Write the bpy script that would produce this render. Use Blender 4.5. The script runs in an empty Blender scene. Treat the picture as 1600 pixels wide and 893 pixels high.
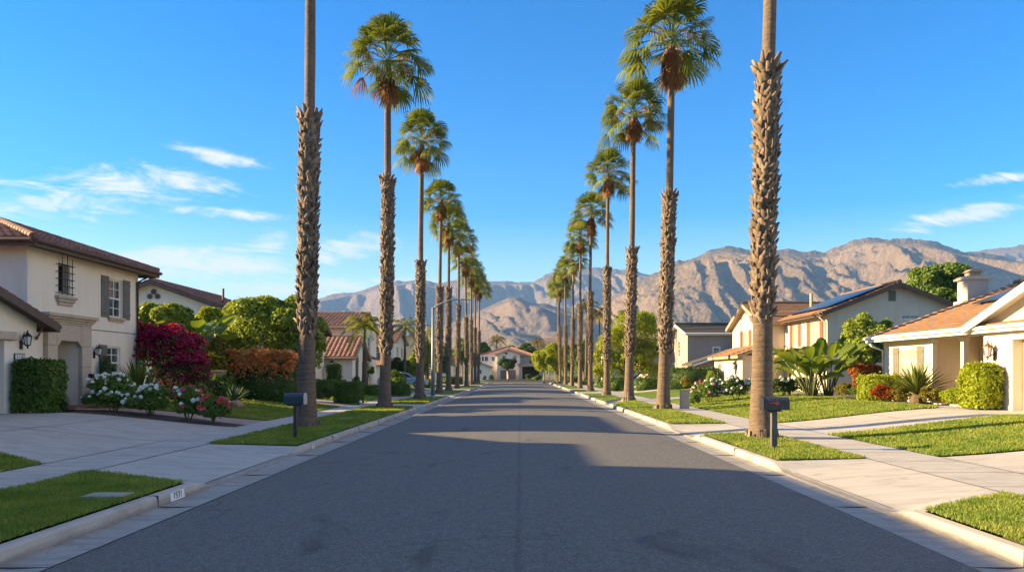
import bpy, bmesh, math, random
import numpy as np
from mathutils import Vector, Matrix
R = math.radians
random.seed(7)

# ------------------------------------------------------------------ camera, sky, sun, exposure
scene = bpy.context.scene
COL = scene.collection
F, VPX, HZY, EYE = 1150.0, 813.0, 581.0, 1.8
cam_d = bpy.data.cameras.new("camera")
cam_d.sensor_width = 36.0
cam_d.lens = 36.0 * F / 1600.0
cam_d.shift_x = -(VPX - 800.0) / 1600.0
cam_d.shift_y = (HZY - 446.5) / 1600.0
cam_d.clip_start = 0.1
cam_d.clip_end = 30000
cam = bpy.data.objects.new("camera", cam_d)
cam.location = (0, 0, EYE)
cam.rotation_euler = (R(90), 0, 0)
COL.objects.link(cam)
scene.camera = cam

SUN_EL = R(18.5)
SUN_DIR = Vector((-1.0, 0.055, 0)).normalized() * math.cos(SUN_EL) + Vector((0, 0, math.sin(SUN_EL)))
SUN_STRENGTH, SKY_STRENGTH, EXPOSURE = 5.0, 0.060, 2.2
FILL_VEIL = 0.36  # strength of the added overhead fill light
SUN_ROT = math.atan2(SUN_DIR.x, SUN_DIR.y)

world = bpy.data.worlds.new("World")
scene.world = world
world.use_nodes = True
WT = world.node_tree
WN, WL = WT.nodes, WT.links
WN.clear()

def wmath(op, a, b=None, c=None, clamp=False):
    n = WN.new("ShaderNodeMath")
    n.operation = op
    n.use_clamp = clamp
    for i, v in enumerate((a, b, c)):
        if v is None:
            continue
        if isinstance(v, (int, float)):
            n.inputs[i].default_value = v
        else:
            WL.new(v, n.inputs[i])
    return n.outputs[0]

def build_world():
    out = WN.new("ShaderNodeOutputWorld")
    bg = WN.new("ShaderNodeBackground")
    bg.inputs["Strength"].default_value = SKY_STRENGTH
    sky = WN.new("ShaderNodeTexSky")
    sky.sky_type = 'NISHITA'
    sky.sun_disc = False
    sky.sun_elevation = SUN_EL
    sky.sun_rotation = SUN_ROT
    sky.altitude = 300
    sky.air_density = 1.15
    sky.dust_density = 0.25
    sky.ozone_density = 3.2
    hs = WN.new("ShaderNodeHueSaturation")
    hs.inputs["Saturation"].default_value = 2.0
    hs.inputs["Hue"].default_value = 0.511
    hs.inputs["Value"].default_value = 1.0
    WL.new(sky.outputs[0], hs.inputs["Color"])
    tc = WN.new("ShaderNodeTexCoord")
    sp = WN.new("ShaderNodeSeparateXYZ")
    WL.new(tc.outputs["Generated"], sp.inputs[0])
    # deeper blue with height; pale air low down and towards the sun
    mr0 = WN.new("ShaderNodeMapRange")
    mr0.inputs["From Min"].default_value = 0.02
    mr0.inputs["From Max"].default_value = 0.40
    mr0.inputs["To Min"].default_value = 1.15
    mr0.inputs["To Max"].default_value = 2.25
    WL.new(sp.outputs[2], mr0.inputs["Value"])
    WL.new(mr0.outputs[0], hs.inputs["Saturation"])
    low = wmath('EXPONENT', wmath('MULTIPLY', wmath('MAXIMUM', sp.outputs[2], 0.0), -8.5))
    side = wmath('ADD', 0.62, wmath('MULTIPLY', sp.outputs[0], -0.45), clamp=True)
    pale = WN.new("ShaderNodeMix")
    pale.data_type = 'RGBA'
    WL.new(wmath('MULTIPLY', low, side), pale.inputs["Factor"])
    WL.new(hs.outputs[0], pale.inputs[6])
    pale.inputs[7].default_value = (3.0, 3.7, 4.2, 1)
    yy = wmath('MAXIMUM', wmath('ABSOLUTE', sp.outputs[1]), 0.08)
    u = wmath('DIVIDE', sp.outputs[0], yy)
    v = wmath('DIVIDE', sp.outputs[2], yy)
    # cirrus: stretched noise kept to the parts of the sky where wisps hang
    blobs = [(-.66, .236, .20, .040, 1.0, -.06), (-.54, .252, .14, .034, 1.0, -.15), (-.455, .258, .10, .024, 1.1, -.2),
             (-.41, .292, .09, .016, 1.0, -.2), (-.42, .217, .13, .012, .9, -.06), (-.343, .174, .042, .022, 1.1, 0),
             (-.46, .148, .20, .034, 1.15, 0), (-.24, .168, .08, .026, 1.05, .15), (-.28, .112, .22, .022, 1.1, 0), (-.62, .125, .25, .02, .8, 0),
             (.66, .264, .11, .012, 1.0, .12), (.60, .214, .13, .018, 1.05, .2), (.38, .205, .05, .006, .7, 0), (-.6, .32, .22, .010, .6, -.12),
             (-.12, .172, .04, .009, .7, 0), (-.52, .2, .3, .07, .5, -.05)]
    tot = None
    for (u0, v0, su, sv, amp, k) in blobs:
        du = wmath('MULTIPLY', wmath('SUBTRACT', u, u0), 1.0)
        dv = wmath('SUBTRACT', wmath('SUBTRACT', v, v0), wmath('MULTIPLY', du, k))
        a = wmath('POWER', wmath('ABSOLUTE', wmath('DIVIDE', du, su * 1.35)), 2.0)
        b = wmath('POWER', wmath('ABSOLUTE', wmath('DIVIDE', dv, sv * 1.25)), 2.0)
        g = wmath('MULTIPLY', wmath('EXPONENT', wmath('MULTIPLY', wmath('ADD', a, b), -1.0)), amp)
        tot = g if tot is None else wmath('MAXIMUM', tot, g)
    def streaks(sx, sy, shear, scale, detail, dist):
        cb = WN.new("ShaderNodeCombineXYZ")
        WL.new(wmath('MULTIPLY', u, sx), cb.inputs[0])
        WL.new(wmath('ADD', wmath('MULTIPLY', v, sy), wmath('MULTIPLY', u, shear)), cb.inputs[1])
        nz = WN.new("ShaderNodeTexNoise")
        nz.inputs["Scale"].default_value = scale
        nz.inputs["Detail"].default_value = detail
        nz.inputs["Roughness"].default_value = 0.70
        nz.inputs["Distortion"].default_value = dist
        WL.new(cb.outputs[0], nz.inputs["Vector"])
        return nz.outputs[0]
    n1 = streaks(1.0, 5.2, 1.0, 5.5, 12, 1.5)
    n2 = streaks(1.0, 2.2, -0.35, 11.0, 10, 0.8)
    n = wmath('ADD', wmath('MULTIPLY', n1, 0.62), wmath('MULTIPLY', n2, 0.38))
    th = wmath('SUBTRACT', 0.745, wmath('MULTIPLY', tot, 0.37))
    c = wmath('DIVIDE', wmath('SUBTRACT', n, th), 0.21, clamp=True)
    fac = wmath('MULTIPLY', wmath('MULTIPLY', wmath('MULTIPLY', c, c), wmath('SUBTRACT', 3.0, wmath('MULTIPLY', c, 2.0))), wmath('MINIMUM', wmath('MULTIPLY', tot, 1.6), 0.94))
    mx = WN.new("ShaderNodeMix")
    mx.data_type = 'RGBA'
    WL.new(fac, mx.inputs["Factor"])
    WL.new(pale.outputs[2], mx.inputs[6])
    mx.inputs[7].default_value = (3.9, 3.95, 4.0, 1)
    # added fill light: pale cloud painted overhead and behind, out of view
    fill_veil = WN.new("ShaderNodeMapRange")
    fill_veil.interpolation_type = 'SMOOTHSTEP'
    fill_veil.inputs["From Min"].default_value = 0.50
    fill_veil.inputs["From Max"].default_value = 0.85
    fill_veil.inputs["To Max"].default_value = FILL_VEIL
    WL.new(sp.outputs[2], fill_veil.inputs["Value"])
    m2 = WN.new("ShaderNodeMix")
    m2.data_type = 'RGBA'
    WL.new(fill_veil.outputs[0], m2.inputs["Factor"])
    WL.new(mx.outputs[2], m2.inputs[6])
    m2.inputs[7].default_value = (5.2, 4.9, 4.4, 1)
    # added fill light, out of view: warm cloud painted low opposite the sun
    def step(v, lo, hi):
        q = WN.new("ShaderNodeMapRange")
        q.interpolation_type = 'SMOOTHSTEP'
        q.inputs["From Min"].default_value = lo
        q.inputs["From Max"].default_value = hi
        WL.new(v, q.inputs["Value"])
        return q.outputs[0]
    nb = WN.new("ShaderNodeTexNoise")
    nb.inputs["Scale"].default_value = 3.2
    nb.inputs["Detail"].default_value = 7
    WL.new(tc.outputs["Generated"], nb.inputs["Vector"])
    fill_bank = wmath('MULTIPLY', wmath('MULTIPLY', step(sp.outputs[0], 0.74, 0.92), step(sp.outputs[2], 0.02, 0.12)), wmath('SUBTRACT', 1.0, step(sp.outputs[2], 0.42, 0.62)))
    fill_bank = wmath('MULTIPLY', fill_bank, step(nb.outputs[0], 0.30, 0.55))
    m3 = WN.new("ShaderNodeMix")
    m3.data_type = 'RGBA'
    WL.new(wmath('MULTIPLY', fill_bank, 0.9), m3.inputs["Factor"])
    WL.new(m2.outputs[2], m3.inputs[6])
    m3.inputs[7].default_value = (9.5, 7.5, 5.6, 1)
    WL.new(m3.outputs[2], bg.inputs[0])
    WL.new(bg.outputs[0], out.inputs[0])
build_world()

sun_d = bpy.data.lights.new("sun", 'SUN')
sun_d.energy = SUN_STRENGTH
sun_d.angle = R(0.55)
sun_d.color = (1.0, 0.73, 0.37)
sun = bpy.data.objects.new("sun", sun_d)
sun.rotation_euler = (-SUN_DIR).to_track_quat('-Z', 'Y').to_euler()
sun.location = (0, 0, 50)
COL.objects.link(sun)

scene.view_settings.view_transform = 'Standard'
scene.view_settings.look = 'None'
scene.view_settings.gamma = 1
scene.view_settings.exposure = EXPOSURE
scene.view_settings.use_curve_mapping = False
scene.render.engine = 'CYCLES'
scene.cycles.use_denoising = True
scene.cycles.max_bounces = 6
scene.cycles.transparent_max_bounces = 6
scene.cycles.volume_bounces = 0
scene.cycles.sample_clamp_indirect = 8

# ------------------------------------------------------------------ helpers
def px(x, Y):            # world X of photo column x at depth Y
    return (x - VPX) / F * Y
def pz(y, Y):            # world height of photo row y at depth Y
    return EYE + (HZY - y) / F * Y

def tag(o, label=None, cat=None, group=None, kind=None):
    if label: o['label'] = label
    if cat: o['category'] = cat
    if group: o['group'] = group
    if kind: o['kind'] = kind
    return o

def thing(name, label, cat, loc=(0, 0, 0), group=None):
    o = bpy.data.objects.new(name, None)
    o.location = loc
    o.empty_display_size = 0.2
    COL.objects.link(o)
    return tag(o, label, cat, group)

def wloc(o):
    v = Vector((0, 0, 0))
    while o is not None:
        v = v + Vector(o.location)
        o = o.parent
    return v

def link_mesh(name, me, mat=None, parent=None, loc=None):
    if mat is not None:
        for m in (mat if isinstance(mat, (list, tuple)) else [mat]):
            me.materials.append(m)
    o = bpy.data.objects.new(name, me)
    COL.objects.link(o)
    if parent is not None:
        o.parent = parent
    if loc is not None:
        o.location = loc
    return o

def np_mesh(name, V, faces, smooth=False):
    """V (n,3); faces (m,k) all the same size"""
    V = np.asarray(V, dtype=np.float32)
    faces = np.asarray(faces, dtype=np.int32)
    me = bpy.data.meshes.new(name)
    m, k = faces.shape
    me.vertices.add(len(V))
    me.vertices.foreach_set("co", V.ravel())
    me.loops.add(m * k)
    me.loops.foreach_set("vertex_index", faces.ravel())
    me.polygons.add(m)
    me.polygons.foreach_set("loop_start", np.arange(0, m * k, k, dtype=np.int32))
    me.polygons.foreach_set("loop_total", np.full(m, k, dtype=np.int32))
    if smooth:
        me.polygons.foreach_set("use_smooth", np.ones(m, dtype=bool))
    me.update(calc_edges=True)
    return me

class MB:
    def __init__(self):
        self.v, self.f = [], []
    def add(self, vs, fs):
        n = len(self.v)
        self.v.extend([tuple(p) for p in vs])
        self.f.extend([tuple(i + n for i in f) for f in fs])
        return self
    def bbox(self, o, ex, ey, ez):
        o, ex, ey, ez = Vector(o), Vector(ex), Vector(ey), Vector(ez)
        vs = [o, o + ex, o + ex + ey, o + ey, o + ez, o + ex + ez, o + ex + ey + ez, o + ey + ez]
        fs = [(0, 3, 2, 1), (4, 5, 6, 7), (0, 1, 5, 4), (1, 2, 6, 5), (2, 3, 7, 6), (3, 0, 4, 7)]
        if ex.cross(ey).dot(ez) < 0:
            fs = [tuple(reversed(f)) for f in fs]
        return self.add(vs, fs)
    def box(self, x0, x1, y0, y1, z0, z1):
        return self.bbox((x0, y0, z0), (x1 - x0, 0, 0), (0, y1 - y0, 0), (0, 0, z1 - z0))
    def prism(self, pts, ext):
        """pts: planar 3-D polygon, extruded by the vector ext"""
        n = len(pts)
        e = Vector(ext)
        a = [Vector(p) for p in pts]
        b = [p + e for p in a]
        nrm = sum(((a[i] - a[0]).cross(a[i + 1] - a[0]) for i in range(1, n - 1)), Vector())
        fs = [tuple(range(n)), tuple(range(2 * n - 1, n - 1, -1))]
        fs += [((i + 1) % n, i, i + n, (i + 1) % n + n) for i in range(n)]
        if nrm.dot(e) > 0:
            fs = [tuple(reversed(f)) for f in fs]
        return self.add(a + b, fs)
    def tube(self, path, radii, seg=8, cap=True, frac=1.0):
        path = [Vector(p) for p in path]
        if isinstance(radii, (int, float)):
            radii = [radii] * len(path)
        n = len(path)
        vs, fs = [], []
        up = Vector((0, 0, 1))
        for i, p in enumerate(path):
            d = (path[min(i + 1, n - 1)] - path[max(i - 1, 0)]).normalized()
            a = d.cross(up)
            if a.length < 1e-3:
                a = d.cross(Vector((0, 1, 0)))
            a.normalize()
            b = d.cross(a).normalized()
            for k in range(seg):
                t = 2 * math.pi * k / seg
                vs.append(p + (a * math.cos(t) + b * math.sin(t)) * radii[i])
        for i in range(n - 1):
            for k in range(seg):
                fs.append((i * seg + k, i * seg + (k + 1) % seg, (i + 1) * seg + (k + 1) % seg, (i + 1) * seg + k))
        if cap:
            fs.append(tuple(range(seg - 1, -1, -1)))
            fs.append(tuple((n - 1) * seg + k for k in range(seg)))
        return self.add(vs, fs)
    def lathe(self, c, prof, seg=12):
        """prof: (radius, height) pairs from the bottom up round the vertical through c"""
        c = Vector(c)
        return self.tube([c + Vector((0, 0, z)) for _, z in prof], [r for r, _ in prof], seg)
    def ball(self, c, r, seg=10, rings=6, sq=(1, 1, 1)):
        vs, fs = [], []
        c = Vector(c)
        for i in range(rings + 1):
            th = math.pi * i / rings
            for k in range(seg):
                ph = 2 * math.pi * k / seg
                vs.append(c + Vector((math.sin(th) * math.cos(ph) * r * sq[0], math.sin(th) * math.sin(ph) * r * sq[1], math.cos(th) * r * sq[2])))
        for i in range(rings):
            for k in range(seg):
                fs.append((i * seg + k, (i + 1) * seg + k, (i + 1) * seg + (k + 1) % seg, i * seg + (k + 1) % seg))
        return self.add(vs, fs)
    def build(self, name, mat, parent=None, smooth=False, bevel=0):
        me = bpy.data.meshes.new(name)
        off = wloc(parent) if parent is not None else Vector((0, 0, 0))
        me.from_pydata([(p[0] - off.x, p[1] - off.y, p[2] - off.z) for p in self.v], [], self.f)
        if smooth:
            for p in me.polygons:
                p.use_smooth = True
        me.update()
        o = link_mesh(name, me, mat, parent)
        if bevel:
            b = o.modifiers.new("bevel", 'BEVEL')
            b.width = bevel
            b.segments = 2
            b.limit_method = 'ANGLE'
            b.angle_limit = R(40)
        return o

def txt_mesh(name, body, size, loc, rot, mat, parent, extrude=0.001):
    cu = bpy.data.curves.new(name, 'FONT')
    cu.body = body
    cu.align_x, cu.align_y = 'CENTER', 'CENTER'
    cu.size = size
    cu.extrude = extrude
    tmp = bpy.data.objects.new(name + "_curve", cu)
    COL.objects.link(tmp)
    bpy.context.view_layer.update()
    me = bpy.data.meshes.new_from_object(tmp.evaluated_get(bpy.context.evaluated_depsgraph_get()))
    bpy.data.objects.remove(tmp)
    me.materials.clear()
    o = link_mesh(name, me, mat, parent)
    o.location = Vector(loc) - wloc(parent)
    o.rotation_euler = rot
    return o

# ------------------------------------------------------------------ materials
def new_mat(name):
    m = bpy.data.materials.new(name)
    m.use_nodes = True
    nt = m.node_tree
    return m, nt, nt.nodes["Principled BSDF"]

def node(nt, typ, **kw):
    n = nt.nodes.new(typ)
    for k, v in kw.items():
        if k.startswith("i_"):
            n.inputs[k[2:].replace("_", " ")].default_value = v
        else:
            setattr(n, k, v)
    return n

def coords(nt, scale=(1, 1, 1), kind="Object"):
    tc = node(nt, "ShaderNodeTexCoord")
    mp = node(nt, "ShaderNodeMapping")
    mp.inputs["Scale"].default_value = scale
    nt.links.new(tc.outputs[kind], mp.inputs[0])
    return mp.outputs[0]

def noise(nt, vec, scale, detail=4, rough=0.55, dist=0.0):
    n = node(nt, "ShaderNodeTexNoise")
    n.inputs["Scale"].default_value = scale
    n.inputs["Detail"].default_value = detail
    n.inputs["Roughness"].default_value = rough
    n.inputs["Distortion"].default_value = dist
    nt.links.new(vec, n.inputs["Vector"])
    return n.outputs[0]

def ramp(nt, fac, stops):
    r = node(nt, "ShaderNodeValToRGB")
    el = r.color_ramp.elements
    while len(el) > len(stops):
        el.remove(el[-1])
    while len(el) < len(stops):
        el.new(0.5)
    for e, (p, c) in zip(el, stops):
        e.position = p
        e.color = (*c, 1) if len(c) == 3 else c
    nt.links.new(fac, r.inputs[0])
    return r.outputs[0]

def mixc(nt, fac, a, b, mode='MIX'):
    m = node(nt, "ShaderNodeMix", data_type='RGBA', blend_type=mode)
    for v, i in ((fac, 0), (a, 6), (b, 7)):
        if isinstance(v, (int, float)):
            m.inputs[i].default_value = v
        elif isinstance(v, tuple):
            m.inputs[i].default_value = (*v, 1) if len(v) == 3 else v
        else:
            nt.links.new(v, m.inputs[i])
    return m.outputs[2]

def fmath(nt, op, a, b=None, clamp=False):
    n = node(nt, "ShaderNodeMath", operation=op, use_clamp=clamp)
    for i, v in enumerate((a, b)):
        if v is None: continue
        if isinstance(v, (int, float)): n.inputs[i].default_value = v
        else: nt.links.new(v, n.inputs[i])
    return n.outputs[0]

def bump(nt, bsdf, h, strength=0.3, dist=0.02):
    b = node(nt, "ShaderNodeBump")
    b.inputs["Strength"].default_value = strength
    b.inputs["Distance"].default_value = dist
    nt.links.new(h, b.inputs["Height"])
    nt.links.new(b.outputs[0], bsdf.inputs["Normal"])

def tone(c, k):
    return tuple(min(1, x * k) for x in c)

def mat_plain(name, c, rough=0.6, var=0.12, scale=3.0, metal=0.0, bmp=0.0, bscale=60):
    m, nt, b = new_mat(name)
    v = coords(nt)
    n = noise(nt, v, scale, 5)
    nt.links.new(ramp(nt, n, [(0.3, tone(c, 1 - var)), (0.7, tone(c, 1 + var))]), b.inputs["Base Color"])
    b.inputs["Roughness"].default_value = rough
    b.inputs["Metallic"].default_value = metal
    if bmp:
        bump(nt, b, noise(nt, v, bscale, 3), bmp, 0.01)
    return m

def mat_stucco(name, c, stain=(0.75, 0.7, 0.62)):
    m, nt, b = new_mat(name)
    v = coords(nt)
    big = noise(nt, v, 0.55, 6, 0.6, 0.4)
    col = ramp(nt, big, [(0.25, tone(c, 0.9)), (0.6, c), (0.8, tone(c, 1.06))])
    vs = coords(nt, (2.2, 2.2, 0.22))
    streak = ramp(nt, noise(nt, vs, 1.6, 5, 0.65), [(0.5, (0, 0, 0)), (0.78, (1, 1, 1))])
    s = node(nt, "ShaderNodeSeparateColor")
    nt.links.new(streak, s.inputs[0])
    col = mixc(nt, fmath(nt, 'MULTIPLY', s.outputs[0], 0.55), col, tuple(x * y for x, y in zip(c, stain)))
    fine = noise(nt, v, 45, 4, 0.7)
    col = mixc(nt, 0.15, col, ramp(nt, fine, [(0.3, tone(c, 0.75)), (0.7, tone(c, 1.15))]))
    nt.links.new(col, b.inputs["Base Color"])
    b.inputs["Roughness"].default_value = 0.92
    b.inputs["Specular IOR Level"].default_value = 0.2
    bump(nt, b, fine, 0.35, 0.012)
    return m

def mat_tile(name, cols, cell=(0.3, 0.3, 0.16), rough=0.85, lichen=0.15):
    """clay or concrete roof tiles: a tone of its own for every tile"""
    m, nt, b = new_mat(name)
    tc = node(nt, "ShaderNodeTexCoord")
    dv = node(nt, "ShaderNodeVectorMath", operation='DIVIDE')
    nt.links.new(tc.outputs["Object"], dv.inputs[0])
    dv.inputs[1].default_value = cell
    fl = node(nt, "ShaderNodeVectorMath", operation='FLOOR')
    nt.links.new(dv.outputs[0], fl.inputs[0])
    wn = node(nt, "ShaderNodeTexWhiteNoise")
    nt.links.new(fl.outputs[0], wn.inputs["Vector"])
    n = len(cols)
    c = ramp(nt, wn.outputs["Value"], [(i / max(1, n - 1), k) for i, k in enumerate(cols)])
    g = noise(nt, tc.outputs["Object"], 1.3, 6, 0.65)
    c = mixc(nt, fmath(nt, 'MULTIPLY', g, lichen * 2), c, tone(cols[0], 0.45))
    f = noise(nt, tc.outputs["Object"], 30, 3)
    c = mixc(nt, 0.2, c, ramp(nt, f, [(0.3, tone(cols[0], 0.5)), (0.7, tone(cols[-1], 1.3))]))
    nt.links.new(c, b.inputs["Base Color"])
    b.inputs["Roughness"].default_value = rough
    bump(nt, b, f, 0.25, 0.01)
    return m

def mat_leaf(name, cols, trans=0.35, rough=0.55, clump=0.9):
    """foliage: every leaf island gets a tone; light goes through in part"""
    m, nt, b = new_mat(name)
    g = node(nt, "ShaderNodeNewGeometry")
    n = len(cols)
    c = ramp(nt, g.outputs["Random Per Island"], [(i / max(1, n - 1), k) for i, k in enumerate(cols)])
    v = coords(nt)
    big = noise(nt, v, clump, 3)
    c = mixc(nt, 0.45, c, ramp(nt, big, [(0.35, cols[0]), (0.65, cols[-1])]))
    nt.links.new(c, b.inputs["Base Color"])
    b.inputs["Roughness"].default_value = rough
    b.inputs["Specular IOR Level"].default_value = 0.25
    t = node(nt, "ShaderNodeBsdfTranslucent")
    tcol = mixc(nt, 1.0, c, (1.25, 1.15, 0.5), 'MULTIPLY')
    nt.links.new(tcol, t.inputs["Color"])
    mx = node(nt, "ShaderNodeMixShader")
    mx.inputs[0].default_value = trans
    nt.links.new(b.outputs[0], mx.inputs[1])
    nt.links.new(t.outputs[0], mx.inputs[2])
    nt.links.new(mx.outputs[0], nt.nodes["Material Output"].inputs[0])
    return m

def mat_glass(name, c=(0.03, 0.04, 0.05), blinds=None):
    """window glass with the dim room, or the blinds, behind it"""
    m, nt, b = new_mat(name)
    v = coords(nt)
    n = noise(nt, v, 1.7, 3)
    if blinds:
        w = node(nt, "ShaderNodeTexWave", wave_type='BANDS', bands_direction='Z')
        w.inputs["Scale"].default_value = 6.5
        w.inputs["Distortion"].default_value = 0.2
        nt.links.new(v, w.inputs["Vector"])
        col = ramp(nt, w.outputs[1], [(0.1, tone(blinds, 0.55)), (0.5, blinds)])
        col = mixc(nt, 0.3, col, ramp(nt, n, [(0.4, tone(blinds, 0.5)), (0.6, blinds)]))
    else:
        col = ramp(nt, n, [(0.4, tone(c, 0.6)), (0.65, tone(c, 1.6))])
    nt.links.new(col, b.inputs["Base Color"])
    b.inputs["Roughness"].default_value = 0.04
    b.inputs["Specular IOR Level"].default_value = 0.7
    b.inputs["Coat Weight"].default_value = 0.6
    b.inputs["Coat Roughness"].default_value = 0.02
    bump(nt, b, noise(nt, v, 1.2, 1), 0.03, 0.05)
    return m

def mat_asphalt():
    m, nt, b = new_mat("asphalt")
    v = coords(nt)
    base = noise(nt, v, 0.35, 6, 0.6, 0.3)
    c = ramp(nt, base, [(0.3, (0.098, 0.095, 0.092)), (0.7, (0.137, 0.132, 0.126))])
    vs = coords(nt, (1.6, 0.06, 1))
    lane = noise(nt, vs, 1.0, 4, 0.5)
    c = mixc(nt, 0.5, c, ramp(nt, lane, [(0.35, (0.087, 0.084, 0.081)), (0.65, (0.147, 0.141, 0.134))]))
    agg = node(nt, "ShaderNodeTexVoronoi")
    agg.inputs["Scale"].default_value = 75
    nt.links.new(v, agg.inputs["Vector"])
    sa = node(nt, "ShaderNodeSeparateColor")
    nt.links.new(agg.outputs["Color"], sa.inputs[0])
    c = mixc(nt, 0.62, c, ramp(nt, sa.outputs[0], [(0.0, (0.042, 0.042, 0.043)), (0.6, (0.105, 0.102, 0.098)), (0.9, (0.168, 0.161, 0.154)), (1.0, (0.392, 0.378, 0.350))]))
    wig = noise(nt, v, 22, 4, 0.7, 1.6)
    c = mixc(nt, 0.6, c, ramp(nt, wig, [(0.36, (0.045, 0.045, 0.046)), (0.5, (0.119, 0.115, 0.111)), (0.66, (0.210, 0.203, 0.196))]))
    # oil spots
    spot = ramp(nt, noise(nt, coords(nt, (1.0, 0.55, 1)), 0.8, 5, 0.55, 0.8), [(0.61, (0, 0, 0)), (0.70, (1, 1, 1))])
    ss = node(nt, "ShaderNodeSeparateColor")
    nt.links.new(spot, ss.inputs[0])
    c = mixc(nt, fmath(nt, 'MULTIPLY', ss.outputs[0], 0.5), c, (0.031, 0.031, 0.032))
    # the paving seam down the middle, and hairline cracks
    sx = node(nt, "ShaderNodeSeparateXYZ")
    nt.links.new(v, sx.inputs[0])
    wob = fmath(nt, 'MULTIPLY', fmath(nt, 'SUBTRACT', noise(nt, coords(nt, (0.0, 1.0, 0.0)), 1.4, 6, 0.7), 0.5), 0.14)
    seam = fmath(nt, 'ABSOLUTE', fmath(nt, 'ADD', fmath(nt, 'SUBTRACT', sx.outputs[0], -0.02), wob))
    sm = node(nt, "ShaderNodeMapRange")
    sm.inputs["From Min"].default_value = 0.012
    sm.inputs["From Max"].default_value = 0.05
    sm.inputs["To Min"].default_value = 0.30
    sm.inputs["To Max"].default_value = 0.0
    nt.links.new(seam, sm.inputs["Value"])
    c = mixc(nt, sm.outputs[0], c, (0.039, 0.039, 0.042))
    ck = node(nt, "ShaderNodeTexVoronoi", feature='DISTANCE_TO_EDGE')
    ck.inputs["Scale"].default_value = 0.22
    wv = node(nt, "ShaderNodeVectorMath", operation='ADD')
    wn_ = node(nt, "ShaderNodeTexNoise")
    wn_.inputs["Scale"].default_value = 1.3
    wn_.inputs["Detail"].default_value = 6
    nt.links.new(v, wn_.inputs["Vector"])
    nt.links.new(v, wv.inputs[0])
    nt.links.new(wn_.outputs["Color"], wv.inputs[1])
    nt.links.new(wv.outputs[0], ck.inputs["Vector"])
    cm = node(nt, "ShaderNodeMapRange")
    cm.inputs["From Min"].default_value = 0.0
    cm.inputs["From Max"].default_value = 0.006
    cm.inputs["To Min"].default_value = 0.5
    cm.inputs["To Max"].default_value = 0.0
    nt.links.new(ck.outputs["Distance"], cm.inputs["Value"])
    c = mixc(nt, fmath(nt, 'MULTIPLY', cm.outputs[0], ramp(nt, noise(nt, v, 0.25, 2), [(0.48, (0, 0, 0)), (0.55, (1, 1, 1))])), c, (0.025, 0.025, 0.027))
    nt.links.new(c, b.inputs["Base Color"])
    b.inputs["Roughness"].default_value = 0.82
    b.inputs["Specular IOR Level"].default_value = 0.35
    h = fmath(nt, 'ADD', fmath(nt, 'MULTIPLY', agg.outputs["Distance"], 0.8), wig)
    bump(nt, b, h, 0.85, 0.012)
    return m

def mat_concrete(name, c=(0.36, 0.34, 0.31), dirty=0.5, joints=None):
    m, nt, b = new_mat(name)
    v = coords(nt)
    big = noise(nt, v, 0.5, 7, 0.62, 0.5)
    col = ramp(nt, big, [(0.28, tone(c, 0.78)), (0.5, c), (0.75, tone(c, 1.12))])
    mid = noise(nt, coords(nt, (0.5, 2.2, 1)), 2.2, 6, 0.65, 0.6)
    col = mixc(nt, 0.5 * dirty * 2, col, ramp(nt, mid, [(0.32, tone(c, 0.55)), (0.55, tone(c, 1.02)), (0.8, tone(c, 1.15))]))
    fine = noise(nt, v, 70, 3, 0.7)
    col = mixc(nt, 0.22, col, ramp(nt, fine, [(0.3, tone(c, 0.6)), (0.7, tone(c, 1.3))]))
    bl = node(nt, "ShaderNodeSeparateColor")
    nt.links.new(ramp(nt, noise(nt, v, 1.1, 7, 0.68, 1.0), [(0.57, (0, 0, 0)), (0.70, (1, 1, 1))]), bl.inputs[0])
    col = mixc(nt, fmath(nt, 'MULTIPLY', bl.outputs[0], 0.45), col, (c[0] * .52, c[1] * .48, c[2] * .44))
    ck = node(nt, "ShaderNodeTexVoronoi", feature='DISTANCE_TO_EDGE')
    ck.inputs["Scale"].default_value = 0.30
    wv = node(nt, "ShaderNodeVectorMath", operation='ADD')
    wn_ = node(nt, "ShaderNodeTexNoise")
    wn_.inputs["Scale"].default_value = 1.7
    wn_.inputs["Detail"].default_value = 6
    nt.links.new(v, wn_.inputs["Vector"])
    nt.links.new(v, wv.inputs[0])
    nt.links.new(wn_.outputs["Color"], wv.inputs[1])
    nt.links.new(wv.outputs[0], ck.inputs["Vector"])
    cm = node(nt, "ShaderNodeMapRange")
    cm.inputs["From Max"].default_value = 0.0035
    cm.inputs["To Min"].default_value = 0.55
    cm.inputs["To Max"].default_value = 0.0
    nt.links.new(ck.outputs["Distance"], cm.inputs["Value"])
    col = mixc(nt, fmath(nt, 'MULTIPLY', cm.outputs[0], ramp(nt, noise(nt, v, 0.35, 2), [(0.5, (0, 0, 0)), (0.56, (1, 1, 1))])), col, tone(c, 0.25))
    nt.links.new(col, b.inputs["Base Color"])
    b.inputs["Roughness"].default_value = 0.88
    b.inputs["Specular IOR Level"].default_value = 0.3
    bump(nt, b, fmath(nt, 'ADD', fine, fmath(nt, 'MULTIPLY', mid, 0.6)), 0.3, 0.008)
    return m

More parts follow.
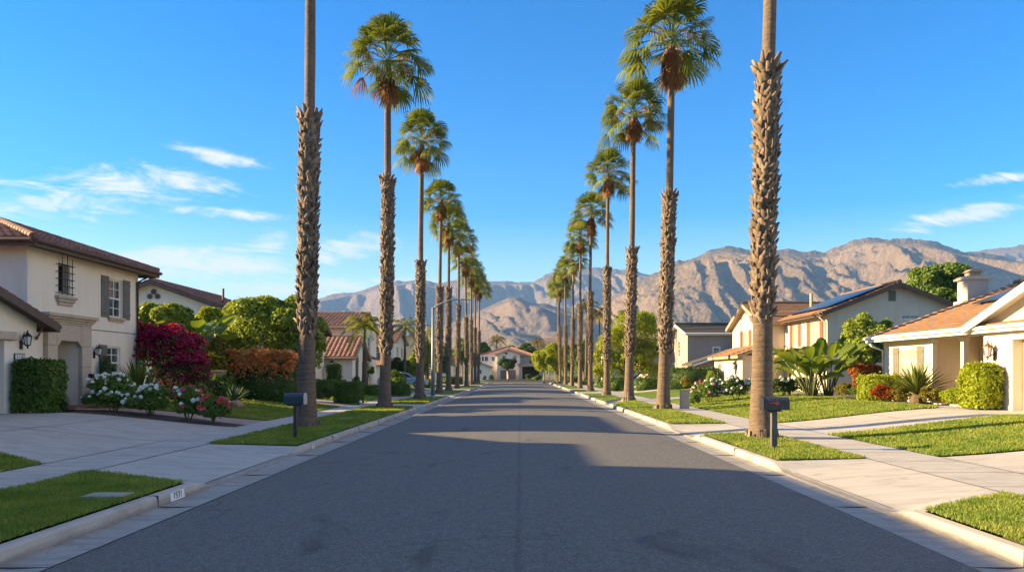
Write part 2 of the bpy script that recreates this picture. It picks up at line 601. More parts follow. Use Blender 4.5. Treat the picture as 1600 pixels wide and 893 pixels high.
def mat_kerb():
    """kerb concrete with the stains that gather low on its face"""
    m, nt, b = new_mat("kerb_concrete")
    v = coords(nt)
    c = (0.37, 0.34, 0.30)
    big = noise(nt, v, 1.3, 7, 0.65, 0.5)
    col = ramp(nt, big, [(0.28, tone(c, 0.7)), (0.5, c), (0.75, tone(c, 1.15))])
    st = noise(nt, coords(nt, (1, 0.5, 3.0)), 2.4, 7, 0.7, 0.9)
    sz = node(nt, "ShaderNodeSeparateXYZ")
    nt.links.new(v, sz.inputs[0])
    mr = node(nt, "ShaderNodeMapRange")
    mr.inputs["From Min"].default_value = 0.0
    mr.inputs["From Max"].default_value = 0.145
    mr.inputs["To Min"].default_value = 0.30
    mr.inputs["To Max"].default_value = -0.22
    nt.links.new(sz.outputs[2], mr.inputs["Value"])
    k = ramp(nt, fmath(nt, 'ADD', st, mr.outputs[0]), [(0.5, (0, 0, 0)), (0.72, (1, 1, 1))])
    s2 = node(nt, "ShaderNodeSeparateColor")
    nt.links.new(k, s2.inputs[0])
    col = mixc(nt, fmath(nt, 'MULTIPLY', s2.outputs[0], 0.6), col, (0.13, 0.115, 0.10))
    nt.links.new(col, b.inputs["Base Color"])
    b.inputs["Roughness"].default_value = 0.9
    bump(nt, b, noise(nt, v, 50, 4, 0.7), 0.4, 0.01)
    return m

def mat_lawn():
    m, nt, b = new_mat("lawn_turf")
    v = coords(nt)
    a = noise(nt, v, 0.7, 5, 0.6, 0.4)
    c = ramp(nt, a, [(0.3, (0.070, 0.125, 0.012)), (0.55, (0.118, 0.18, 0.016)), (0.8, (0.175, 0.205, 0.024))])
    f = noise(nt, v, 26, 5, 0.75)
    c = mixc(nt, 0.6, c, ramp(nt, f, [(0.32, (0.045, 0.085, 0.008)), (0.55, (0.118, 0.185, 0.016)), (0.75, (0.215, 0.25, 0.035))]))
    nt.links.new(c, b.inputs["Base Color"])
    b.inputs["Roughness"].default_value = 0.85
    b.inputs["Specular IOR Level"].default_value = 0.15
    bump(nt, b, f, 1.0, 0.06)
    return m

def mat_ground():
    m, nt, b = new_mat("ground_soil")
    v = coords(nt)
    a = noise(nt, v, 0.02, 8, 0.6)
    c = ramp(nt, a, [(0.3, (0.05, 0.075, 0.02)), (0.5, (0.10, 0.095, 0.045)), (0.7, (0.17, 0.14, 0.085))])
    c = mixc(nt, 0.4, c, ramp(nt, noise(nt, v, 2.5, 5), [(0.3, (0.04, 0.05, 0.02)), (0.7, (0.14, 0.12, 0.07))]))
    nt.links.new(c, b.inputs["Base Color"])
    b.inputs["Roughness"].default_value = 0.95
    return m

def mat_mountain(name, rock, scrub, amount):
    m, nt, b = new_mat(name)
    v = coords(nt)
    a = noise(nt, v, 0.004, 10, 0.68, 0.6)
    c = ramp(nt, a, [(0.3, tone(rock, 0.6)), (0.5, rock), (0.68, tuple(min(1, x * 1.45) for x in (rock[0], rock[1] * .98, rock[2] * .98)))])
    g = node(nt, "ShaderNodeNewGeometry")
    sz = node(nt, "ShaderNodeSeparateXYZ")
    nt.links.new(g.outputs["Normal"], sz.inputs[0])
    s = noise(nt, v, 0.014, 10, 0.75, 0.4)
    k = fmath(nt, 'ADD', fmath(nt, 'MULTIPLY', sz.outputs[2], 0.55), fmath(nt, 'MULTIPLY', fmath(nt, 'SUBTRACT', s, 0.5), 1.6))
    kk = ramp(nt, k, [(0.40 - amount, (0, 0, 0)), (0.56 - amount, (1, 1, 1))])
    sp = node(nt, "ShaderNodeSeparateColor")
    nt.links.new(kk, sp.inputs[0])
    c = mixc(nt, fmath(nt, 'MULTIPLY', sp.outputs[0], 0.8), c, scrub)
    f = noise(nt, v, 0.075, 7, 0.8)
    c = mixc(nt, 0.5, c, ramp(nt, f, [(0.36, tone(scrub, 0.7)), (0.64, tone(rock, 1.35))]))
    nt.links.new(c, b.inputs["Base Color"])
    b.inputs["Roughness"].default_value = 0.95
    b.inputs["Specular IOR Level"].default_value = 0.1
    h = fmath(nt, 'ADD', fmath(nt, 'MULTIPLY', s, 1.0), fmath(nt, 'MULTIPLY', f, 0.5))
    bump(nt, b, h, 1.0, 30.0)
    return m

def mat_bark(name, c, ring=0.0, scale=(1, 1, 1), var=0.35):
    m, nt, b = new_mat(name)
    v = coords(nt, scale)
    n1 = noise(nt, v, 5, 6, 0.65, 0.4)
    col = ramp(nt, n1, [(0.28, tone(c, 1 - var)), (0.5, c), (0.75, tone(c, 1 + var))])
    vr = coords(nt, (0.9, 0.9, 9))
    n2 = noise(nt, vr, 2.4, 5, 0.65, 0.2)
    vv = coords(nt, (14, 14, 0.9))
    n3 = noise(nt, vv, 1.6, 4, 0.6)
    h = n2 if ring else n3
    col = mixc(nt, 0.6, col, ramp(nt, h, [(0.34, tone(c, 0.42)), (0.5, tone(c, 0.95)), (0.68, tone(c, 1.35))]))
    patch = noise(nt, coords(nt, (1, 1, 0.5)), 1.1, 5, 0.6, 0.5)
    col = mixc(nt, 0.35, col, ramp(nt, patch, [(0.35, tone(c, 0.6)), (0.65, tuple(min(1, x * 1.1 + 0.05) for x in c))]))
    nt.links.new(col, b.inputs["Base Color"])
    b.inputs["Roughness"].default_value = 0.92
    b.inputs["Specular IOR Level"].default_value = 0.2
    bump(nt, b, fmath(nt, 'ADD', h, fmath(nt, 'MULTIPLY', n1, 0.8)), 1.0, 0.05)
    return m

def mat_island(name, cols, rough=0.85, gradient=None):
    m, nt, b = new_mat(name)
    g = node(nt, "ShaderNodeNewGeometry")
    n = len(cols)
    c = ramp(nt, g.outputs["Random Per Island"], [(i / max(1, n - 1), k) for i, k in enumerate(cols)])
    f = noise(nt, coords(nt, (6, 6, 2)), 4, 4, 0.7)
    c = mixc(nt, 0.4, c, ramp(nt, f, [(0.3, tone(cols[0], 0.7)), (0.7, tone(cols[-1], 1.15))]))
    nt.links.new(c, b.inputs["Base Color"])
    b.inputs["Roughness"].default_value = rough
    b.inputs["Specular IOR Level"].default_value = 0.2
    return m

def mat_blocks(name, c, size=(0.4, 0.2), mortar=(0.3, 0.28, 0.25), axis='Y', var=0.2):
    """masonry laid in courses; axis = the direction the wall faces"""
    m, nt, b = new_mat(name)
    tc = node(nt, "ShaderNodeTexCoord")
    sp = node(nt, "ShaderNodeSeparateXYZ")
    nt.links.new(tc.outputs["Object"], sp.inputs[0])
    cb = node(nt, "ShaderNodeCombineXYZ")
    nt.links.new(sp.outputs[0 if axis == 'Y' else 1], cb.inputs[0])
    nt.links.new(sp.outputs[2], cb.inputs[1])
    bt = node(nt, "ShaderNodeTexBrick")
    bt.inputs["Color1"].default_value = (*tone(c, 1 - var), 1)
    bt.inputs["Color2"].default_value = (*tone(c, 1 + var), 1)
    bt.inputs["Mortar"].default_value = (*mortar, 1)
    bt.inputs["Scale"].default_value = 1.0
    bt.inputs["Brick Width"].default_value = size[0]
    bt.inputs["Row Height"].default_value = size[1]
    bt.inputs["Mortar Size"].default_value = 0.012
    nt.links.new(cb.outputs[0], bt.inputs["Vector"])
    n = noise(nt, tc.outputs["Object"], 8, 5)
    col = mixc(nt, 0.35, bt.outputs[0], ramp(nt, n, [(0.3, tone(c, 0.7)), (0.7, tone(c, 1.2))]))
    nt.links.new(col, b.inputs["Base Color"])
    b.inputs["Roughness"].default_value = 0.9
    bump(nt, b, fmath(nt, 'ADD', fmath(nt, 'MULTIPLY', bt.outputs["Fac"], -1.0), fmath(nt, 'MULTIPLY', n, 0.3)), 0.5, 0.015)
    return m

def mat_emit(name, c, s):
    m, nt, b = new_mat(name)
    b.inputs["Base Color"].default_value = (*c, 1)
    b.inputs["Emission Color"].default_value = (*c, 1)
    b.inputs["Emission Strength"].default_value = s
    return m

M = {}
M['asphalt'] = mat_asphalt()
M['concrete'] = mat_concrete("pavement_concrete", (0.385, 0.36, 0.33), 0.6)
M['gutter'] = mat_concrete("gutter_concrete", (0.285, 0.27, 0.25), 0.95)
M['kerb'] = mat_kerb()
M['lawn'] = mat_lawn()
M['ground'] = mat_ground()
M['joint'] = mat_plain("joint_dark_gap", (0.07, 0.065, 0.06), 0.95)  # plain dark colour of the joint gaps
M['mulch'] = mat_plain("bark_mulch", (0.06, 0.036, 0.022), 0.95, 0.7, 22, bmp=1.0, bscale=40)
M['paver'] = mat_plain("pink_paver", (0.30, 0.20, 0.17), 0.9, 0.2, 8, bmp=0.3)
M['black_metal'] = mat_plain("black_metal", (0.018, 0.018, 0.02), 0.42, 0.2, 6, 0.3)
M['mail_black'] = mat_plain("mailbox_black_paint", (0.022, 0.023, 0.026), 0.38, 0.3, 9, 0.0, 0.05)
M['mail_blue'] = mat_plain("mailbox_navy_paint", (0.012, 0.026, 0.045), 0.5, 0.25, 9)
M['red'] = mat_plain("red_flag_paint", (0.55, 0.05, 0.03), 0.5)
M['grey_metal'] = mat_plain("brushed_grey_metal", (0.42, 0.42, 0.42), 0.4, 0.15, 12, 0.6)
M['galv'] = mat_plain("galvanised_pole", (0.22, 0.23, 0.235), 0.55, 0.12, 5, 0.35)
M['wood_post'] = mat_bark("weathered_post_wood", (0.13, 0.115, 0.10), 0)
M['white_trim'] = mat_plain("white_trim_paint", (0.74, 0.71, 0.65), 0.55, 0.06, 4)
M['cream_trim'] = mat_plain("cream_trim_paint", (0.66, 0.60, 0.50), 0.6, 0.08, 4)
M['brown_trim'] = mat_plain("brown_trim_paint", (0.09, 0.052, 0.036), 0.6, 0.2, 4)
M['tan_trim'] = mat_plain("tan_trim_paint", (0.36, 0.26, 0.17), 0.65, 0.12, 4)
M['shutter_grey'] = mat_plain("grey_brown_shutter", (0.13, 0.115, 0.10), 0.6, 0.15, 5)
M['shutter_rust'] = mat_plain("terracotta_shutter", (0.17, 0.07, 0.035), 0.6, 0.15, 5)
M['shutter_taupe'] = mat_plain("taupe_shutter", (0.15, 0.13, 0.095), 0.6, 0.1, 5)
M['stone_trim'] = mat_concrete("cast_stone_trim", (0.47, 0.38, 0.29), 0.5)
M['entry_stone'] = mat_blocks("entry_cast_stone", (0.47, 0.38, 0.29), (1.3, 0.7), (0.2, 0.16, 0.12), 'X', 0.06)
M['door_dark'] = mat_plain("dark_wood_door", (0.075, 0.045, 0.03), 0.5, 0.25, 7)
M['garage_brown'] = mat_plain("brown_garage_door", (0.20, 0.145, 0.12), 0.6, 0.1, 4)
M['garage_cream'] = mat_plain("cream_garage_door", (0.68, 0.61, 0.51), 0.55, 0.06, 4)
M['garage_grey'] = mat_plain("taupe_garage_door", (0.24, 0.20, 0.17), 0.6, 0.08, 4)
M['glass_dark'] = mat_glass("window_glass_dark")
M['glass_blind'] = mat_glass("window_glass_with_blinds", blinds=(0.50, 0.46, 0.38))
M['glass_green'] = mat_glass("window_glass_greenish", (0.05, 0.09, 0.07))
M['glass_lamp'] = mat_plain("frosted_lamp_glass", (0.55, 0.56, 0.56), 0.25, 0.1, 10)
M['solar'] = mat_plain("solar_cell_glass", (0.03, 0.045, 0.075), 0.32, 0.2, 2)
M['white_paint'] = mat_plain("white_kerb_paint", (0.66, 0.66, 0.64), 0.7, 0.15, 25)
M['black_paint'] = mat_plain("black_stencil_paint", (0.03, 0.03, 0.035), 0.7, 0.3, 40)
M['brick'] = mat_plain("brick_step", (0.26, 0.11, 0.075), 0.9, 0.3, 12, bmp=0.4)
M['block_wall'] = mat_blocks("garden_wall_block", (0.33, 0.25, 0.185), (0.4, 0.2), (0.25, 0.2, 0.16))
M['terracotta'] = mat_plain("terracotta_pot", (0.33, 0.14, 0.08), 0.85, 0.15, 8)
M['boulder'] = mat_plain("boulder_stone", (0.26, 0.16, 0.12), 0.9, 0.3, 6, bmp=0.8, bscale=14)
# ------------------------------------------------------------------ ground shape
GUT = {-1: 4.32, 1: 4.15}
FACE = {-1: 4.82, 1: 4.62}
BACK = {-1: 4.98, 1: 4.78}
WALK0 = {-1: 7.10, 1: 6.55}
WALK1 = {-1: 8.42, 1: 8.06}
END_Y = 121.0

def gz(x):
    a = abs(x)
    if a < 8.2:
        return 0.165
    if a < 13.2:
        t = (a - 8.2) / 5.0
        return 0.165 + 0.435 * (t * t * (3 - 2 * t) * 0.4 + t * 0.6)
    return 0.60

def drape(name, polys, mat, dz=0.0, kind='structure', cuts=None, zf=None):
    """flat outlines laid on the slope of the lots"""
    bm = bmesh.new()
    for poly in polys:
        vs = [bm.verts.new((p[0], p[1], 0)) for p in poly]
        bm.faces.new(vs)
    xs = cuts if cuts is not None else [s * v for s in (-1, 1) for v in (8.2, 9.0, 9.8, 10.6, 11.4, 12.2, 13.2)]
    for x in xs:
        g = bm.verts[:] + bm.edges[:] + bm.faces[:]
        bmesh.ops.bisect_plane(bm, geom=g, plane_co=(x, 0, 0), plane_no=(1, 0, 0))
    bmesh.ops.recalc_face_normals(bm, faces=bm.faces[:])
    for f in bm.faces:
        if f.normal.z < 0:
            f.normal_flip()
    for v in bm.verts:
        v.co.z = (zf(v.co.x, v.co.y) if zf else gz(v.co.x)) + dz
    me = bpy.data.meshes.new(name)
    bm.to_mesh(me)
    bm.free()
    o = link_mesh(name, me, mat)
    if kind:
        o['kind'] = kind
    return o

# --- one ground sheet to the horizon
def build_ground():
    xs = sorted(set([-5600, -1500, -400, -120, -60, -30, -20, -13.2, -12.2, -11.4, -10.6, -9.8, -9, -8.2, -7.3, -6.4, 6.3, 6.9, 8.2, 9, 9.8, 10.6, 11.4, 12.2, 13.2, 20, 30, 60, 120, 400, 1500, 5600]))
    ys = [-250, -60, 0, 20, 40, 60, 80, 100, 120, 120.5, 131.5, 132, 160, 200, 260, 400, 700, 1000, 1500, 2500, 4000, 6200]
    V, Fs = [], []
    for y in ys:
        for x in xs:
            z = gz(x) - 0.05
            if abs(x) < 6.5:
                z = -0.14
            if 120.4 < y < 131.6 and abs(x) < 121:
                z = -0.14
            if y >= 131.9 and abs(x) < 61:
                z = 0.1
            V.append((x, y, z))
    nx = len(xs)
    for j in range(len(ys) - 1):
        for i in range(nx - 1):
            Fs.append((j * nx + i, j * nx + i + 1, (j + 1) * nx + i + 1, (j + 1) * nx + i))
    me = np_mesh("ground", V, Fs)
    link_mesh("ground", me, M['ground'])['kind'] = 'structure'
build_ground()

# --- the road with its crown
def crown(x):
    return 0.10 * (1 - (x / 4.3) ** 2) if abs(x) < 4.3 else 0.0
def build_road():
    mb = MB()
    n = 16
    xs = [-GUT[-1] + (GUT[-1] + GUT[1]) * i / n for i in range(n + 1)]
    ys = [-40, -10, 0, 4, 8, 12, 16, 20, 26, 32, 40, 50, 60, 75, 90, 105, 118, END_Y + 1]
    for y in ys:
        for x in xs:
            k = 1.0 if y < 110 else max(0.3, 1 - (y - 110) / 14)
            mb.v.append((x, y, crown(x) * k + 0.004))
    for j in range(len(ys) - 1):
        for i in range(n):
            a = j * (n + 1) + i
            mb.f.append((a, a + 1, a + n + 2, a + n + 1))
    mb.build("road", M['asphalt'], smooth=True)['kind'] = 'structure'
    mb = MB()
    mb.add([(-120, END_Y + 1, 0.031), (120, END_Y + 1, 0.031), (120, 131, 0.0), (-120, 131, 0.0)], [(0, 1, 2, 3)])
    mb.build("cross_road", M['asphalt'])['kind'] = 'structure'
build_road()

# kerb cuts: (y0 at kerb, y1 at kerb, y0 at pavement, y1 at pavement)
APRON = {-1: [(-9, -4.5, -9, -4.5), (10.9, 16.4, 12.15, 16.75), (34.4, 37.8, 34.9, 38.4), (50.5, 54.5, 50.5, 54.5), (67.5, 71.5, 67.5, 71.5), (89.5, 93.5, 89.5, 93.5)],
         1: [(8.7, 13.7, 9.95, 13.9), (19.25, 23.3, 19.4, 23.4), (38.0, 41.3, 42.3, 45.5), (57, 61, 57, 61), (69, 73, 69, 73), (91, 95, 91, 95)]}

def kerb_h(s, y):
    h = 0.15
    for (a, b, _, _) in APRON[s]:
        r = 0.75
        if a - 0.1 <= y <= b + 0.1:
            d = min(y - a, b - y)
            k = max(0.0, min(1.0, d / r))
            h = min(h, 0.15 - 0.125 * (k * k * (3 - 2 * k)))
    return h

def kerb_path(s):
    pts = [(None, y) for y in np.arange(-20, END_Y - 5, 0.25)]
    out = [(s, y, kerb_h(s, y), 0.0) for _, y in pts]
    return out

def build_kerb(s):
    mb = MB()
    pts = []
    for y in np.arange(-20, END_Y - 5, 0.25):
        pts.append((s * FACE[s], float(y), s * 1.0, 0.0, kerb_h(s, float(y))))
    r = 5.0                                             # the corner turns out into the cross street
    for k in range(1, 10):
        a = math.pi / 2 * k / 9
        cx, cy = s * (FACE[s] + r), END_Y - 5.2
        pts.append((cx - s * r * math.cos(a), cy + r * math.sin(a), s * math.cos(a), -math.sin(a), 0.15))
    for xx in (16, 40, 110):
        pts.append((s * xx, END_Y - 0.2, 0.0, -1.0, 0.15))
    w = BACK[s] - FACE[s]
    for (x, y, nx, ny, h) in pts:
        prof = [(0.0, -0.1), (0.0, 0.0), (0.006, h * 0.5), (0.016, h - 0.022), (0.028, h - 0.005), (0.05, h + 0.002), (w, h + 0.006), (w, -0.1)]
        for (o, z) in prof:
            mb.v.append((x + nx * o, y + ny * o, z))
    n = 8
    for j in range(len(pts) - 1):
        for i in range(n - 1):
            f = (j * n + i, j * n + i + 1, (j + 1) * n + i + 1, (j + 1) * n + i)
            mb.f.append(f if s < 0 else tuple(reversed(f)))
    o = mb.build("kerb", M['kerb'], smooth=False)
    o['kind'] = 'structure'
    # gutter: the strip of concrete between asphalt and kerb
    g = MB()
    for (x, y, nx, ny, h) in pts:
        wv = FACE[s] - GUT[s]
        g.v += [(x - nx * wv, y - ny * wv, 0.012), (x - nx * 0.14, y - ny * 0.14, -0.004), (x, y, 0.008)]
    for j in range(len(pts) - 1):
        for i in range(2):
            a = j * 3 + i
            f = (a, a + 1, a + 4, a + 3)
            g.f.append(f if s < 0 else tuple(reversed(f)))
    g.build("gutter", M['gutter'])['kind'] = 'structure'
    # expansion joints across kerb and gutter
    j = MB()
    for y in np.arange(-14.6, 80, 3.05):
        h = kerb_h(s, y)
        x0, x1 = s * GUT[s], s * (FACE[s] - 0.002)
        j.box(min(x0, x1), max(x0, x1), y - 0.008, y + 0.008, 0.002, 0.0135)
        if h > 0.12:
            x0, x1 = s * (FACE[s] - 0.002), s * BACK[s]
            j.bbox((x0, y - 0.007, 0.0), (x1 - x0, 0, 0), (0, 0.014, 0), (0, 0, h + 0.008))
    j.build("kerb_joint", M['joint'])['kind'] = 'structure'
for s in (-1, 1):
    build_kerb(s)
o_k = MB()
o_k.box(-120, 120, 131.0, 131.2, -0.1, 0.16)
o_k.build("kerb", M['kerb'])['kind'] = 'structure'

# --- pavement beside the street, driveway aprons, parkway lawns
LAWNS = []                                              # outlines that carry grass blades
def build_side(s):
    def X(a): return s * a
    drape("pavement", [[(X(WALK0[s]), -20), (X(WALK1[s]), -20), (X(WALK1[s]), 116), (X(WALK0[s]), 116)]], M['concrete'], 0.004)
    ap = []
    park = []
    prev_k, prev_w = -20, -20
    for (k0, k1, w0, w1) in APRON[s]:
        ap.append([(X(BACK[s]), k0), (X(WALK0[s]), w0), (X(WALK0[s]), w1), (X(BACK[s]), k1)])
        park.append([(X(BACK[s]), prev_k), (X(WALK0[s]), prev_w), (X(WALK0[s]), w0), (X(BACK[s]), k0)])
        prev_k, prev_w = k1, w1
    park.append([(X(BACK[s]), prev_k), (X(WALK0[s]), prev_w), (X(WALK0[s]), 115.5), (X(BACK[s]), 115.5)])
    def apz(x, y):
        t = (abs(x) - BACK[s]) / (WALK0[s] - BACK[s])
        # lines up with the lowered kerb at the street side
        hk = 0.032
        for (k0, k1, w0, w1) in APRON[s]:
            for yk, yw in ((k0, w0), (k1, w1)):
                if abs(y - yk) < 0.01 and t < 0.02:
                    hk = 0.15
        return hk * (1 - t) + 0.168 * t
    mb = MB()
    for (k0, k1, w0, w1) in APRON[s]:
        n = 24
        for i in range(n):
            ys = []
            for q in (i / n, (i + 1) / n):
                yk, yw = k0 + (k1 - k0) * q, w0 + (w1 - w0) * q
                row = []
                for t in (0, 0.33, 0.66, 1.0):
                    row.append((X(BACK[s] + (WALK0[s] - BACK[s]) * t), yk + (yw - yk) * t, (kerb_h(s, yk) + 0.005) * (1 - t) + 0.168 * t))
                ys.append(row)
            for t in range(3):
                f = [ys[0][t], ys[0][t + 1], ys[1][t + 1], ys[1][t]]
                mb.add(f if s > 0 else list(reversed(f)), [(0, 1, 2, 3)])
    mb.build("driveway_apron", M['concrete'])['kind'] = 'structure'
    for p in park:
        drape("parkway_lawn", [p], M['lawn'], 0.015)
        LAWNS.append(p)
for s in (-1, 1):
    build_side(s)

# --- driveways and lawns on the lots
def lot(name, pts, mat, dz):
    return drape(name, [pts], mat, dz)
L1W, R1W = WALK1[-1], WALK1[1]
# left: the wide drive of the near house, the path along the rose bed, lawns
lot("driveway", [(-L1W, 13.0), (-L1W, 21.7), (-12.5, 21.75), (-15.6, 21.8), (-15.6, 16.0), (-11.5, 14.6), (-9.9, 13.85)], M['concrete'], 0.003)
LAWN_L = [
    [(-L1W, -6), (-L1W, 13.0), (-9.9, 13.85), (-11.5, 14.6), (-15.2, 15.6), (-15.2, -6)],
    [(-L1W, 24.6), (-L1W, 34.6), (-14.6, 34.6), (-14.6, 24.6)],
    [(-L1W, 38.9), (-L1W, 50.3), (-14.5, 50.3), (-14.5, 38.9)],
    [(-L1W, 55), (-L1W, 67.2), (-14.5, 67.2), (-14.5, 55)],
    [(-L1W, 71.8), (-L1W, 89.2), (-14.5, 89.2), (-14.5, 71.8)],
    [(-L1W, 94), (-L1W, 115), (-14.5, 115), (-14.5, 94)]]
LAWN_R = [
    [(R1W, -6), (R1W, 8.8), (14.8, 9.2), (14.8, -6)],
    [(R1W, 14.3), (R1W, 19.3), (14.6, 20.2), (14.6, 14.2)],
    [(R1W, 23.65), (R1W, 33.0), (13.6, 33.2), (14.4, 25.4), (13.6, 24.2)],
    [(R1W, 33.4), (R1W, 42.2), (14.8, 42.2), (14.8, 33.4)],
    [(R1W, 46), (R1W, 56.6), (14.8, 56.6), (14.8, 46)],
    [(R1W, 61.4), (R1W, 68.6), (14.8, 68.6), (14.8, 61.4)],
    [(R1W, 73.4), (R1W, 90.6), (14.8, 90.6), (14.8, 73.4)],
    [(R1W, 95.4), (R1W, 115), (14.8, 115), (14.8, 95.4)]]
for p in LAWN_L + LAWN_R:
    lot("lawn", p, M['lawn'], 0.015)
    LAWNS.append(p)
lot("flower_bed", [(-L1W - 0.02, 21.72), (-L1W - 0.02, 22.6), (-10.3, 23.2), (-13.6, 23.4), (-13.6, 21.75)], M['mulch'], 0.012)
lot("path", [(-L1W, 22.62), (-L1W, 24.5), (-14.9, 24.6), (-14.9, 23.45), (-13.4, 23.45), (-10.3, 23.25)], M['paver'], 0.004)
lot("driveway", [(-L1W, 34.7), (-L1W, 38.7), (-16.5, 38.7), (-16.5, 34.7)], M['concrete'], 0.003)
for y0, y1 in ((50.4, 54.8), (67.4, 71.6), (89.4, 93.8)):
    lot("driveway", [(-L1W, y0), (-L1W, y1), (-16.5, y1), (-16.5, y0)], M['concrete'], 0.003)
lot("driveway", [(R1W, 9.6), (R1W, 14.2), (16.0, 14.1), (24, 14.1), (24, 9.4), (15, 9.4)], M['concrete'], 0.003)
lot("driveway", [(R1W, 19.4), (R1W, 23.55), (13.5, 24.1), (14.4, 25.3), (13.9, 31), (15.7, 31), (15.7, 20.3), (14.6, 20.3)], M['concrete'], 0.003)
for y0, y1 in ((42.4, 45.8), (56.8, 61.2), (68.8, 73.2), (90.8, 95.2)):
    lot("driveway", [(R1W, y0), (R1W, y1), (16.5, y1), (16.5, y0)], M['concrete'], 0.003)
lot("planting_bed", [(13.62, 26.4), (13.62, 33.1), (15.5, 33.1), (15.5, 26.4)], M['mulch'], 0.016)
lot("path", [(-4.98, 21.75), (-7.1, 21.8), (-7.1, 22.25), (-4.98, 22.2)], M['concrete'], 0.028)

def joints():
    mb = MB()
    def seg(x0, y0, x1, y1, w=0.012, n=8, z=None):
        d = Vector((x1 - x0, y1 - y0, 0))
        p = Vector((-d.y, d.x, 0)).normalized() * w
        for i in range(n):
            a, b = i / n, (i + 1) / n
            A, B = Vector((x0, y0, 0)) + d * a, Vector((x0, y0, 0)) + d * b
            za = (gz(A.x) if z is None else z(A.x)) + 0.0085
            zb = (gz(B.x) if z is None else z(B.x)) + 0.0085
            mb.add([(A.x - p.x, A.y - p.y, za), (B.x - p.x, B.y - p.y, zb), (B.x + p.x, B.y + p.y, zb), (A.x + p.x, A.y + p.y, za)], [(0, 1, 2, 3)])
    for s in (-1, 1):
        for y in np.arange(-12.0, 70, 1.55 if s < 0 else 1.5):
            seg(s * WALK0[s], y, s * WALK1[s], y, 0.006 + 0.00006 * y * y / 4, 1)
        for (k0, k1, w0, w1) in APRON[s][:3]:
            def az(x, s=s):
                t = (abs(x) - BACK[s]) / (WALK0[s] - BACK[s])
                return 0.031 * (1 - t) + 0.17 * t
            ym = (w0 + w1) / 2
            seg(s * WALK0[s], w0, s * WALK0[s], w1, 0.013, 4)
            seg(s * WALK1[s], w0, s * WALK1[s], w1 + 0.8, 0.013, 4)
            seg(s * (BACK[s] + 0.03), k0 + 0.8, s * (BACK[s] + 0.03), k1 - 0.8, 0.012, 4, az)
    seg(-8.42, 17.3, -14.9, 17.3)
    seg(-11.6, 14.7, -11.6, 21.7)
    seg(-8.42, 21.7, -12.5, 21.75, 0.01)
    seg(8.06, 21.5, 14.6, 22.3)
    seg(11.2, 19.8, 11.2, 23.7)
    seg(8.06, 11.9, 22, 11.7)
    seg(11.2, 9.5, 11.2, 14.2)
    mb.build("pavement_joint", M['joint'])['kind'] = 'structure'
joints()

# --- painted house numbers on the kerb faces
def kerb_number(s, y, lines, w, flip=False, label=None):
    x = s * (FACE[s] - 0.001)
    t = thing("kerb_number", label, "painted number", (x, y, 0.02))
    mb = MB()
    n = Vector((-s, 0, 0))
    h0, h1 = 0.016, 0.138
    mb.bbox((x - s * 0.004, y - w / 2, h0), (0, w, 0), (s * 0.014, 0, h1 - h0), (-s * 0.003, 0, 0))
    mb.build("white_patch", M['white_paint'], t)
    k = len(lines)
    for i, txt in enumerate(lines):
        zz = h0 + (h1 - h0) * (k - i - 0.5) / k
        txt_mesh("stencil_number", txt, 0.135 / k, (x - s * 0.0105 + s * 0.014 * (zz - h0) / (h1 - h0), y, zz), (R(90), 0, R(90) if s < 0 else R(-90)), M['black_paint'], t)
kerb_number(-1, 10.35, ["1531"], 0.42, label="white painted house number 1531 on the near left kerb")
kerb_number(-1, 17.15, ["978", "956"], 0.20, label="white two-line number patch on the left kerb below the navy mailbox")
kerb_number(1, 14.35, ["161"], 0.30, label="white number 161 patch on the sunny right kerb below the black mailbox")
kerb_number(1, 24.4, ["167"], 0.26, label="small white number patch on the right kerb near the second palm")

# --- hills: real height fields kilometres away
def perlin(x, y, seed):
    rs = np.random.RandomState(seed)
    p = rs.permutation(512)
    ang = rs.rand(512) * 2 * np.pi
    gx, gy = np.cos(ang), np.sin(ang)
    xi, yi = np.floor(x).astype(int), np.floor(y).astype(int)
    xf, yf = x - xi, y - yi
    def g(ix, iy, dx, dy):
        h = p[(p[ix % 512] + iy) % 512]
        return gx[h] * dx + gy[h] * dy
    u, v = xf * xf * xf * (xf * (xf * 6 - 15) + 10), yf * yf * yf * (yf * (yf * 6 - 15) + 10)
    a, b = g(xi, yi, xf, yf), g(xi + 1, yi, xf - 1, yf)
    c, d = g(xi, yi + 1, xf, yf - 1), g(xi + 1, yi + 1, xf - 1, yf - 1)
    return (a + (b - a) * u) * (1 - v) + (c + (d - c) * u) * v

def ridged(x, y, seed, octv=6, gain=0.5):
    tot = np.zeros_like(x)
    amp, w, norm = 1.0, np.ones_like(x), 0
    for o in range(octv):
        n = 1 - np.abs(perlin(x, y, seed + o) * 1.6)
        n = np.clip(n, 0, 1) ** 1.7
        tot += n * amp * w
        norm += amp
        w = np.clip(n * 1.6, 0.15, 1)
        x, y = x * 2.03 + 5.1, y * 2.03 - 3.7
        amp *= gain
    return tot / norm

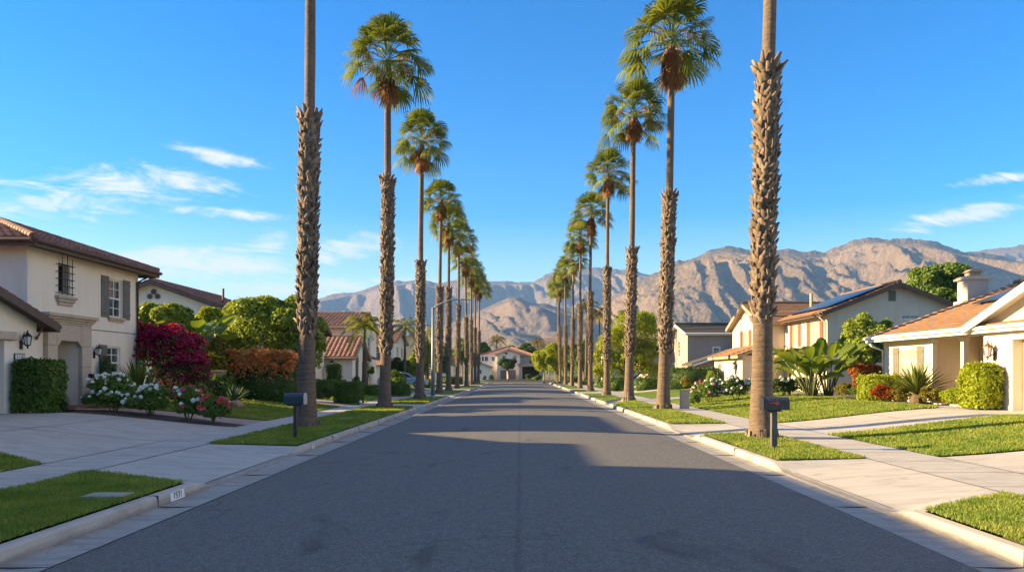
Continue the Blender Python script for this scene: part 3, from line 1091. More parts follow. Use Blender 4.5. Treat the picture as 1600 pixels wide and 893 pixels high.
def mountain(name, D, foot, pts, mat, seed, amp, wl, nu=620, nr=170, x0=-700, x1=2300, power=1.25, skew=0.0, gk=1.0):
    cols = np.linspace(x0, x1, nu)
    pxs, pys = [p[0] for p in pts], [p[1] for p in pts]
    sk = np.interp(cols, pxs, pys)
    k = 5
    sk = np.convolve(np.pad(sk, k, mode='edge'), np.hanning(2 * k + 1) / np.hanning(2 * k + 1).sum(), mode='valid')
    u = (cols - VPX) / F
    t = np.concatenate([np.linspace(0, 1, nr), 1 + np.linspace(0.02, 0.35, 14)])
    Tg, U = np.meshgrid(t, u, indexing='ij')
    H = np.meshgrid(t, EYE + (HZY - sk) / F * D, indexing='ij')[1]
    Y = foot + (D - foot) * Tg
    X = U * Y
    tt = np.clip(Tg, 0, 1)
    base = np.where(Tg <= 1, tt ** power, 1 - (Tg - 1) * 1.6)
    wx = X + 0.35 * wl * perlin(X / wl * 0.8, Y / wl * 0.8, seed + 50)
    wy = Y + 0.35 * wl * perlin(X / wl * 0.8 + 9, Y / wl * 0.8, seed + 60)
    # spurs run down towards the valley, leaning a little
    rg = ridged((wx + skew * (wy - foot)) / wl, wy / (wl * 1.5), seed, 7, 0.5)
    # gullies cut straight down the face between the spurs
    gx_ = (wx + 1.1 * skew * (wy - foot) + 0.5 * wl * perlin(X / wl * 1.7, Y / wl * 0.6, seed + 70)) / (wl * 0.42)
    gul = 1 - np.abs(perlin(gx_, wy / (wl * 2.2), seed + 20)) * 2.2
    gul2 = 1 - np.abs(perlin(gx_ * 2.4 + 7, wy / (wl * 1.1), seed + 21)) * 2.2
    env = np.where(Tg <= 1, np.clip(tt * 1.5, 0, 1) * np.clip((1 - tt) * 2.2, 0.05, 1), 0.08)
    small = ridged(X / (wl * 0.16), Y / (wl * 0.22), seed + 30, 5, 0.6)
    h = H * base * (1 + amp * (rg - 0.40) * env * 1.5 + gk * (np.clip(gul, -1, 1) - 0.45) * env * 0.42 + gk * (np.clip(gul2, -1, 1) - 0.45) * env * 0.16)
    h = h + H * 0.05 * np.clip((1 - tt) * 4, 0.25, 1) * (small - 0.35) * np.clip(tt * 3, 0, 1)
    cap = H * (Y / D) * 1.0
    over = np.maximum(h - cap * 0.97, 0)
    h = np.where(Tg < 1, np.minimum(h, cap * 0.97) + over * 0.08, h)
    h = np.maximum(h, -3.0)
    h = np.where(H < 2.5, -6.0, h)
    V = np.stack([X, Y, h], -1).reshape(-1, 3)
    nrw = len(t)
    idx = np.arange(nrw * nu).reshape(nrw, nu)
    Fq = np.stack([idx[:-1, :-1], idx[:-1, 1:], idx[1:, 1:], idx[1:, :-1]], -1).reshape(-1, 4)
    me = np_mesh(name, V, Fq, smooth=True)
    o = link_mesh(name, me, mat)
    o['kind'] = 'structure'
    return o

M['mtn_far'] = mat_mountain("far_mountain_rock", (0.24, 0.18, 0.14), (0.08, 0.08, 0.06), 0.02)
M['mtn_main'] = mat_mountain("mountain_rock", (0.275, 0.200, 0.135), (0.072, 0.070, 0.048), 0.10)
M['mtn_mid'] = mat_mountain("hill_rock", (0.30, 0.21, 0.145), (0.11, 0.09, 0.055), 0.0)
mountain("mountains", 5200, 3900, [(-700, 500), (300, 480), (420, 477), (490, 470), (530, 461), (565, 455), (600, 446), (640, 439), (665, 441), (690, 447), (715, 441), (760, 440), (800, 441),
    (835, 440), (862, 431), (900, 423), (960, 424), (1010, 428), (1050, 432), (1100, 440), (1300, 430), (1400, 410), (1450, 400), (1510, 397), (1560, 391), (1600, 389), (1700, 384), (1900, 400), (2300, 430)],
    M['mtn_far'], 11, 0.7, 560, nu=900, nr=220, x0=-300, x1=2050, skew=0.4, gk=1.4)
mountain("mountains", 3400, 1900, [(-700, 590), (700, 590), (800, 560), (880, 516), (930, 480), (975, 455), (1010, 438), (1030, 428), (1060, 412), (1085, 402), (1110, 396), (1140, 389), (1165, 392), (1190, 397),
    (1215, 395), (1245, 395), (1265, 398), (1290, 396), (1310, 388), (1335, 378), (1355, 374), (1385, 375), (1410, 379), (1440, 378), (1470, 385), (1500, 394), (1550, 400), (1700, 420), (1900, 440), (2300, 470)],
    M['mtn_main'], 5, 0.62, 430, nu=1350, nr=340, x0=-300, x1=2050, skew=0.5, gk=1.7)
mountain("hills", 3250, 2050, [(-700, 575), (300, 566), (560, 560), (600, 548), (640, 530), (680, 516), (715, 503), (745, 489), (775, 476), (803, 464), (826, 474), (855, 479), (890, 488), (930, 500), (980, 517), (1080, 545), (1300, 575), (2300, 580)],
    M['mtn_far'], 23, 0.75, 360, nu=900, nr=260, x0=-300, x1=2050, skew=0.5, gk=1.6, power=1.0)
mountain("foothills", 1150, 750, [(-700, 570), (400, 562), (640, 557), (760, 553), (800, 541), (850, 529), (872, 523), (905, 531), (1000, 545), (1100, 556), (1400, 560), (2300, 565)],
    M['mtn_mid'], 31, 0.25, 140, nu=420, nr=90)

# --- the air between
def build_haze():
    mb = MB()
    mb.box(-5900, 5900, -300, 7000, -8.0, 790)
    m = bpy.data.materials.new("valley_haze")
    m.use_nodes = True
    nt = m.node_tree
    nt.nodes.remove(nt.nodes["Principled BSDF"])
    pv = node(nt, "ShaderNodeVolumePrincipled")
    pv.inputs["Color"].default_value = (0.22, 0.46, 0.95, 1)
    pv.inputs["Density"].default_value = 0.000085
    pv.inputs["Anisotropy"].default_value = 0.0
    nt.links.new(pv.outputs[0], nt.nodes["Material Output"].inputs["Volume"])
    mb.build("haze", m)['kind'] = 'stuff'
build_haze()
# ------------------------------------------------------------------ house kit
class Wall:
    """a vertical wall run; s runs along it, out is away from the house"""
    def __init__(self, p0, p1):
        self.p0 = Vector((p0[0], p0[1], 0))
        d = Vector((p1[0] - p0[0], p1[1] - p0[1], 0))
        self.L = d.length
        self.d = d.normalized()
        self.n = Vector((self.d.y, -self.d.x, 0))
    def pt(self, s, z, out=0.0):
        p = self.p0 + self.d * s + self.n * out
        return Vector((p.x, p.y, z))
    def box(self, mb, s0, s1, z0, z1, o0, o1):
        mb.bbox(self.pt(s0, z0, o0), self.d * (s1 - s0), self.n * (o1 - o0), (0, 0, z1 - z0))
    def s_of(self, c):
        """distance along the wall of world coordinate c (x or y, whichever the wall runs along)"""
        a = self.d.x if abs(self.d.x) > abs(self.d.y) else self.d.y
        b = self.p0.x if abs(self.d.x) > abs(self.d.y) else self.p0.y
        return (c - b) / a
    def face(self, mb, z0, z1, ops, depth=0.14, gable=None):
        ss = sorted(set([0, self.L] + [o[0] for o in ops] + [o[1] for o in ops]))
        zs = sorted(set([z0, z1] + [min(max(o[2], z0), z1) for o in ops] + [min(max(o[3], z0), z1) for o in ops]))
        for i in range(len(ss) - 1):
            for j in range(len(zs) - 1):
                sc, zc = (ss[i] + ss[i + 1]) / 2, (zs[j] + zs[j + 1]) / 2
                if any(o[0] < sc < o[1] and o[2] < zc < o[3] for o in ops):
                    continue
                mb.add([self.pt(ss[i], zs[j]), self.pt(ss[i + 1], zs[j]), self.pt(ss[i + 1], zs[j + 1]), self.pt(ss[i], zs[j + 1])], [(0, 1, 2, 3)])
        for o in ops:
            a, b, c, e = o[:4]
            dp = o[4] if len(o) > 4 else depth
            q = [(a, c), (b, c), (b, e), (a, e)]
            for k in range(4):
                (s0, w0), (s1, w1) = q[k], q[(k + 1) % 4]
                mb.add([self.pt(s0, w0), self.pt(s0, w0, -dp), self.pt(s1, w1, -dp), self.pt(s1, w1)], [(0, 1, 2, 3)])
        if gable:
            pk_s, pk_z = gable
            mb.add([self.pt(0, z1), self.pt(self.L, z1), self.pt(pk_s, pk_z)], [(0, 1, 2)])

def walls_of(x0, x1, y0, y1):
    return {'E': Wall((x1, y0), (x1, y1)), 'W': Wall((x0, y1), (x0, y0)), 'S': Wall((x0, y0), (x1, y0)), 'N': Wall((x1, y1), (x0, y1))}

def roof_slope(mb, e0, e1, r1, r0, kind='flat', tw=0.30, th=0.36, res=6, lift=0.05):
    """tiled slope from the eave e0-e1 up to the ridge r0-r1, course upon course"""
    e0, e1, r0, r1 = map(Vector, (e0, e1, r0, r1))
    along = (e1 - e0).normalized()
    L = (e1 - e0).length
    upv = (r0 - e0) - along * (r0 - e0).dot(along)
    S = upv.length
    upd = upv.normalized()
    nrm = along.cross(upd)
    if nrm.z < 0:
        nrm = -nrm
    a_in = (r0 - e0).dot(along)
    b_in = (r1 - e0).dot(along)
    rows = max(2, int(round(S / th)))
    nu = max(2, int(L / tw * res)) if kind == 'barrel' else max(2, int(L / tw))
    us = np.linspace(0, L, nu + 1)
    for r in range(rows):
        v0, v1 = S * r / rows, S * (r + 1) / rows
        if r:
            v0 -= 0.03
        base = len(mb.v)
        cnt = 0
        for (v, hgt) in ((v0, 0.0), (v0, lift), (v1, 0.012)):
            lo, hi = a_in * max(0, v) / S, L + (b_in - L) * max(0, v) / S
            for u in us:
                uu = min(max(u, lo), hi)
                h = hgt
                if kind == 'barrel' and hgt > 0:
                    ph = (uu / tw) % 1.0
                    h = hgt + 0.075 * max(0.0, math.sin(math.pi * ph)) ** 0.8 if True else hgt
                elif hgt > 0.03:
                    h = hgt + 0.010 * math.sin(uu * 37.0 + r * 11.3)
                mb.v.append(tuple(e0 + along * uu + upd * v + nrm * h))
        n = nu + 1
        flip = along.cross(upd).z < 0
        for k in range(2):
            for i in range(nu):
                f = (base + k * n + i, base + k * n + i + 1, base + (k + 1) * n + i + 1, base + (k + 1) * n + i)
                mb.f.append(tuple(reversed(f)) if flip else f)

def ridge_caps(mb, a, b, r=0.13, step=0.38):
    a, b = Vector(a), Vector(b)
    L = (b - a).length
    n = max(1, int(L / step))
    d = (b - a) / n
    for i in range(n):
        p0, p1 = a + d * i, a + d * (i + 1.08)
        mb.tube([p0 + Vector((0, 0, 0.02)), p1 + Vector((0, 0, 0.035))], [r, r * 0.82], 8)

def gable_roof(house, x0, x1, y0, y1, ze, pitch, ax, mats, over=0.45, rake=0.35, kind='flat', tw=0.30, res=6, ends=(True, True), drop=None):
    """ridge along ax ('X' or 'Y'); returns (roof part, ridge height, ridge position)"""
    tile, trim, soffit = mats
    roof, fas = MB(), MB()
    cap = MB()
    if ax == 'Y':
        xm = (x0 + x1) / 2
        hw = (x1 - x0) / 2
        zr = ze + pitch * hw
        zl = ze - pitch * over
        ya, yb = y0 - rake, y1 + rake
        pr0, pr1 = (xm, ya, zr), (xm, yb, zr)
        sides = [((x0 - over, yb, zl), (x0 - over, ya, zl), (xm, ya, zr), (xm, yb, zr)), ((x1 + over, ya, zl), (x1 + over, yb, zl), (xm, yb, zr), (xm, ya, zr))]
    else:
        ym = (y0 + y1) / 2
        hw = (y1 - y0) / 2
        zr = ze + pitch * hw
        zl = ze - pitch * over
        xa, xb = x0 - rake, x1 + rake
        pr0, pr1 = (xa, ym, zr), (xb, ym, zr)
        sides = [((xa, y0 - over, zl), (xb, y0 - over, zl), (xb, ym, zr), (xa, ym, zr)), ((xb, y1 + over, zl), (xa, y1 + over, zl), (xa, ym, zr), (xb, ym, zr))]
    T = Vector((0, 0, 0.09))
    for (e0, e1, r1, r0) in sides:
        roof_slope(roof, Vector(e0) + T, Vector(e1) + T, Vector(r1) + T, Vector(r0) + T, kind, tw, 0.34, res)
        e0, e1, r1, r0 = map(Vector, (e0, e1, r1, r0))
        D = Vector((0, 0, -0.10))
        # deck
        fas.add([e0 + T * 0.9, e1 + T * 0.9, r1 + T * 0.9, r0 + T * 0.9, e0 + D * .2, e1 + D * .2, r1 + D * .2, r0 + D * .2], [(3, 2, 1, 0), (4, 5, 6, 7), (0, 1, 5, 4), (1, 2, 6, 5), (3, 0, 4, 7)])
        # eave board and rake boards, proud of the deck
        o = ((e1 - e0).normalized().cross(Vector((0, 0, 1)))).normalized()
        if o.dot(e0 - r0) < 0: o = -o
        fas.bbox(e0 + o * 0.003 + Vector((0, 0, -0.14)), e1 - e0, o * 0.04, (0, 0, 0.20))
        fas.tube([e0 + o * 0.10 + Vector((0, 0, 0.02)), e1 + o * 0.10 + Vector((0, 0, 0.02))], 0.062, 8)
        for (p, q, sg) in ((e0, r0, -1), (e1, r1, 1)):
            al = (e1 - e0).normalized() * sg
            fas.bbox(p + al * 0.003 + Vector((0, 0, -0.15)), q - p, al * 0.05, (0, 0, 0.255))
    ridge_caps(cap, Vector(pr0) + T + Vector((0, 0, 0.03)), Vector(pr1) + T + Vector((0, 0, 0.03)))
    ro = roof.build("roof", tile, house)
    fas.build("fascia", trim, ro)
    cap.build("ridge_cap", tile, ro)
    return ro, zr

def hip_roof(house, x0, x1, y0, y1, ze, pitch, mats, over=0.5, kind='flat', tw=0.30, res=6):
    tile, trim, soffit = mats
    roof, fas, cap = MB(), MB(), MB()
    X0, X1, Y0, Y1 = x0 - over, x1 + over, y0 - over, y1 + over
    zl = ze - pitch * over
    w, l = X1 - X0, Y1 - Y0
    h = min(w, l) / 2
    zr = zl + pitch * h
    if w >= l:
        ra, rb = Vector((X0 + h, (Y0 + Y1) / 2, zr)), Vector((X1 - h, (Y0 + Y1) / 2, zr))
    else:
        ra, rb = Vector(((X0 + X1) / 2, Y0 + h, zr)), Vector(((X0 + X1) / 2, Y1 - h, zr))
    c = [Vector((X0, Y0, zl)), Vector((X1, Y0, zl)), Vector((X1, Y1, zl)), Vector((X0, Y1, zl))]
    if w >= l:
        sl = [(c[0], c[1], rb, ra), (c[1], c[2], rb, rb), (c[2], c[3], ra, rb), (c[3], c[0], ra, ra)]
        hips = [(c[0], ra), (c[3], ra), (c[1], rb), (c[2], rb)]
    else:
        sl = [(c[0], c[1], ra, ra), (c[1], c[2], rb, ra), (c[2], c[3], rb, rb), (c[3], c[0], ra, rb)]
        hips = [(c[0], ra), (c[1], ra), (c[2], rb), (c[3], rb)]
    T = Vector((0, 0, 0.07))
    for (e0, e1, r1, r0) in sl:
        roof_slope(roof, e0 + T, e1 + T, r1 + T, r0 + T, kind, tw, 0.34, res)
        o = ((e1 - e0).normalized().cross(Vector((0, 0, 1)))).normalized()
        fas.bbox(e0 + o * 0.003 + Vector((0, 0, -0.14)), e1 - e0, o * 0.04, (0, 0, 0.19))
        fas.tube([e0 + o * 0.10 + Vector((0, 0, 0.03)), e1 + o * 0.10 + Vector((0, 0, 0.03))], 0.065, 8)
    fas.add([p + Vector((0, 0, -0.04)) for p in c], [(3, 2, 1, 0)])
    for a, b in hips:
        ridge_caps(cap, a + T + Vector((0, 0, 0.05)), b + T + Vector((0, 0, 0.05)))
    if (rb - ra).length > 0.3:
        ridge_caps(cap, ra + T + Vector((0, 0, 0.05)), rb + T + Vector((0, 0, 0.05)))
    ro = roof.build("roof", tile, house)
    fas.build("fascia", trim, ro)
    cap.build("ridge_cap", tile, ro)
    return ro, zr

def window(house, W, a, b, z0, z1, frame, glass, nx=2, nz=2, split=True, depth=0.11, sill=None, shutters=None, sw=0.42, label=None, casing=None):
    """a, b: world coordinates along the wall"""
    s0, s1 = sorted((W.s_of(a), W.s_of(b)))
    f, p = MB(), MB()
    t = 0.055
    o0, o1 = -depth, -depth + 0.05
    W.box(f, s0, s0 + t, z0, z1, o0, o1)
    W.box(f, s1 - t, s1, z0, z1, o0, o1)
    W.box(f, s0 + t, s1 - t, z0, z0 + t, o0, o1)
    W.box(f, s0 + t, s1 - t, z1 - t, z1, o0, o1)
    zm = (z0 + z1) / 2
    if split:
        W.box(f, s0 + t, s1 - t, zm - 0.03, zm + 0.03, o0 + 0.004, o1 + 0.006)
    for i in range(1, nx):
        s = s0 + (s1 - s0) * i / nx
        W.box(f, s - 0.014, s + 0.014, z0 + t, zm - 0.03 if split else z1 - t, o0 + 0.008, o1 - 0.012)
        if split:
            W.box(f, s - 0.014, s + 0.014, zm + 0.03, z1 - t, o0 + 0.008, o1 - 0.012)
    if nz > 1:
        for (lo, hi) in (((z0, zm), (zm, z1)) if split else ((z0, z1),)):
            for j in range(1, nz):
                z = lo + (hi - lo) * j / nz
                W.box(f, s0 + t, s1 - t, z - 0.012, z + 0.012, o0 + 0.006, o1 - 0.016)
    fo = f.build("window", frame, house)
    W.box(p, s0 + 0.01, s1 - 0.01, z0 + 0.01, z1 - 0.01, -depth - 0.03, -depth + 0.012)
    p.build("pane", glass, fo)
    if casing:
        c = MB()
        k = 0.11
        W.box(c, s0 - k, s0, z0, z1 + k, 0.002, 0.04)
        W.box(c, s1, s1 + k, z0, z1 + k, 0.002, 0.04)
        W.box(c, s0, s1, z1, z1 + k, 0.002, 0.04)
        W.box(c, s0 - k, s1 + k, z0 - k, z0, 0.002, 0.05)
        c.build("casing", casing, fo)
    if sill:
        c = MB()
        W.box(c, s0 - 0.10, s1 + 0.10, z0 - 0.09, z0, 0.002, 0.10)
        W.box(c, s0 - 0.05, s1 + 0.05, z0 - 0.17, z0 - 0.092, 0.002, 0.06)
        c.build("sill", sill, fo)
    if shutters:
        for (q0, q1) in ((s0 - sw - 0.03, s0 - 0.03), (s1 + 0.03, s1 + sw + 0.03)):
            shutter(house, W, q0, q1, z0 - 0.04, z1 + 0.06, shutters)
    return fo

def shutter(house, W, q0, q1, z0, z1, mat):
    c = MB()
    n = 3
    w = (q1 - q0) / n
    for i in range(n):
        W.box(c, q0 + i * w + 0.005, q0 + (i + 1) * w - 0.005, z0, z1, 0.004, 0.032)
    for z in (z0 + 0.16, z1 - 0.24):
        W.box(c, q0 + 0.004, q1 - 0.004, z, z + 0.09, 0.034, 0.05)
    return c.build("shutter", mat, house)

def downspout(house, mat, x, y, ztop, zbot, ex, ey, r=0.045):
    """gutter drop: from the eave (ex, ey off the wall line) back to the wall and down"""
    c = MB()
    c.tube([(x + ex, y + ey, ztop), (x + ex * 0.95, y + ey * 0.95, ztop - 0.12), (x, y, ztop - 0.42), (x, y, zbot)], r, 8)
    return c.build("downspout", mat, house, smooth=True)

def garage_door(house, W, a, b, z0, z1, mat, depth=0.16, rows=4, cols=4):
    s0, s1 = sorted((W.s_of(a), W.s_of(b)))
    c = MB()
    W.box(c, s0 + 0.004, s1 - 0.004, z0, z1 - 0.004, -depth - 0.05, -depth + 0.01)
    hh = (z1 - z0) / rows
    ww = (s1 - s0) / cols
    for i in range(rows):
        for j in range(cols):
            W.box(c, s0 + j * ww + 0.07, s0 + (j + 1) * ww - 0.07, z0 + i * hh + 0.07, z0 + (i + 1) * hh - 0.07, -depth + 0.011, -depth + 0.028)
    return c.build("garage_door", mat, house)

def carriage_lamp(house, p, out, mat, k=1.0, glass=None):
    """wall lantern at p on the wall, out = the way it faces"""
    p, n = Vector(p), Vector(out)
    m = MB()
    side = Vector((-n.y, n.x, 0))
    m.bbox(p - side * 0.05 * k + Vector((0, 0, -0.12 * k)), side * 0.10 * k, n * 0.03, (0, 0, 0.24 * k))
    c = p + n * 0.19 * k
    m.tube([p + n * 0.02 + Vector((0, 0, 0.08 * k)), p + n * 0.09 * k + Vector((0, 0, 0.02 * k)), c + Vector((0, 0, -0.02 * k))], 0.014 * k, 6)
    m.tube([p + n * 0.02 + Vector((0, 0, 0.1 * k)), p + n * 0.1 * k + Vector((0, 0, 0.34 * k)), c + Vector((0, 0, 0.33 * k))], 0.012 * k, 6)
    m.lathe(c + Vector((0, 0, -0.02 * k)), [(0.0, -0.1 * k), (0.02 * k, -0.07 * k), (0.03 * k, -0.02 * k), (0.075 * k, 0.0), (0.08 * k, 0.02 * k)], 6)
    for i in range(6):
        a = math.pi * 2 * i / 6
        d = Vector((math.cos(a), math.sin(a), 0))
        m.tube([c + d * 0.078 * k, c + d * 0.108 * k + Vector((0, 0, 0.22 * k))], 0.008 * k, 5)
    m.lathe(c + Vector((0, 0, 0.22 * k)), [(0.125 * k, 0.0), (0.12 * k, 0.02 * k), (0.07 * k, 0.07 * k), (0.03 * k, 0.1 * k), (0.018 * k, 0.13 * k), (0.024 * k, 0.15 * k), (0.0, 0.19 * k)], 6)
    o = m.build("wall_lamp", mat, house)
    g = MB()
    g.lathe(c, [(0.068 * k, 0.015 * k), (0.095 * k, 0.215 * k)], 6)
    g.build("lamp_glass", glass or M['glass_lamp'], o)
    return o

def vent(house, W, s, z, w, h, mat):
    c = MB()
    W.box(c, s - w / 2, s + w / 2, z - h / 2, z + h / 2, 0.004, 0.03)
    n = 6
    for i in range(n):
        zz = z - h / 2 + h * (i + 0.5) / n
        W.box(c, s - w / 2 + 0.03, s + w / 2 - 0.03, zz - 0.014, zz + 0.014, 0.032, 0.05)
    return c.build("gable_vent", mat, house)

TILE_CLAY = mat_tile("clay_barrel_tile", [(0.12, 0.055, 0.038), (0.21, 0.095, 0.062), (0.28, 0.145, 0.095), (0.17, 0.08, 0.06)])
TILE_CLAY2 = mat_tile("warm_clay_tile", [(0.17, 0.085, 0.055), (0.30, 0.155, 0.10), (0.36, 0.21, 0.14), (0.24, 0.115, 0.08)])
TILE_TAN = mat_tile("tan_concrete_tile", [(0.17, 0.090, 0.042), (0.22, 0.118, 0.056), (0.245, 0.135, 0.066), (0.195, 0.102, 0.048)], (0.33, 0.34, 0.13), lichen=0.08)
TILE_DARK = mat_tile("dark_slate_tile", [(0.055, 0.047, 0.04), (0.085, 0.072, 0.06), (0.07, 0.06, 0.05)], (0.33, 0.34, 0.13))
TILE_PINK = mat_tile("rosy_concrete_tile", [(0.27, 0.14, 0.095), (0.33, 0.18, 0.125), (0.30, 0.16, 0.11)], (0.5, 0.5, 0.2))
ST_CREAM = mat_stucco("cream_stucco", (0.78, 0.70, 0.59))
ST_WHITE = mat_stucco("white_stucco", (0.76, 0.70, 0.61))
ST_BEIGE = mat_stucco("beige_stucco", (0.62, 0.53, 0.41))
ST_GREY = mat_stucco("greyish_stucco", (0.50, 0.44, 0.37))
ST_TAN = mat_stucco("tan_stucco", (0.55, 0.43, 0.30))
ST_TAUPE = mat_stucco("taupe_stucco", (0.36, 0.30, 0.25))
ST_YELLOW = mat_stucco("pale_yellow_stucco", (0.62, 0.52, 0.34))

# ------------------------------------------------------------------ near left house
def house_near_left():
    h = thing("stucco_house", "cream two-storey stucco house with red clay tile roof, barred window and stone entry", "house", (-18, 24, 0.58))
    z0, ze = 0.56, 5.95
    x1, ya, yb = -15.27, 22.8, 29.4
    W = walls_of(-25, x1, ya, yb)
    wm = MB()
    E = W['E']
    so = E.s_of
    eb0, eb1 = 24.05, 25.40
    ops = [(so(24.32), so(24.95), 4.45, 5.42, 0.22), (so(27.32), so(28.22), 3.86, 5.28, 0.12), (so(27.2), so(28.1), 1.55, 2.75, 0.12), (so(eb0), so(eb1), z0, 2.98, 0.0)]
    E.face(wm, z0, ze, ops)
    S = W['S']
    S.face(wm, z0, ze, [])
    W['W'].face(wm, z0, ze, [])
    W['N'].face(wm, z0, ze, [])
    # entry recess
    dp = 1.1
    for q in ([E.pt(so(eb0), z0), E.pt(so(eb0), z0, -dp), E.pt(so(eb0), 2.98, -dp), E.pt(so(eb0), 2.98)],
              [E.pt(so(eb1), z0, -dp), E.pt(so(eb1), z0), E.pt(so(eb1), 2.98), E.pt(so(eb1), 2.98, -dp)],
              [E.pt(so(eb0), z0, -dp), E.pt(so(eb1), z0, -dp), E.pt(so(eb1), 2.98, -dp), E.pt(so(eb0), 2.98, -dp)],
              [E.pt(so(eb0), 2.98, -dp), E.pt(so(eb1), 2.98, -dp), E.pt(so(eb1), 2.98), E.pt(so(eb0), 2.98)]):
        wm.add(q, [(0, 1, 2, 3)])
    # garage wing, gable towards the street
    gx, g0, g1, gze = -14.97, 14.4, 22.78, 3.34
    G = walls_of(-21, gx, g0, g1)
    ge = G['E']
    gs = ge.s_of
    gops = [(gs(16.9), gs(21.35), z0, 2.72, 0.34)]
    pk = gze + 0.33 * (g1 - g0) / 2
    ge.face(wm, z0 - 0.1, gze, gops, gable=(ge.L / 2, pk))
    G['S'].face(wm, z0 - 0.1, gze, [])
    G['N'].face(wm, z0 - 0.1, gze, [])
    # upper block added out of view, shaped to shade the street
    U = walls_of(-25, -17.3, 14.6, 18.0)
    for k in 'ESN':
        U[k].face(wm, z0, 6.1, [])
    wm.build("wall", ST_CREAM, h)
    # plinth moulding on the garage wall and the thin band across the front
    t = MB()
    ge.box(t, gs(21.36), ge.L, z0 - 0.1, z0 + 0.1, 0.003, 0.035)
    t.build("plinth", ST_CREAM, h)
    t = MB()
    E.box(t, so(26.2), so(29.38), 3.30, 3.325, 0.003, 0.012)
    t.build("stucco_joint", M['joint'], h)
    garage_door(h, ge, 16.9, 21.35, z0 - 0.02, 2.715, M['garage_brown'], 0.34)
    l = MB()
    ge.box(l, gs(16.4), gs(21.75), 2.73, 2.98, 0.003, 0.16)
    l.build("garage_lintel", M['stone_trim'], h, bevel=0.05)
    # stone entry surround
    s = MB()
    a0, a1 = so(23.55), so(25.95)
    ztop = 3.45
    E.box(s, a0, so(eb0), z0, ztop, 0.004, 0.16)
    E.box(s, so(eb1), a1, z0, ztop, 0.004, 0.16)
    E.box(s, so(eb0), so(eb1), 2.84, ztop, 0.004, 0.158)
    for c0, sg in ((so(eb0), 1), (so(eb1), -1)):          # eased corners of the opening
        s.prism([E.pt(c0, 2.84, 0.156), E.pt(c0 + sg * 0.22, 2.84, 0.156), E.pt(c0, 2.62, 0.156)], -E.n * 0.15)
    so_ = s.build("entry_surround", M['entry_stone'], h, bevel=0.012)
    c = MB()
    for k, (za, zb, o, e) in enumerate(((3.45, 3.53, 0.20, 0.05), (3.53, 3.61, 0.26, 0.11), (3.61, 3.72, 0.33, 0.18))):
        E.box(c, a0 - e, a1 + e, za, zb, 0.004, o)
    c.build("entry_cornice", M['stone_trim'], so_, bevel=0.015)
    d = MB()
    d.bbox(E.pt(so(eb0) + 0.003, z0 + 0.1, -0.95), E.n * 0.62, E.d * 0.05, (0, 0, 2.2))
    do = d.build("front_door", M['door_dark'], h)
    d = MB()
    d.bbox(E.pt(so(eb0) + 0.003, z0 + 0.1, -0.32), E.n * 0.22, E.d * 0.07, (0, 0, 2.24))
    d.build("door_frame", M['white_trim'], do)
    d = MB()
    E.box(d, so(24.0), so(26.4), z0 - 0.2, z0 + 0.1, 0.17, 0.75)
    E.box(d, so(eb0) + .004, so(eb1) - .004, z0 - 0.2, z0 + 0.098, -dp + .004, 0.17)
    d.build("entry_step", M['brick'], h, bevel=0.01)
    # windows
    w = window(h, E, 24.32, 24.95, 4.45, 5.42, M['tan_trim'], M['glass_dark'], 1, 1, False, 0.20)
    g = MB()
    for i in range(5):
        z = 4.42 + i * 0.235
        g.tube([E.pt(so(24.18), z, 0.10), E.pt(so(25.05), z, 0.10)], 0.016, 6)
        for q in (24.18, 25.05):
            g.tube([E.pt(so(q), z, 0.10), E.pt(so(q), z, -0.02)], 0.011, 5)
    for q in (24.36, 24.63, 24.9):
        g.tube([E.pt(so(q), 4.36, 0.115), E.pt(so(q), 5.6, 0.115)], 0.014, 6)
    g.tube([E.pt(so(24.63), 5.6, 0.115), E.pt(so(24.58), 5.68, 0.16), E.pt(so(24.52), 5.66, 0.2)], 0.013, 5)
    g.build("window_grille", M['black_metal'], w)
    sh = MB()
    E.box(sh, so(24.74), so(24.94), 4.46, 5.41, -0.15, -0.11)
    sh.build("inner_shutter", M['shutter_grey'], w)
    c = MB()
    for za, zb, o, e in ((4.24, 4.34, 0.16, 0.2), (4.13, 4.238, 0.12, 0.14), (4.02, 4.128, 0.08, 0.06)):
        E.box(c, so(24.32) - e, so(24.95) + e, za, zb, 0.003, o)
    c.build("window_ledge", M['stone_trim'], w, bevel=0.02)
    window(h, E, 27.32, 28.22, 3.86, 5.28, M['white_trim'], M['glass_dark'], 2, 2, True, 0.12, M['stone_trim'], M['shutter_grey'], 0.5)
    window(h, E, 27.2, 28.1, 1.55, 2.75, M['white_trim'], M['glass_green'], 2, 2, True, 0.12, None)
    shutter(h, E, so(26.66), so(27.16), 1.5, 2.8, M['shutter_grey'])
    carriage_lamp(h, E.pt(so(26.35), 2.42), (1, 0, 0), M['black_metal'], 1.0)
    carriage_lamp(h, ge.pt(gs(22.05), 2.62), (1, 0, 0), M['black_metal'], 1.1)
    # house number plate
    pl = MB()
    ge.box(pl, gs(21.74), gs(22.2), 2.16, 2.36, 0.004, 0.035)
    po = pl.build("number_plate", M['black_metal'], h)
    pw = MB()
    ge.box(pw, gs(21.77), gs(22.17), 2.185, 2.335, 0.036, 0.039)
    pw.build("plate_face", M['white_paint'], po)
    txt_mesh("plate_digits", "2110", 0.16, ge.pt(gs(21.97), 2.26, 0.042), (R(90), 0, R(90)), M['black_paint'], po)
    mats = (TILE_CLAY, M['brown_trim'], M['brown_trim'])
    hip_roof(h, -25, x1, ya, yb, ze, 0.34, mats, 0.55, 'barrel', 0.26, 7)
    hip_roof(h, -25, -17.3, 14.6, 18.0, 6.1, 0.34, mats, 0.5, 'barrel', 0.26, 4)  # roof of the added shade-casting block
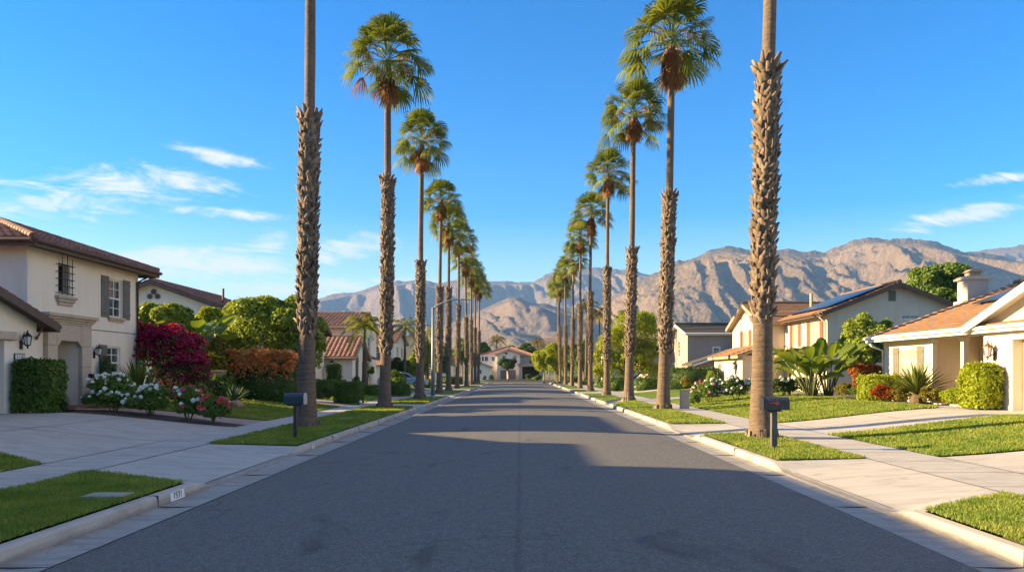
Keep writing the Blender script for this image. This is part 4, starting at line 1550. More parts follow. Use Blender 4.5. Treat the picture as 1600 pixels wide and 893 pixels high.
    gable_roof(h, -21, gx, g0, g1, gze, 0.33, 'X', mats, 0.42, 0.42, 'barrel', 0.26, 6)
    downspout(h, M['brown_trim'], x1 + 0.06, 29.25, 5.78, 1.2, 0.5, 0.15)
    downspout(h, M['brown_trim'], gx + 0.06, 22.66, 3.22, 2.9, 0.1, 0.12, 0.03)
    return h

house_near_left()

# the neighbour towards the camera: a two-storey house with a low garage end, its roof shades the street in front
def house_beside():
    h = thing("stucco_house", "sand stucco two-storey house next door, set before the cream house", "house", (-19, 8, 0.6))
    W = walls_of(-27, -15.6, 6.8, 13.7)
    wm = MB()
    E = W['E']
    ops = [(E.s_of(y), E.s_of(y + 1.3), 4.1, 5.5) for y in (8.0, 11.6)] + [(E.s_of(9.0), E.s_of(11.4), 1.4, 2.8)]
    E.face(wm, 0.5, 6.5, ops)
    for k in 'SWN':
        W[k].face(wm, 0.5, 6.5, [])
    G = walls_of(-25, -15.2, -4.0, 6.75)
    ge = G['E']
    ge.face(wm, 0.5, 3.3, [(ge.s_of(-2.0), ge.s_of(3.0), 0.55, 2.8)], gable=(ge.L / 2, 3.3 + 0.3 * 5.375))
    for k in 'SWN':
        G[k].face(wm, 0.5, 3.3, [])
    wm.build("wall", ST_BEIGE, h)
    for y in (8.0, 11.6):
        window(h, E, y, y + 1.3, 4.1, 5.5, M['white_trim'], M['glass_dark'], 2, 2, True, 0.12, M['stone_trim'])
    window(h, E, 9.0, 11.4, 1.4, 2.8, M['white_trim'], M['glass_dark'], 4, 2, False, 0.12, M['stone_trim'])
    garage_door(h, ge, -2.0, 3.0, 0.55, 2.8, M['garage_brown'])
    mats = (TILE_CLAY, M['brown_trim'], M['brown_trim'])
    hip_roof(h, -27, -15.6, 6.8, 13.7, 6.5, 0.36, mats, 0.6, 'barrel', 0.3, 4)
    gable_roof(h, -25, -15.2, -4.0, 6.75, 3.3, 0.3, 'X', mats, 0.4, 0.4, 'barrel', 0.3, 4)
house_beside()

# ------------------------------------------------------------------ second house on the left, behind the plants
def house_left_second():
    h = thing("stucco_house", "cream house with a brown tiled gable behind the banana plants and round tree", "house", (-20, 44, 0.6))
    Y = 42.0
    wm = MB()
    W = walls_of(-25.2, -16.6, Y, Y + 9)
    pk = 5.35 + 0.36 * 4.3
    W['S'].face(wm, 0.6, 5.35, [(5.2, 6.3, 3.4, 4.7)], gable=(4.3, pk))
    for k in 'EWN':
        W[k].face(wm, 0.6, 5.35, [], gable=(4.3, pk) if k == 'N' else None)
    W2 = walls_of(-16.58, -13.6, Y + 4.2, Y + 9.0)
    for k in 'SEN':
        W2[k].face(wm, 0.6, 4.55, [])
    wm.build("wall", ST_CREAM, h)
    window(h, W['S'], -20.0, -18.9, 3.4, 4.7, M['white_trim'], M['glass_dark'])
    v = MB()
    for dx, dz in ((-0.22, 0), (0.22, 0), (0, 0.26)):
        c = W['S'].pt(4.3 + dx, pk - 0.78 + dz, 0.02)
        v.tube([c, c + Vector((0, -0.06, 0))], 0.15, 10)
    v.build("gable_vent", M['brown_trim'], h)
    mats = (TILE_CLAY, M['brown_trim'], M['brown_trim'])
    ro, _ = gable_roof(h, -25.2, -16.6, Y, Y + 9, 5.35, 0.36, 'Y', mats, 0.4, 0.4, 'barrel', 0.3, 4)
    p = MB()
    p.tube([(-17.6, Y + 1.6, 5.6), (-17.6, Y + 1.6, 6.75)], 0.07, 8)
    p.build("vent_pipe", M['brown_trim'], ro)
    p = MB()
    p.tube([(-16.9, Y + 2.4, 5.5), (-16.9, Y + 2.4, 6.15)], 0.05, 8)
    p.build("vent_pipe", M['brown_trim'], ro)
    gable_roof(h, -16.58, -13.6, Y + 4.2, Y + 9, 4.55, 0.3, 'X', mats, 0.4, 0.4, 'barrel', 0.3, 4)
house_left_second()

# ------------------------------------------------------------------ third house on the left: white, tiled, arched window wing
def house_left_third():
    h = thing("stucco_house", "white house with ribbed tile roofs and an arched window beyond the square hedges", "house", (-15, 58, 0.6))
    wm = MB()
    z0 = 0.55
    # small front wing, gable towards the street, roof slope facing the camera
    Ya, Yb, x1 = 56.5, 61.8, -12.9
    W = walls_of(-17.0, x1, Ya, Yb)
    ze = 3.05
    pk = ze + 0.55 * (Yb - Ya) / 2
    E = W['E']
    E.face(wm, z0, ze, [(E.s_of(57.6), E.s_of(58.7), 1.0, 2.6), (E.s_of(60.0), E.s_of(60.9), 1.2, 2.6)], gable=(E.L / 2, pk))
    W['S'].face(wm, z0, ze, [])
    W['N'].face(wm, z0, ze, [])
    # garage block before it
    G = walls_of(-19.5, -15.4, 53.2, 56.45)
    ge = G['E']
    G['S'].face(wm, z0, 2.95, [])
    ge.face(wm, z0, 2.95, [(ge.s_of(53.5), ge.s_of(55.7), z0, 2.3)])
    # tall main block
    B = walls_of(-21.5, -13.9, 62.3, 71.0)
    be = B['E']
    zb = 5.7
    be.face(wm, z0, zb, [(be.s_of(63.8), be.s_of(65.1), 3.3, 5.0), (be.s_of(67), be.s_of(68.2), 3.3, 5.0), (be.s_of(66.2), be.s_of(67.6), 0.6, 2.6)])
    B['S'].face(wm, z0, zb, [(5.9, 6.9, 3.3, 5.0)])
    B['N'].face(wm, z0, zb, [])
    B['W'].face(wm, z0, zb, [])
    wm.build("wall", ST_WHITE, h)
    # arched window
    a = MB()
    for (y0, y1, zz0, zz1) in ((57.6, 58.7, 1.0, 2.6),):
        pts = []
        for i in range(13):
            t = math.pi * i / 12
            pts.append(E.pt(E.s_of(58.15) + 0.55 * math.cos(t), 2.6 + 0.5 * math.sin(t), 0.004))
        a.prism(pts, E.n * 0.02)
    fo = window(h, E, 57.6, 58.7, 1.0, 2.6, M['brown_trim'], M['glass_dark'], 2, 3, False)
    a.build("arch_head", M['brown_trim'], fo)
    window(h, E, 60.0, 60.9, 1.2, 2.6, M['brown_trim'], M['glass_dark'], 2, 2, True)
    garage_door(h, ge, 53.5, 55.7, z0, 2.3, M['garage_brown'])
    l = MB()
    ge.box(l, ge.s_of(53.3), ge.s_of(55.9), 2.3, 2.52, 0.003, 0.12)
    l.build("garage_lintel", M['brown_trim'], h)
    for (q0, q1) in ((63.8, 65.1), (67, 68.2)):
        window(h, be, q0, q1, 3.3, 5.0, M['white_trim'], M['glass_dark'], 2, 2, True)
    window(h, B['S'], -15.6, -14.6, 3.3, 5.0, M['white_trim'], M['glass_dark'], 2, 2, True)
    d = MB()
    be.box(d, be.s_of(66.2), be.s_of(67.6), 0.6, 2.6, -0.12, -0.06)
    d.build("front_door", M['door_dark'], h)
    ln = MB()
    ln.prism([be.pt(be.s_of(65.7), 2.9, 0.9), be.pt(be.s_of(65.7), 3.0, 0.9), be.pt(be.s_of(65.7), 3.35, 0.004), be.pt(be.s_of(65.7), 3.2, 0.004)], be.d * 2.6)
    ln.build("porch_roof", M['brown_trim'], h)
    mats = (TILE_CLAY2, M['tan_trim'], M['tan_trim'])
    gable_roof(h, -17.0, x1, Ya, Yb, ze, 0.55, 'X', mats, 0.35, 0.3, 'barrel', 0.36, 6)
    gable_roof(h, -21.5, -13.9, 62.3, 71.0, zb, 0.3, 'X', mats, 0.5, 0.3, 'barrel', 0.36, 6)
    hip_roof(h, -19.5, -15.4, 53.2, 56.45, 2.95, 0.3, mats, 0.4, 'barrel', 0.36, 4)
    carriage_lamp(h, W['S'].pt(2.6, 2.2), (0, -1, 0), M['black_metal'], 1.5)
    carriage_lamp(h, ge.pt(ge.s_of(56.1), 2.2), (1, 0, 0), M['black_metal'], 1.5)
house_left_third()

def simple_house(label, x0, x1, y0, y1, ze, ax, pitch, wallm, tile, trim, street, wins, garage=None, extra=None, kind='flat', gcol='garage_cream', roof='gable'):
    """a farther house; street = the side that faces the road ('E' or 'W' or 'S')"""
    h = thing("stucco_house", label, "house", ((x0 + x1) / 2, (y0 + y1) / 2, 0.55))
    W = walls_of(x0, x1, y0, y1)
    wm = MB()
    ops = {k: [] for k in 'EWSN'}
    for (k, a, b, z0, z1) in wins:
        s0, s1 = sorted((W[k].s_of(a), W[k].s_of(b)))
        ops[k].append((s0, s1, z0, z1))
    if garage:
        k, a, b, z1 = garage
        s0, s1 = sorted((W[k].s_of(a), W[k].s_of(b)))
        ops[k].append((s0, s1, 0.5, z1))
    hw = ((y1 - y0) if ax == 'X' else (x1 - x0)) / 2
    for k in 'EWSN':
        g = None
        if roof == 'gable' and ((ax == 'X' and k in 'EW') or (ax == 'Y' and k in 'SN')):
            g = (W[k].L / 2, ze + pitch * hw)
        W[k].face(wm, 0.5, ze, ops[k], gable=g)
    wm.build("wall", wallm, h)
    for (k, a, b, z0, z1) in wins:
        window(h, W[k], a, b, z0, z1, M['white_trim'], M['glass_dark'], 2, 2, True, 0.12, None, casing=M['white_trim'])
    if garage:
        garage_door(h, W[garage[0]], garage[1], garage[2], 0.5, garage[3], M[gcol])
    mats = (tile, trim, trim)
    if roof == 'gable':
        gable_roof(h, x0, x1, y0, y1, ze, pitch, ax, mats, 0.45, 0.35, kind, 0.34, 4)
    else:
        hip_roof(h, x0, x1, y0, y1, ze, pitch, mats, 0.45, kind, 0.34, 4)
    return h, W

# fourth and fifth on the left
h4, W4 = simple_house("white two-storey house with a small square window beside the slim feather palm", -22.0, -13.8, 80.5, 88.5, 5.2, 'X', 0.28, ST_WHITE, TILE_CLAY2, M['tan_trim'], 'E',
    [('S', -16.2, -15.2, 3.3, 4.6), ('E', 82, 83.2, 3.3, 4.6), ('E', 85, 86.2, 3.3, 4.6)], ('E', 84.5, 87.5, 2.6), kind='barrel', gcol='garage_brown')
def porch4():
    m = MB()
    m.prism([(-17.5, 77.6, 2.55), (-17.5, 80.45, 3.35), (-17.5, 80.45, 3.2), (-17.5, 77.6, 2.4)], (4.0, 0, 0))
    m.build("porch_roof", TILE_CLAY2, h4)
    c = MB()
    c.box(-17.3, -13.7, 77.9, 80.4, 0.5, 2.4)
    c.build("porch_wall", ST_WHITE, h4)
porch4()
h5, W5 = simple_house("pale yellow house with a plain gable behind the far left palms", -19.5, -10.6, 104, 112, 5.3, 'Y', 0.42, ST_YELLOW, TILE_TAN, M['tan_trim'], 'E',
    [('S', -13.2, -12.2, 3.0, 4.3), ('S', -13.4, -12.0, 1.2, 2.4)], None, gcol='garage_cream')
def porch5():
    c = MB()
    W = walls_of(-12.0, -9.4, 99.5, 103.95)
    for k in 'SEW':
        W[k].face(c, 0.5, 2.9, [])
    c.build("garage_wall", ST_WHITE, h5)
    gable_roof(h5, -12.0, -9.4, 99.5, 103.6, 2.9, 0.35, 'X', (TILE_TAN, M['tan_trim'], M['tan_trim']), 0.35, 0.3, 'flat', 0.4, 3)
porch5()

# ------------------------------------------------------------------ the house that closes the street
def house_end():
    h = thing("stucco_house", "pink-roofed two-storey house facing down the street at its far end", "house", (-1, 152, 0.5))
    Y = 150.0
    f = Y / F
    def X(p): return (p - VPX) * f
    def Z(p): return EYE + (HZY - p) * f
    wm = MB()
    zg = 0.3
    A = walls_of(X(751), X(777.5), Y, Y + 11)               # left part, eave at 554
    ze = Z(554.5)
    A['S'].face(wm, zg, ze, [(A['S'].s_of(X(a)), A['S'].s_of(X(b)), Z(564), Z(556.5)) for a, b in ((752.2, 756.2), (757.2, 762.6), (767.8, 773.2))])
    for k in 'WN': A[k].face(wm, zg, ze, [])
    B = walls_of(X(777.6), X(812.5), Y - 1.2, Y + 11)       # gable in the middle
    pk = Z(546.2)
    zeb = Z(553.5)
    bs = B['S']
    bs.face(wm, zg, zeb, [(bs.s_of(X(a)), bs.s_of(X(b)), Z(561.5), Z(555.3)) for a, b in ((785, 791), (801.5, 807.5))] + [(bs.s_of(X(782)), bs.s_of(X(806)), zg, Z(577.5))], gable=(bs.L / 2, pk))
    for k in 'EWN': B[k].face(wm, zg, zeb, [])
    C = walls_of(X(812.6), X(834), Y + 1.5, Y + 11)
    C['S'].face(wm, zg, ze, [(C['S'].s_of(X(815.5)), C['S'].s_of(X(817.8)), Z(563.5), Z(556.5))])
    for k in 'EN': C[k].face(wm, zg, ze, [])
    wm.build("wall", ST_CREAM, h)
    for a, b in ((752.2, 756.2), (757.2, 762.6), (767.8, 773.2)):
        window(h, A['S'], X(a), X(b), Z(564), Z(556.5), M['white_trim'], M['glass_dark'], 2, 1, False)
    for a, b in ((785, 791), (801.5, 807.5)):
        window(h, bs, X(a), X(b), Z(561.5), Z(555.3), M['white_trim'], M['glass_dark'], 2, 1, False)
    window(h, C['S'], X(815.5), X(817.8), Z(563.5), Z(556.5), M['white_trim'], M['glass_dark'], 1, 1, False)
    garage_door(h, bs, X(782), X(806), zg, Z(577.5), M['garage_grey'])
    vent(h, bs, bs.L / 2 - 0.5, Z(552), 0.5, 0.4, M['brown_trim'])
    mats = (TILE_PINK, M['tan_trim'], M['tan_trim'])
    # main hipped roof over everything, and the front gable
    hip_roof(h, X(751), X(834), Y + 1.5, Y + 11, ze, 0.36, mats, 0.5, 'flat', 0.5, 3)
    gable_roof(h, X(777.6), X(812.5), Y - 1.2, Y + 7, zeb, (pk - zeb) / ((X(812.5) - X(777.6)) / 2), 'Y', mats, 0.4, 0.35, 'flat', 0.5, 3)
    # one-storey wing on the left, its roof slope falls to the right
    w = MB()
    D = walls_of(X(738), X(768.5), Y - 7, Y - 0.2)
    D['S'].face(w, zg, Z(573.5), [(D['S'].s_of(X(751.5)), D['S'].s_of(X(755.5)), Z(584), Z(577))], gable=(D['S'].s_of(X(748)), Z(565)))
    D['E'].face(w, zg, Z(573.5), [])
    D['W'].face(w, zg, Z(573.5), [])
    w.build("wing_wall", ST_WHITE, h)
    window(h, D['S'], X(751.5), X(755.5), Z(584), Z(577), M['white_trim'], M['glass_dark'], 2, 1, False)
    gable_roof(h, X(738), X(768.5), Y - 7, Y - 1.3, Z(573), 0.36, 'Y', mats, 0.35, 0.3, 'flat', 0.5, 3)
    # portico on the right with its square pier
    zt = Z(572)
    for a in (812, 842):
        p = MB()
        p.box(X(a), X(a + 4), Y - 4.6, Y - 4.05, zg, zt)
        p.build("portico_pier", ST_TAN, h)
    g = walls_of(X(812), X(846), Y - 4.7, Y + 1.4)
    q = MB()
    g['S'].face(q, zt, zt + 0.4, [], gable=(g['S'].L / 2, Z(560.5)))
    q.box(X(812) + .01, X(846) - .01, Y - 4.55, Y + 1.0, zt - 0.08, zt - 0.01)
    bw = MB()
    for k in 'EW': g[k].face(bw, zg, zt, [])
    g['N'].face(bw, zg, zt, [])
    q.build("portico_gable", ST_TAN, h)
    bw.build("portico_wall", ST_TAUPE, h)
    vent(h, g['S'], g['S'].L / 2, Z(566), 0.5, 0.4, M['brown_trim'])
    gable_roof(h, X(812), X(846), Y - 4.7, Y + 1.2, zt + 0.4, 0.42, 'Y', mats, 0.35, 0.3, 'flat', 0.5, 3)
house_end()

# ------------------------------------------------------------------ near right house: single storey, tan roof, porch
def solar_panel(name, roof, o, u, v, nu, nv, label=None):
    """o: lower corner on the roof, u along the eave, v up the slope"""
    o, u, v = Vector(o), Vector(u), Vector(v)
    n = u.cross(v).normalized()
    if n.z < 0: n = -n
    fr, gl = MB(), MB()
    for i in range(nu):
        for j in range(nv):
            c = o + u * i / nu + v * j / nv
            e, g = u / nu * 0.985, v / nv * 0.985
            fr.bbox(c + n * 0.10, e, g, n * 0.035)
            gl.bbox(c + e * 0.02 + g * 0.015 + n * 0.136, e * 0.96, g * 0.97, n * 0.004)
    for i in (0.1, 0.5, 0.9):
        fr.bbox(o + u * i + n * 0.02, u.normalized() * 0.04, v, n * 0.078)
    f = fr.build(name, M['black_metal'], roof)
    return f, gl

def house_near_right():
    h = thing("stucco_house", "single-storey house with tan roof, white fascia, taupe shutters and a porch wreath", "house", (19, 27, 0.6))
    z0 = 0.56
    xw = 15.65
    wm = MB()
    zs = 3.22                                           # wall plate
    Ya, Yb = 24.25, 31.7
    W = walls_of(xw, 27.5, Ya, Yb)
    w = W['W']
    # front wall beyond the porch, with its window
    F1 = Wall((xw, Yb), (xw, 28.15))
    wy0, wy1 = 29.05, 30.35
    F1.face(wm, z0, zs, [(F1.s_of(wy1), F1.s_of(wy0), 1.3, 2.72)])
    # porch recess: side wall, back wall
    P1 = Wall((xw, 28.15), (xw + 1.9, 28.15))
    P1.face(wm, z0, zs, [])
    P2 = Wall((xw + 1.9, 28.15), (xw + 1.9, 24.35))
    P2.face(wm, z0, zs, [(P2.s_of(25.6), P2.s_of(24.6), z0, 2.65)])
    W['N'].face(wm, z0, zs, [], gable=(W['N'].L / 2, zs + 0.36 * W['N'].L / 2))
    W['E'].face(wm, z0, zs, [])
    # garage wing with the gable to the street
    g0, g1, gx, gze = 16.9, 24.3, 15.3, 3.38
    G = walls_of(gx, 24.0, g0, g1)
    gw = G['W']
    pk = gze + 0.37 * (g1 - g0) / 2
    gw.face(wm, z0 - 0.1, gze, [(gw.s_of(22.85), gw.s_of(18.2), z0, 2.82, 0.32)], gable=(gw.L / 2, pk))
    G['S'].face(wm, z0 - 0.1, gze, [])
    G['N'].face(wm, z0 - 0.1, gze, [])
    wm.build("wall", ST_BEIGE, h)
    garage_door(h, gw, 22.85, 18.2, z0, 2.815, M['garage_cream'], 0.32)
    t = MB()
    gw.box(t, gw.s_of(22.99), gw.s_of(22.855), z0, 2.95, -0.02, 0.03)
    gw.box(t, gw.s_of(22.85), gw.s_of(18.2), 2.82, 2.95, -0.02, 0.03)
    t.build("garage_trim", M['white_trim'], h)
    window(h, F1, wy0, wy1, 1.3, 2.72, M['white_trim'], M['glass_blind'], 4, 3, False, 0.09, None)
    for a, b in ((wy1 + 0.04, wy1 + 0.52), (wy0 - 0.52, wy0 - 0.04)):
        s0, s1 = sorted((F1.s_of(a), F1.s_of(b)))
        shutter(h, F1, s0, s1, 1.22, 2.82, M['shutter_taupe'])
    # porch columns, beam, floor, door, mail slot
    for y in (28.0, 26.05):
        c = MB()
        c.box(xw - 0.02, xw + 0.16, y - 0.09, y + 0.09, z0 + 0.12, 3.02)
        c.box(xw - 0.06, xw + 0.20, y - 0.13, y + 0.13, 2.90, 3.05)
        c.box(xw - 0.05, xw + 0.19, y - 0.12, y + 0.12, z0 + 0.1, z0 + 0.3)
        c.build("porch_column", M['cream_trim'], h, bevel=0.01)
    c = MB()
    c.box(xw - 0.005, xw + 0.2, 24.36, 28.13, 3.055, 3.3)
    c.box(xw - 0.6, xw + 1.95, 24.36, 31.9, 3.302, 3.33)
    c.build("porch_beam", M['cream_trim'], h)
    c = MB()
    c.box(xw - 0.3, xw + 1.88, 24.36, 28.13, 0.4, z0 + 0.1)
    c.build("porch_floor", M['concrete'], h)
    d = MB()
    P2.box(d, P2.s_of(25.6) + .01, P2.s_of(24.6) - .01, z0 + 0.1, 2.64, -0.1, -0.05)
    d.build("front_door", M['door_dark'], h)
    d = MB()
    d.bbox((xw + 0.01, 24.36, 1.5), (0.4, 0, 0), (0, 0.05, 0), (0, 0, 0.55))
    d.build("shutter", M['white_trim'], h)
    carriage_lamp(h, gw.pt(gw.s_of(23.72), 2.32), (-1, 0, 0), M['copper'], 1.25)
    # wall box and drop of the gutter at the far corner
    d = MB()
    d.tube([(xw - 0.5, Yb + 0.2, 3.02), (xw - 0.42, Yb + 0.12, 2.9), (xw - 0.05, Yb - 0.02, 2.72), (xw - 0.05, Yb - 0.02, 0.6)], 0.05, 8)
    d.build("downspout", M['white_trim'], h, smooth=True)
    mats = (TILE_TAN, M['white_trim'], M['white_trim'])
    # main roof: ridge runs beside the street
    ym = None
    ro, zr = gable_roof(h, xw, 27.5, 18.0, Yb, 3.42, 0.36, 'Y', mats, 0.58, 0.35, 'flat', 0.33)
    gable_roof(h, gx, 23.5, g0, g1, gze, 0.37, 'X', mats, 0.42, 0.42, 'flat', 0.33)
    # solar panels on the slope that faces the street
    sx = 18.2
    zz = 3.42 + 0.36 * (sx - xw) + 0.10
    f, gl = solar_panel("solar_panel", ro, (sx, 29.6, zz), (0, -5.2, 0), (2.6, 0, 2.6 * 0.36), 5, 2)
    gl.build("solar_cells", M['solar'], f)
    # chimney against the far gable
    c = MB()
    cx, cy, ct = px(1521, 32.6), 32.6, pz(437, 32.6)
    c.box(cx - 0.62, cx + 0.62, cy - 0.35, cy + 0.45, 0.5, ct - 0.95)
    c.box(cx - 0.45, cx + 0.45, cy - 0.34, cy + 0.44, ct - 0.948, ct - 0.02)
    c.box(cx - 0.56, cx + 0.56, cy - 0.46, cy + 0.56, ct - 0.018, ct + 0.07)
    c.box(cx - 0.50, cx + 0.50, cy - 0.40, cy + 0.50, ct + 0.072, ct + 0.13)
    co = c.build("chimney", ST_GREY, h)
    k = MB()
    k.box(cx - 0.24, cx + 0.24, cy - 0.16, cy + 0.26, ct + 0.132, ct + 0.33)
    k.prism([(cx - 0.33, cy - 0.25, ct + 0.332), (cx + 0.33, cy - 0.25, ct + 0.332), (cx + 0.12, cy - 0.25, ct + 0.47), (cx - 0.12, cy - 0.25, ct + 0.47)], (0, 0.6, 0))
    k.build("chimney_cap", M['tan_trim'], co)
    return h
M['copper'] = mat_plain("aged_copper", (0.16, 0.08, 0.045), 0.45, 0.25, 9, 0.5)
house_near_right()

# ------------------------------------------------------------------ second house on the right: two storeys, solar roof
def house_right_second():
    h = thing("stucco_house", "two-storey beige house with long solar roof, terracotta shutters and a grey side gable", "house", (22, 48, 0.6))
    z0 = 0.55
    Ys, Yn = 44.0, 51.0
    xw, xe = 18.35, 26.6
    ze = 5.45
    wm = MB()
    W = walls_of(xw, xe, Ys, Yn)
    ww = W['W']
    pk = ze + 0.38 * (xe - xw) / 2
    ss = W['S']
    ss.face(wm, z0, ze, [(ss.s_of(px(1408, Ys)), ss.s_of(px(1437, Ys)), pz(499, Ys), pz(491, Ys))], gable=(ss.L / 2, pk))
    wins = [(45.1, 46.6), (48.6, 49.6)]
    ww.face(wm, z0, ze, [(ww.s_of(b), ww.s_of(a), 3.5, 4.95) for a, b in wins])
    W['E'].face(wm, z0, ze, [])
    W['N'].face(wm, z0, ze, [], gable=(ss.L / 2, pk))
    # wing with the gable towards the street
    gx, y0, y1, zw = 16.9, 51.05, 58.6, 5.3
    G = walls_of(gx, 24.0, y0, y1)
    gw = G['W']
    pk2 = zw + 0.40 * (y1 - y0) / 2
    gw.face(wm, z0, zw, [(gw.s_of(55.9), gw.s_of(54.4), 3.45, 4.85)], gable=(gw.L / 2, pk2))
    G['S'].face(wm, z0, zw, [])
    G['N'].face(wm, z0, zw, [])
    # garage below, one storey, nearer the street
    P = walls_of(15.2, gx - 0.01, 50.4, 57.6)
    pw = P['W']
    pw.face(wm, z0, 2.95, [(pw.s_of(56.3), pw.s_of(52.6), z0, 2.4)])
    P['S'].face(wm, z0, 2.95, [])
    P['N'].face(wm, z0, 2.95, [])
    wm.build("wall", ST_BEIGE, h)
    garage_door(h, pw, 56.3, 52.6, z0, 2.395, M['white_trim'], 0.16)
    window(h, ss, px(1408, Ys), px(1437, Ys), pz(499, Ys), pz(491, Ys), M['white_trim'], M['glass_dark'], 2, 1, False, 0.08, casing=None)
    vent(h, ss, ss.s_of(px(1394, Ys)), pz(462, Ys), 0.42, 0.62, M['shutter_taupe'])
    window(h, ww, 45.1, 46.6, 3.5, 4.95, M['cream_trim'], M['glass_blind'], 4, 3, False, 0.1, None, M['shutter_rust'], 0.5)
    window(h, ww, 48.6, 49.6, 3.5, 4.95, M['cream_trim'], M['glass_blind'], 2, 3, False, 0.1, None, M['shutter_rust'], 0.45)
    window(h, gw, 54.4, 55.9, 3.45, 4.85, M['cream_trim'], M['glass_blind'], 2, 3, False, 0.1, M['tan_trim'], M['shutter_rust'], 0.55)
    mats = (TILE_TAN, M['tan_trim'], M['tan_trim'])
    ro, zr = gable_roof(h, xw, xe, Ys, Yn, ze, 0.38, 'Y', (TILE_TAN, M['brown_trim'], M['brown_trim']), 0.5, 0.45, 'flat', 0.33)
    o = (xw + 0.25, Yn - 0.2, ze + 0.38 * 0.25 + 0.1)
    f, gl = solar_panel("solar_panel", ro, o, (0, -6.6, 0), (3.5, 0, 3.5 * 0.38), 7, 3)
    gl.build("solar_cells", M['solar'], f)
    p = MB()
    p.tube([(20.0, 50.6, 5.9), (20.0, 50.6, 7.2)], 0.11, 8)
    p.build("vent_pipe", M['tan_trim'], ro)
    gable_roof(h, gx, 24.0, y0, y1, zw, 0.40, 'X', (TILE_TAN, M['tan_trim'], M['tan_trim']), 0.4, 0.4, 'flat', 0.33)
    # lean-to roof over the garage
    l = MB()
    roof_slope(l, (14.75, 58.0, 2.95), (14.75, 50.0, 2.95), (gx - 0.02, 50.0, 3.72), (gx - 0.02, 58.0, 3.72), 'flat', 0.33)
    lo = l.build("garage_roof", TILE_TAN, h)
    fm = MB()
    fm.prism([(14.76, 50.0, 2.93), (gx - 0.02, 50.0, 3.70), (gx - 0.02, 50.0, 3.5), (14.76, 50.0, 2.75)], (0, 8.0, 0))
    fm.build("fascia", M['tan_trim'], lo)
    # low roof along the front of the main block
    l = MB()
    roof_slope(l, (17.2, 49.9, 2.95), (17.2, 43.6, 2.95), (xw - 0.02, 43.6, 3.4), (xw - 0.02, 49.9, 3.4), 'flat', 0.33)
    lo = l.build("porch_roof", TILE_TAN, h)
    fm = MB()
    fm.prism([(17.21, 43.6, 2.93), (xw - 0.02, 43.6, 3.38), (xw - 0.02, 43.6, 3.15), (17.21, 43.6, 2.75)], (0, 6.2, 0))
    fm.box(17.3, 17.48, 43.8, 43.98, 0.5, 2.76)
    fm.build("fascia", M['tan_trim'], lo)
    downspout(h, M['white_trim'], xw - 0.06, 44.15, 5.2, 3.4, -0.4, -0.1)
    carriage_lamp(h, pw.pt(pw.s_of(51.6), 2.1), (-1, 0, 0), M['black_metal'], 1.2)
house_right_second()

# third and fourth on the right
def house_right_third():
    h, W = simple_house("taupe two-storey house with a dark roof and white window behind the dark hedge", 15.5, 25.5, 68.2, 76.0, 5.45, 'X', 0.24, ST_TAUPE, TILE_DARK, M['white_trim'], 'W',
        [('S', px(1115, 68.2), px(1124, 68.2), pz(554, 68.2), pz(543, 68.2)), ('W', 71.0, 72.2, 3.3, 4.8), ('W', 74, 75.0, 1.2, 2.6)], ('W', 69.0, 70.6, 2.3))
    w = MB()
    w.box(15.6, 24, 64.0, 68.15, 0.5, 2.5)
    w.build("wing_wall", ST_TAUPE, h)
    l = MB()
    # its roof climbs away from the street
    l.prism([(14.9, 63.5, 2.35), (21.0, 63.5, 4.35), (21.0, 63.5, 4.55), (14.9, 63.5, 2.55)], (0, 4.6, 0))
    lo = l.build("wing_roof", TILE_DARK, h)
    fm = MB()
    fm.bbox((14.88, 63.44, 2.28), (6.1, 0, 2.0), (0, 0.05, 0), (0, 0, 0.2))
    fm.build("fascia", M['white_trim'], lo)
    g = MB()
    g.add([(15.6, 63.99, 2.5), (24, 63.99, 2.5), (24, 63.99, 4.3), (21.0, 63.99, 4.3)], [(0, 1, 2, 3)])
    g.build("wing_gable", ST_TAUPE, h)
house_right_third()
h9, W9 = simple_house("low tan house half hidden behind the big pepper tree", 14.6, 24, 84.0, 92.0, 3.6, 'Y', 0.3, ST_TAN, TILE_DARK, M['brown_trim'], 'W',
    [('S', 16, 17.2, 1.2, 2.6), ('W', 86, 87.6, 1.2, 2.6)], ('W', 88.5, 91.5, 2.4))
simple_house("far cream house with a tan gable beyond the pale willow", 12.5, 22, 105, 114, 5.2, 'X', 0.3, ST_CREAM, TILE_TAN, M['tan_trim'], 'W',
    [('W', 107, 108.4, 3.2, 4.5), ('W', 110.6, 112, 3.2, 4.5), ('S', 15, 16.4, 3.2, 4.5)], ('W', 107.5, 111, 2.5))
# ------------------------------------------------------------------ foliage kit
def unit(v):
    return v / np.maximum(np.linalg.norm(v, axis=-1, keepdims=True), 1e-6)

def rand_dirs(n, rng):
    return unit(rng.normal(size=(n, 3)))

def leaf_quads(P, N, size, rng, aspect=0.55, spread=0.7, droop=0.0):
    """one pointed leaf (4 corners) at each point, facing about N"""
    n = len(P)
    nn = unit(N + rng.normal(size=(n, 3)) * spread)
    t = rng.normal(size=(n, 3))
    t[:, 2] -= droop
    t = unit(t - nn * np.sum(t * nn, 1, keepdims=True))
    b = np.cross(nn, t)
    L = (size * (0.65 + 0.7 * rng.rand(n)))[:, None]
    Wd = L * aspect
    V = np.stack([P - t * L * .5, P + b * Wd * .5 - t * L * 0.05 + nn * L * .08, P + t * L * .5, P - b * Wd * .5 - t * L * 0.05 + nn * L * .08], 1).reshape(-1, 3)
    Fq = np.arange(4 * n).reshape(n, 4)
    return V, Fq

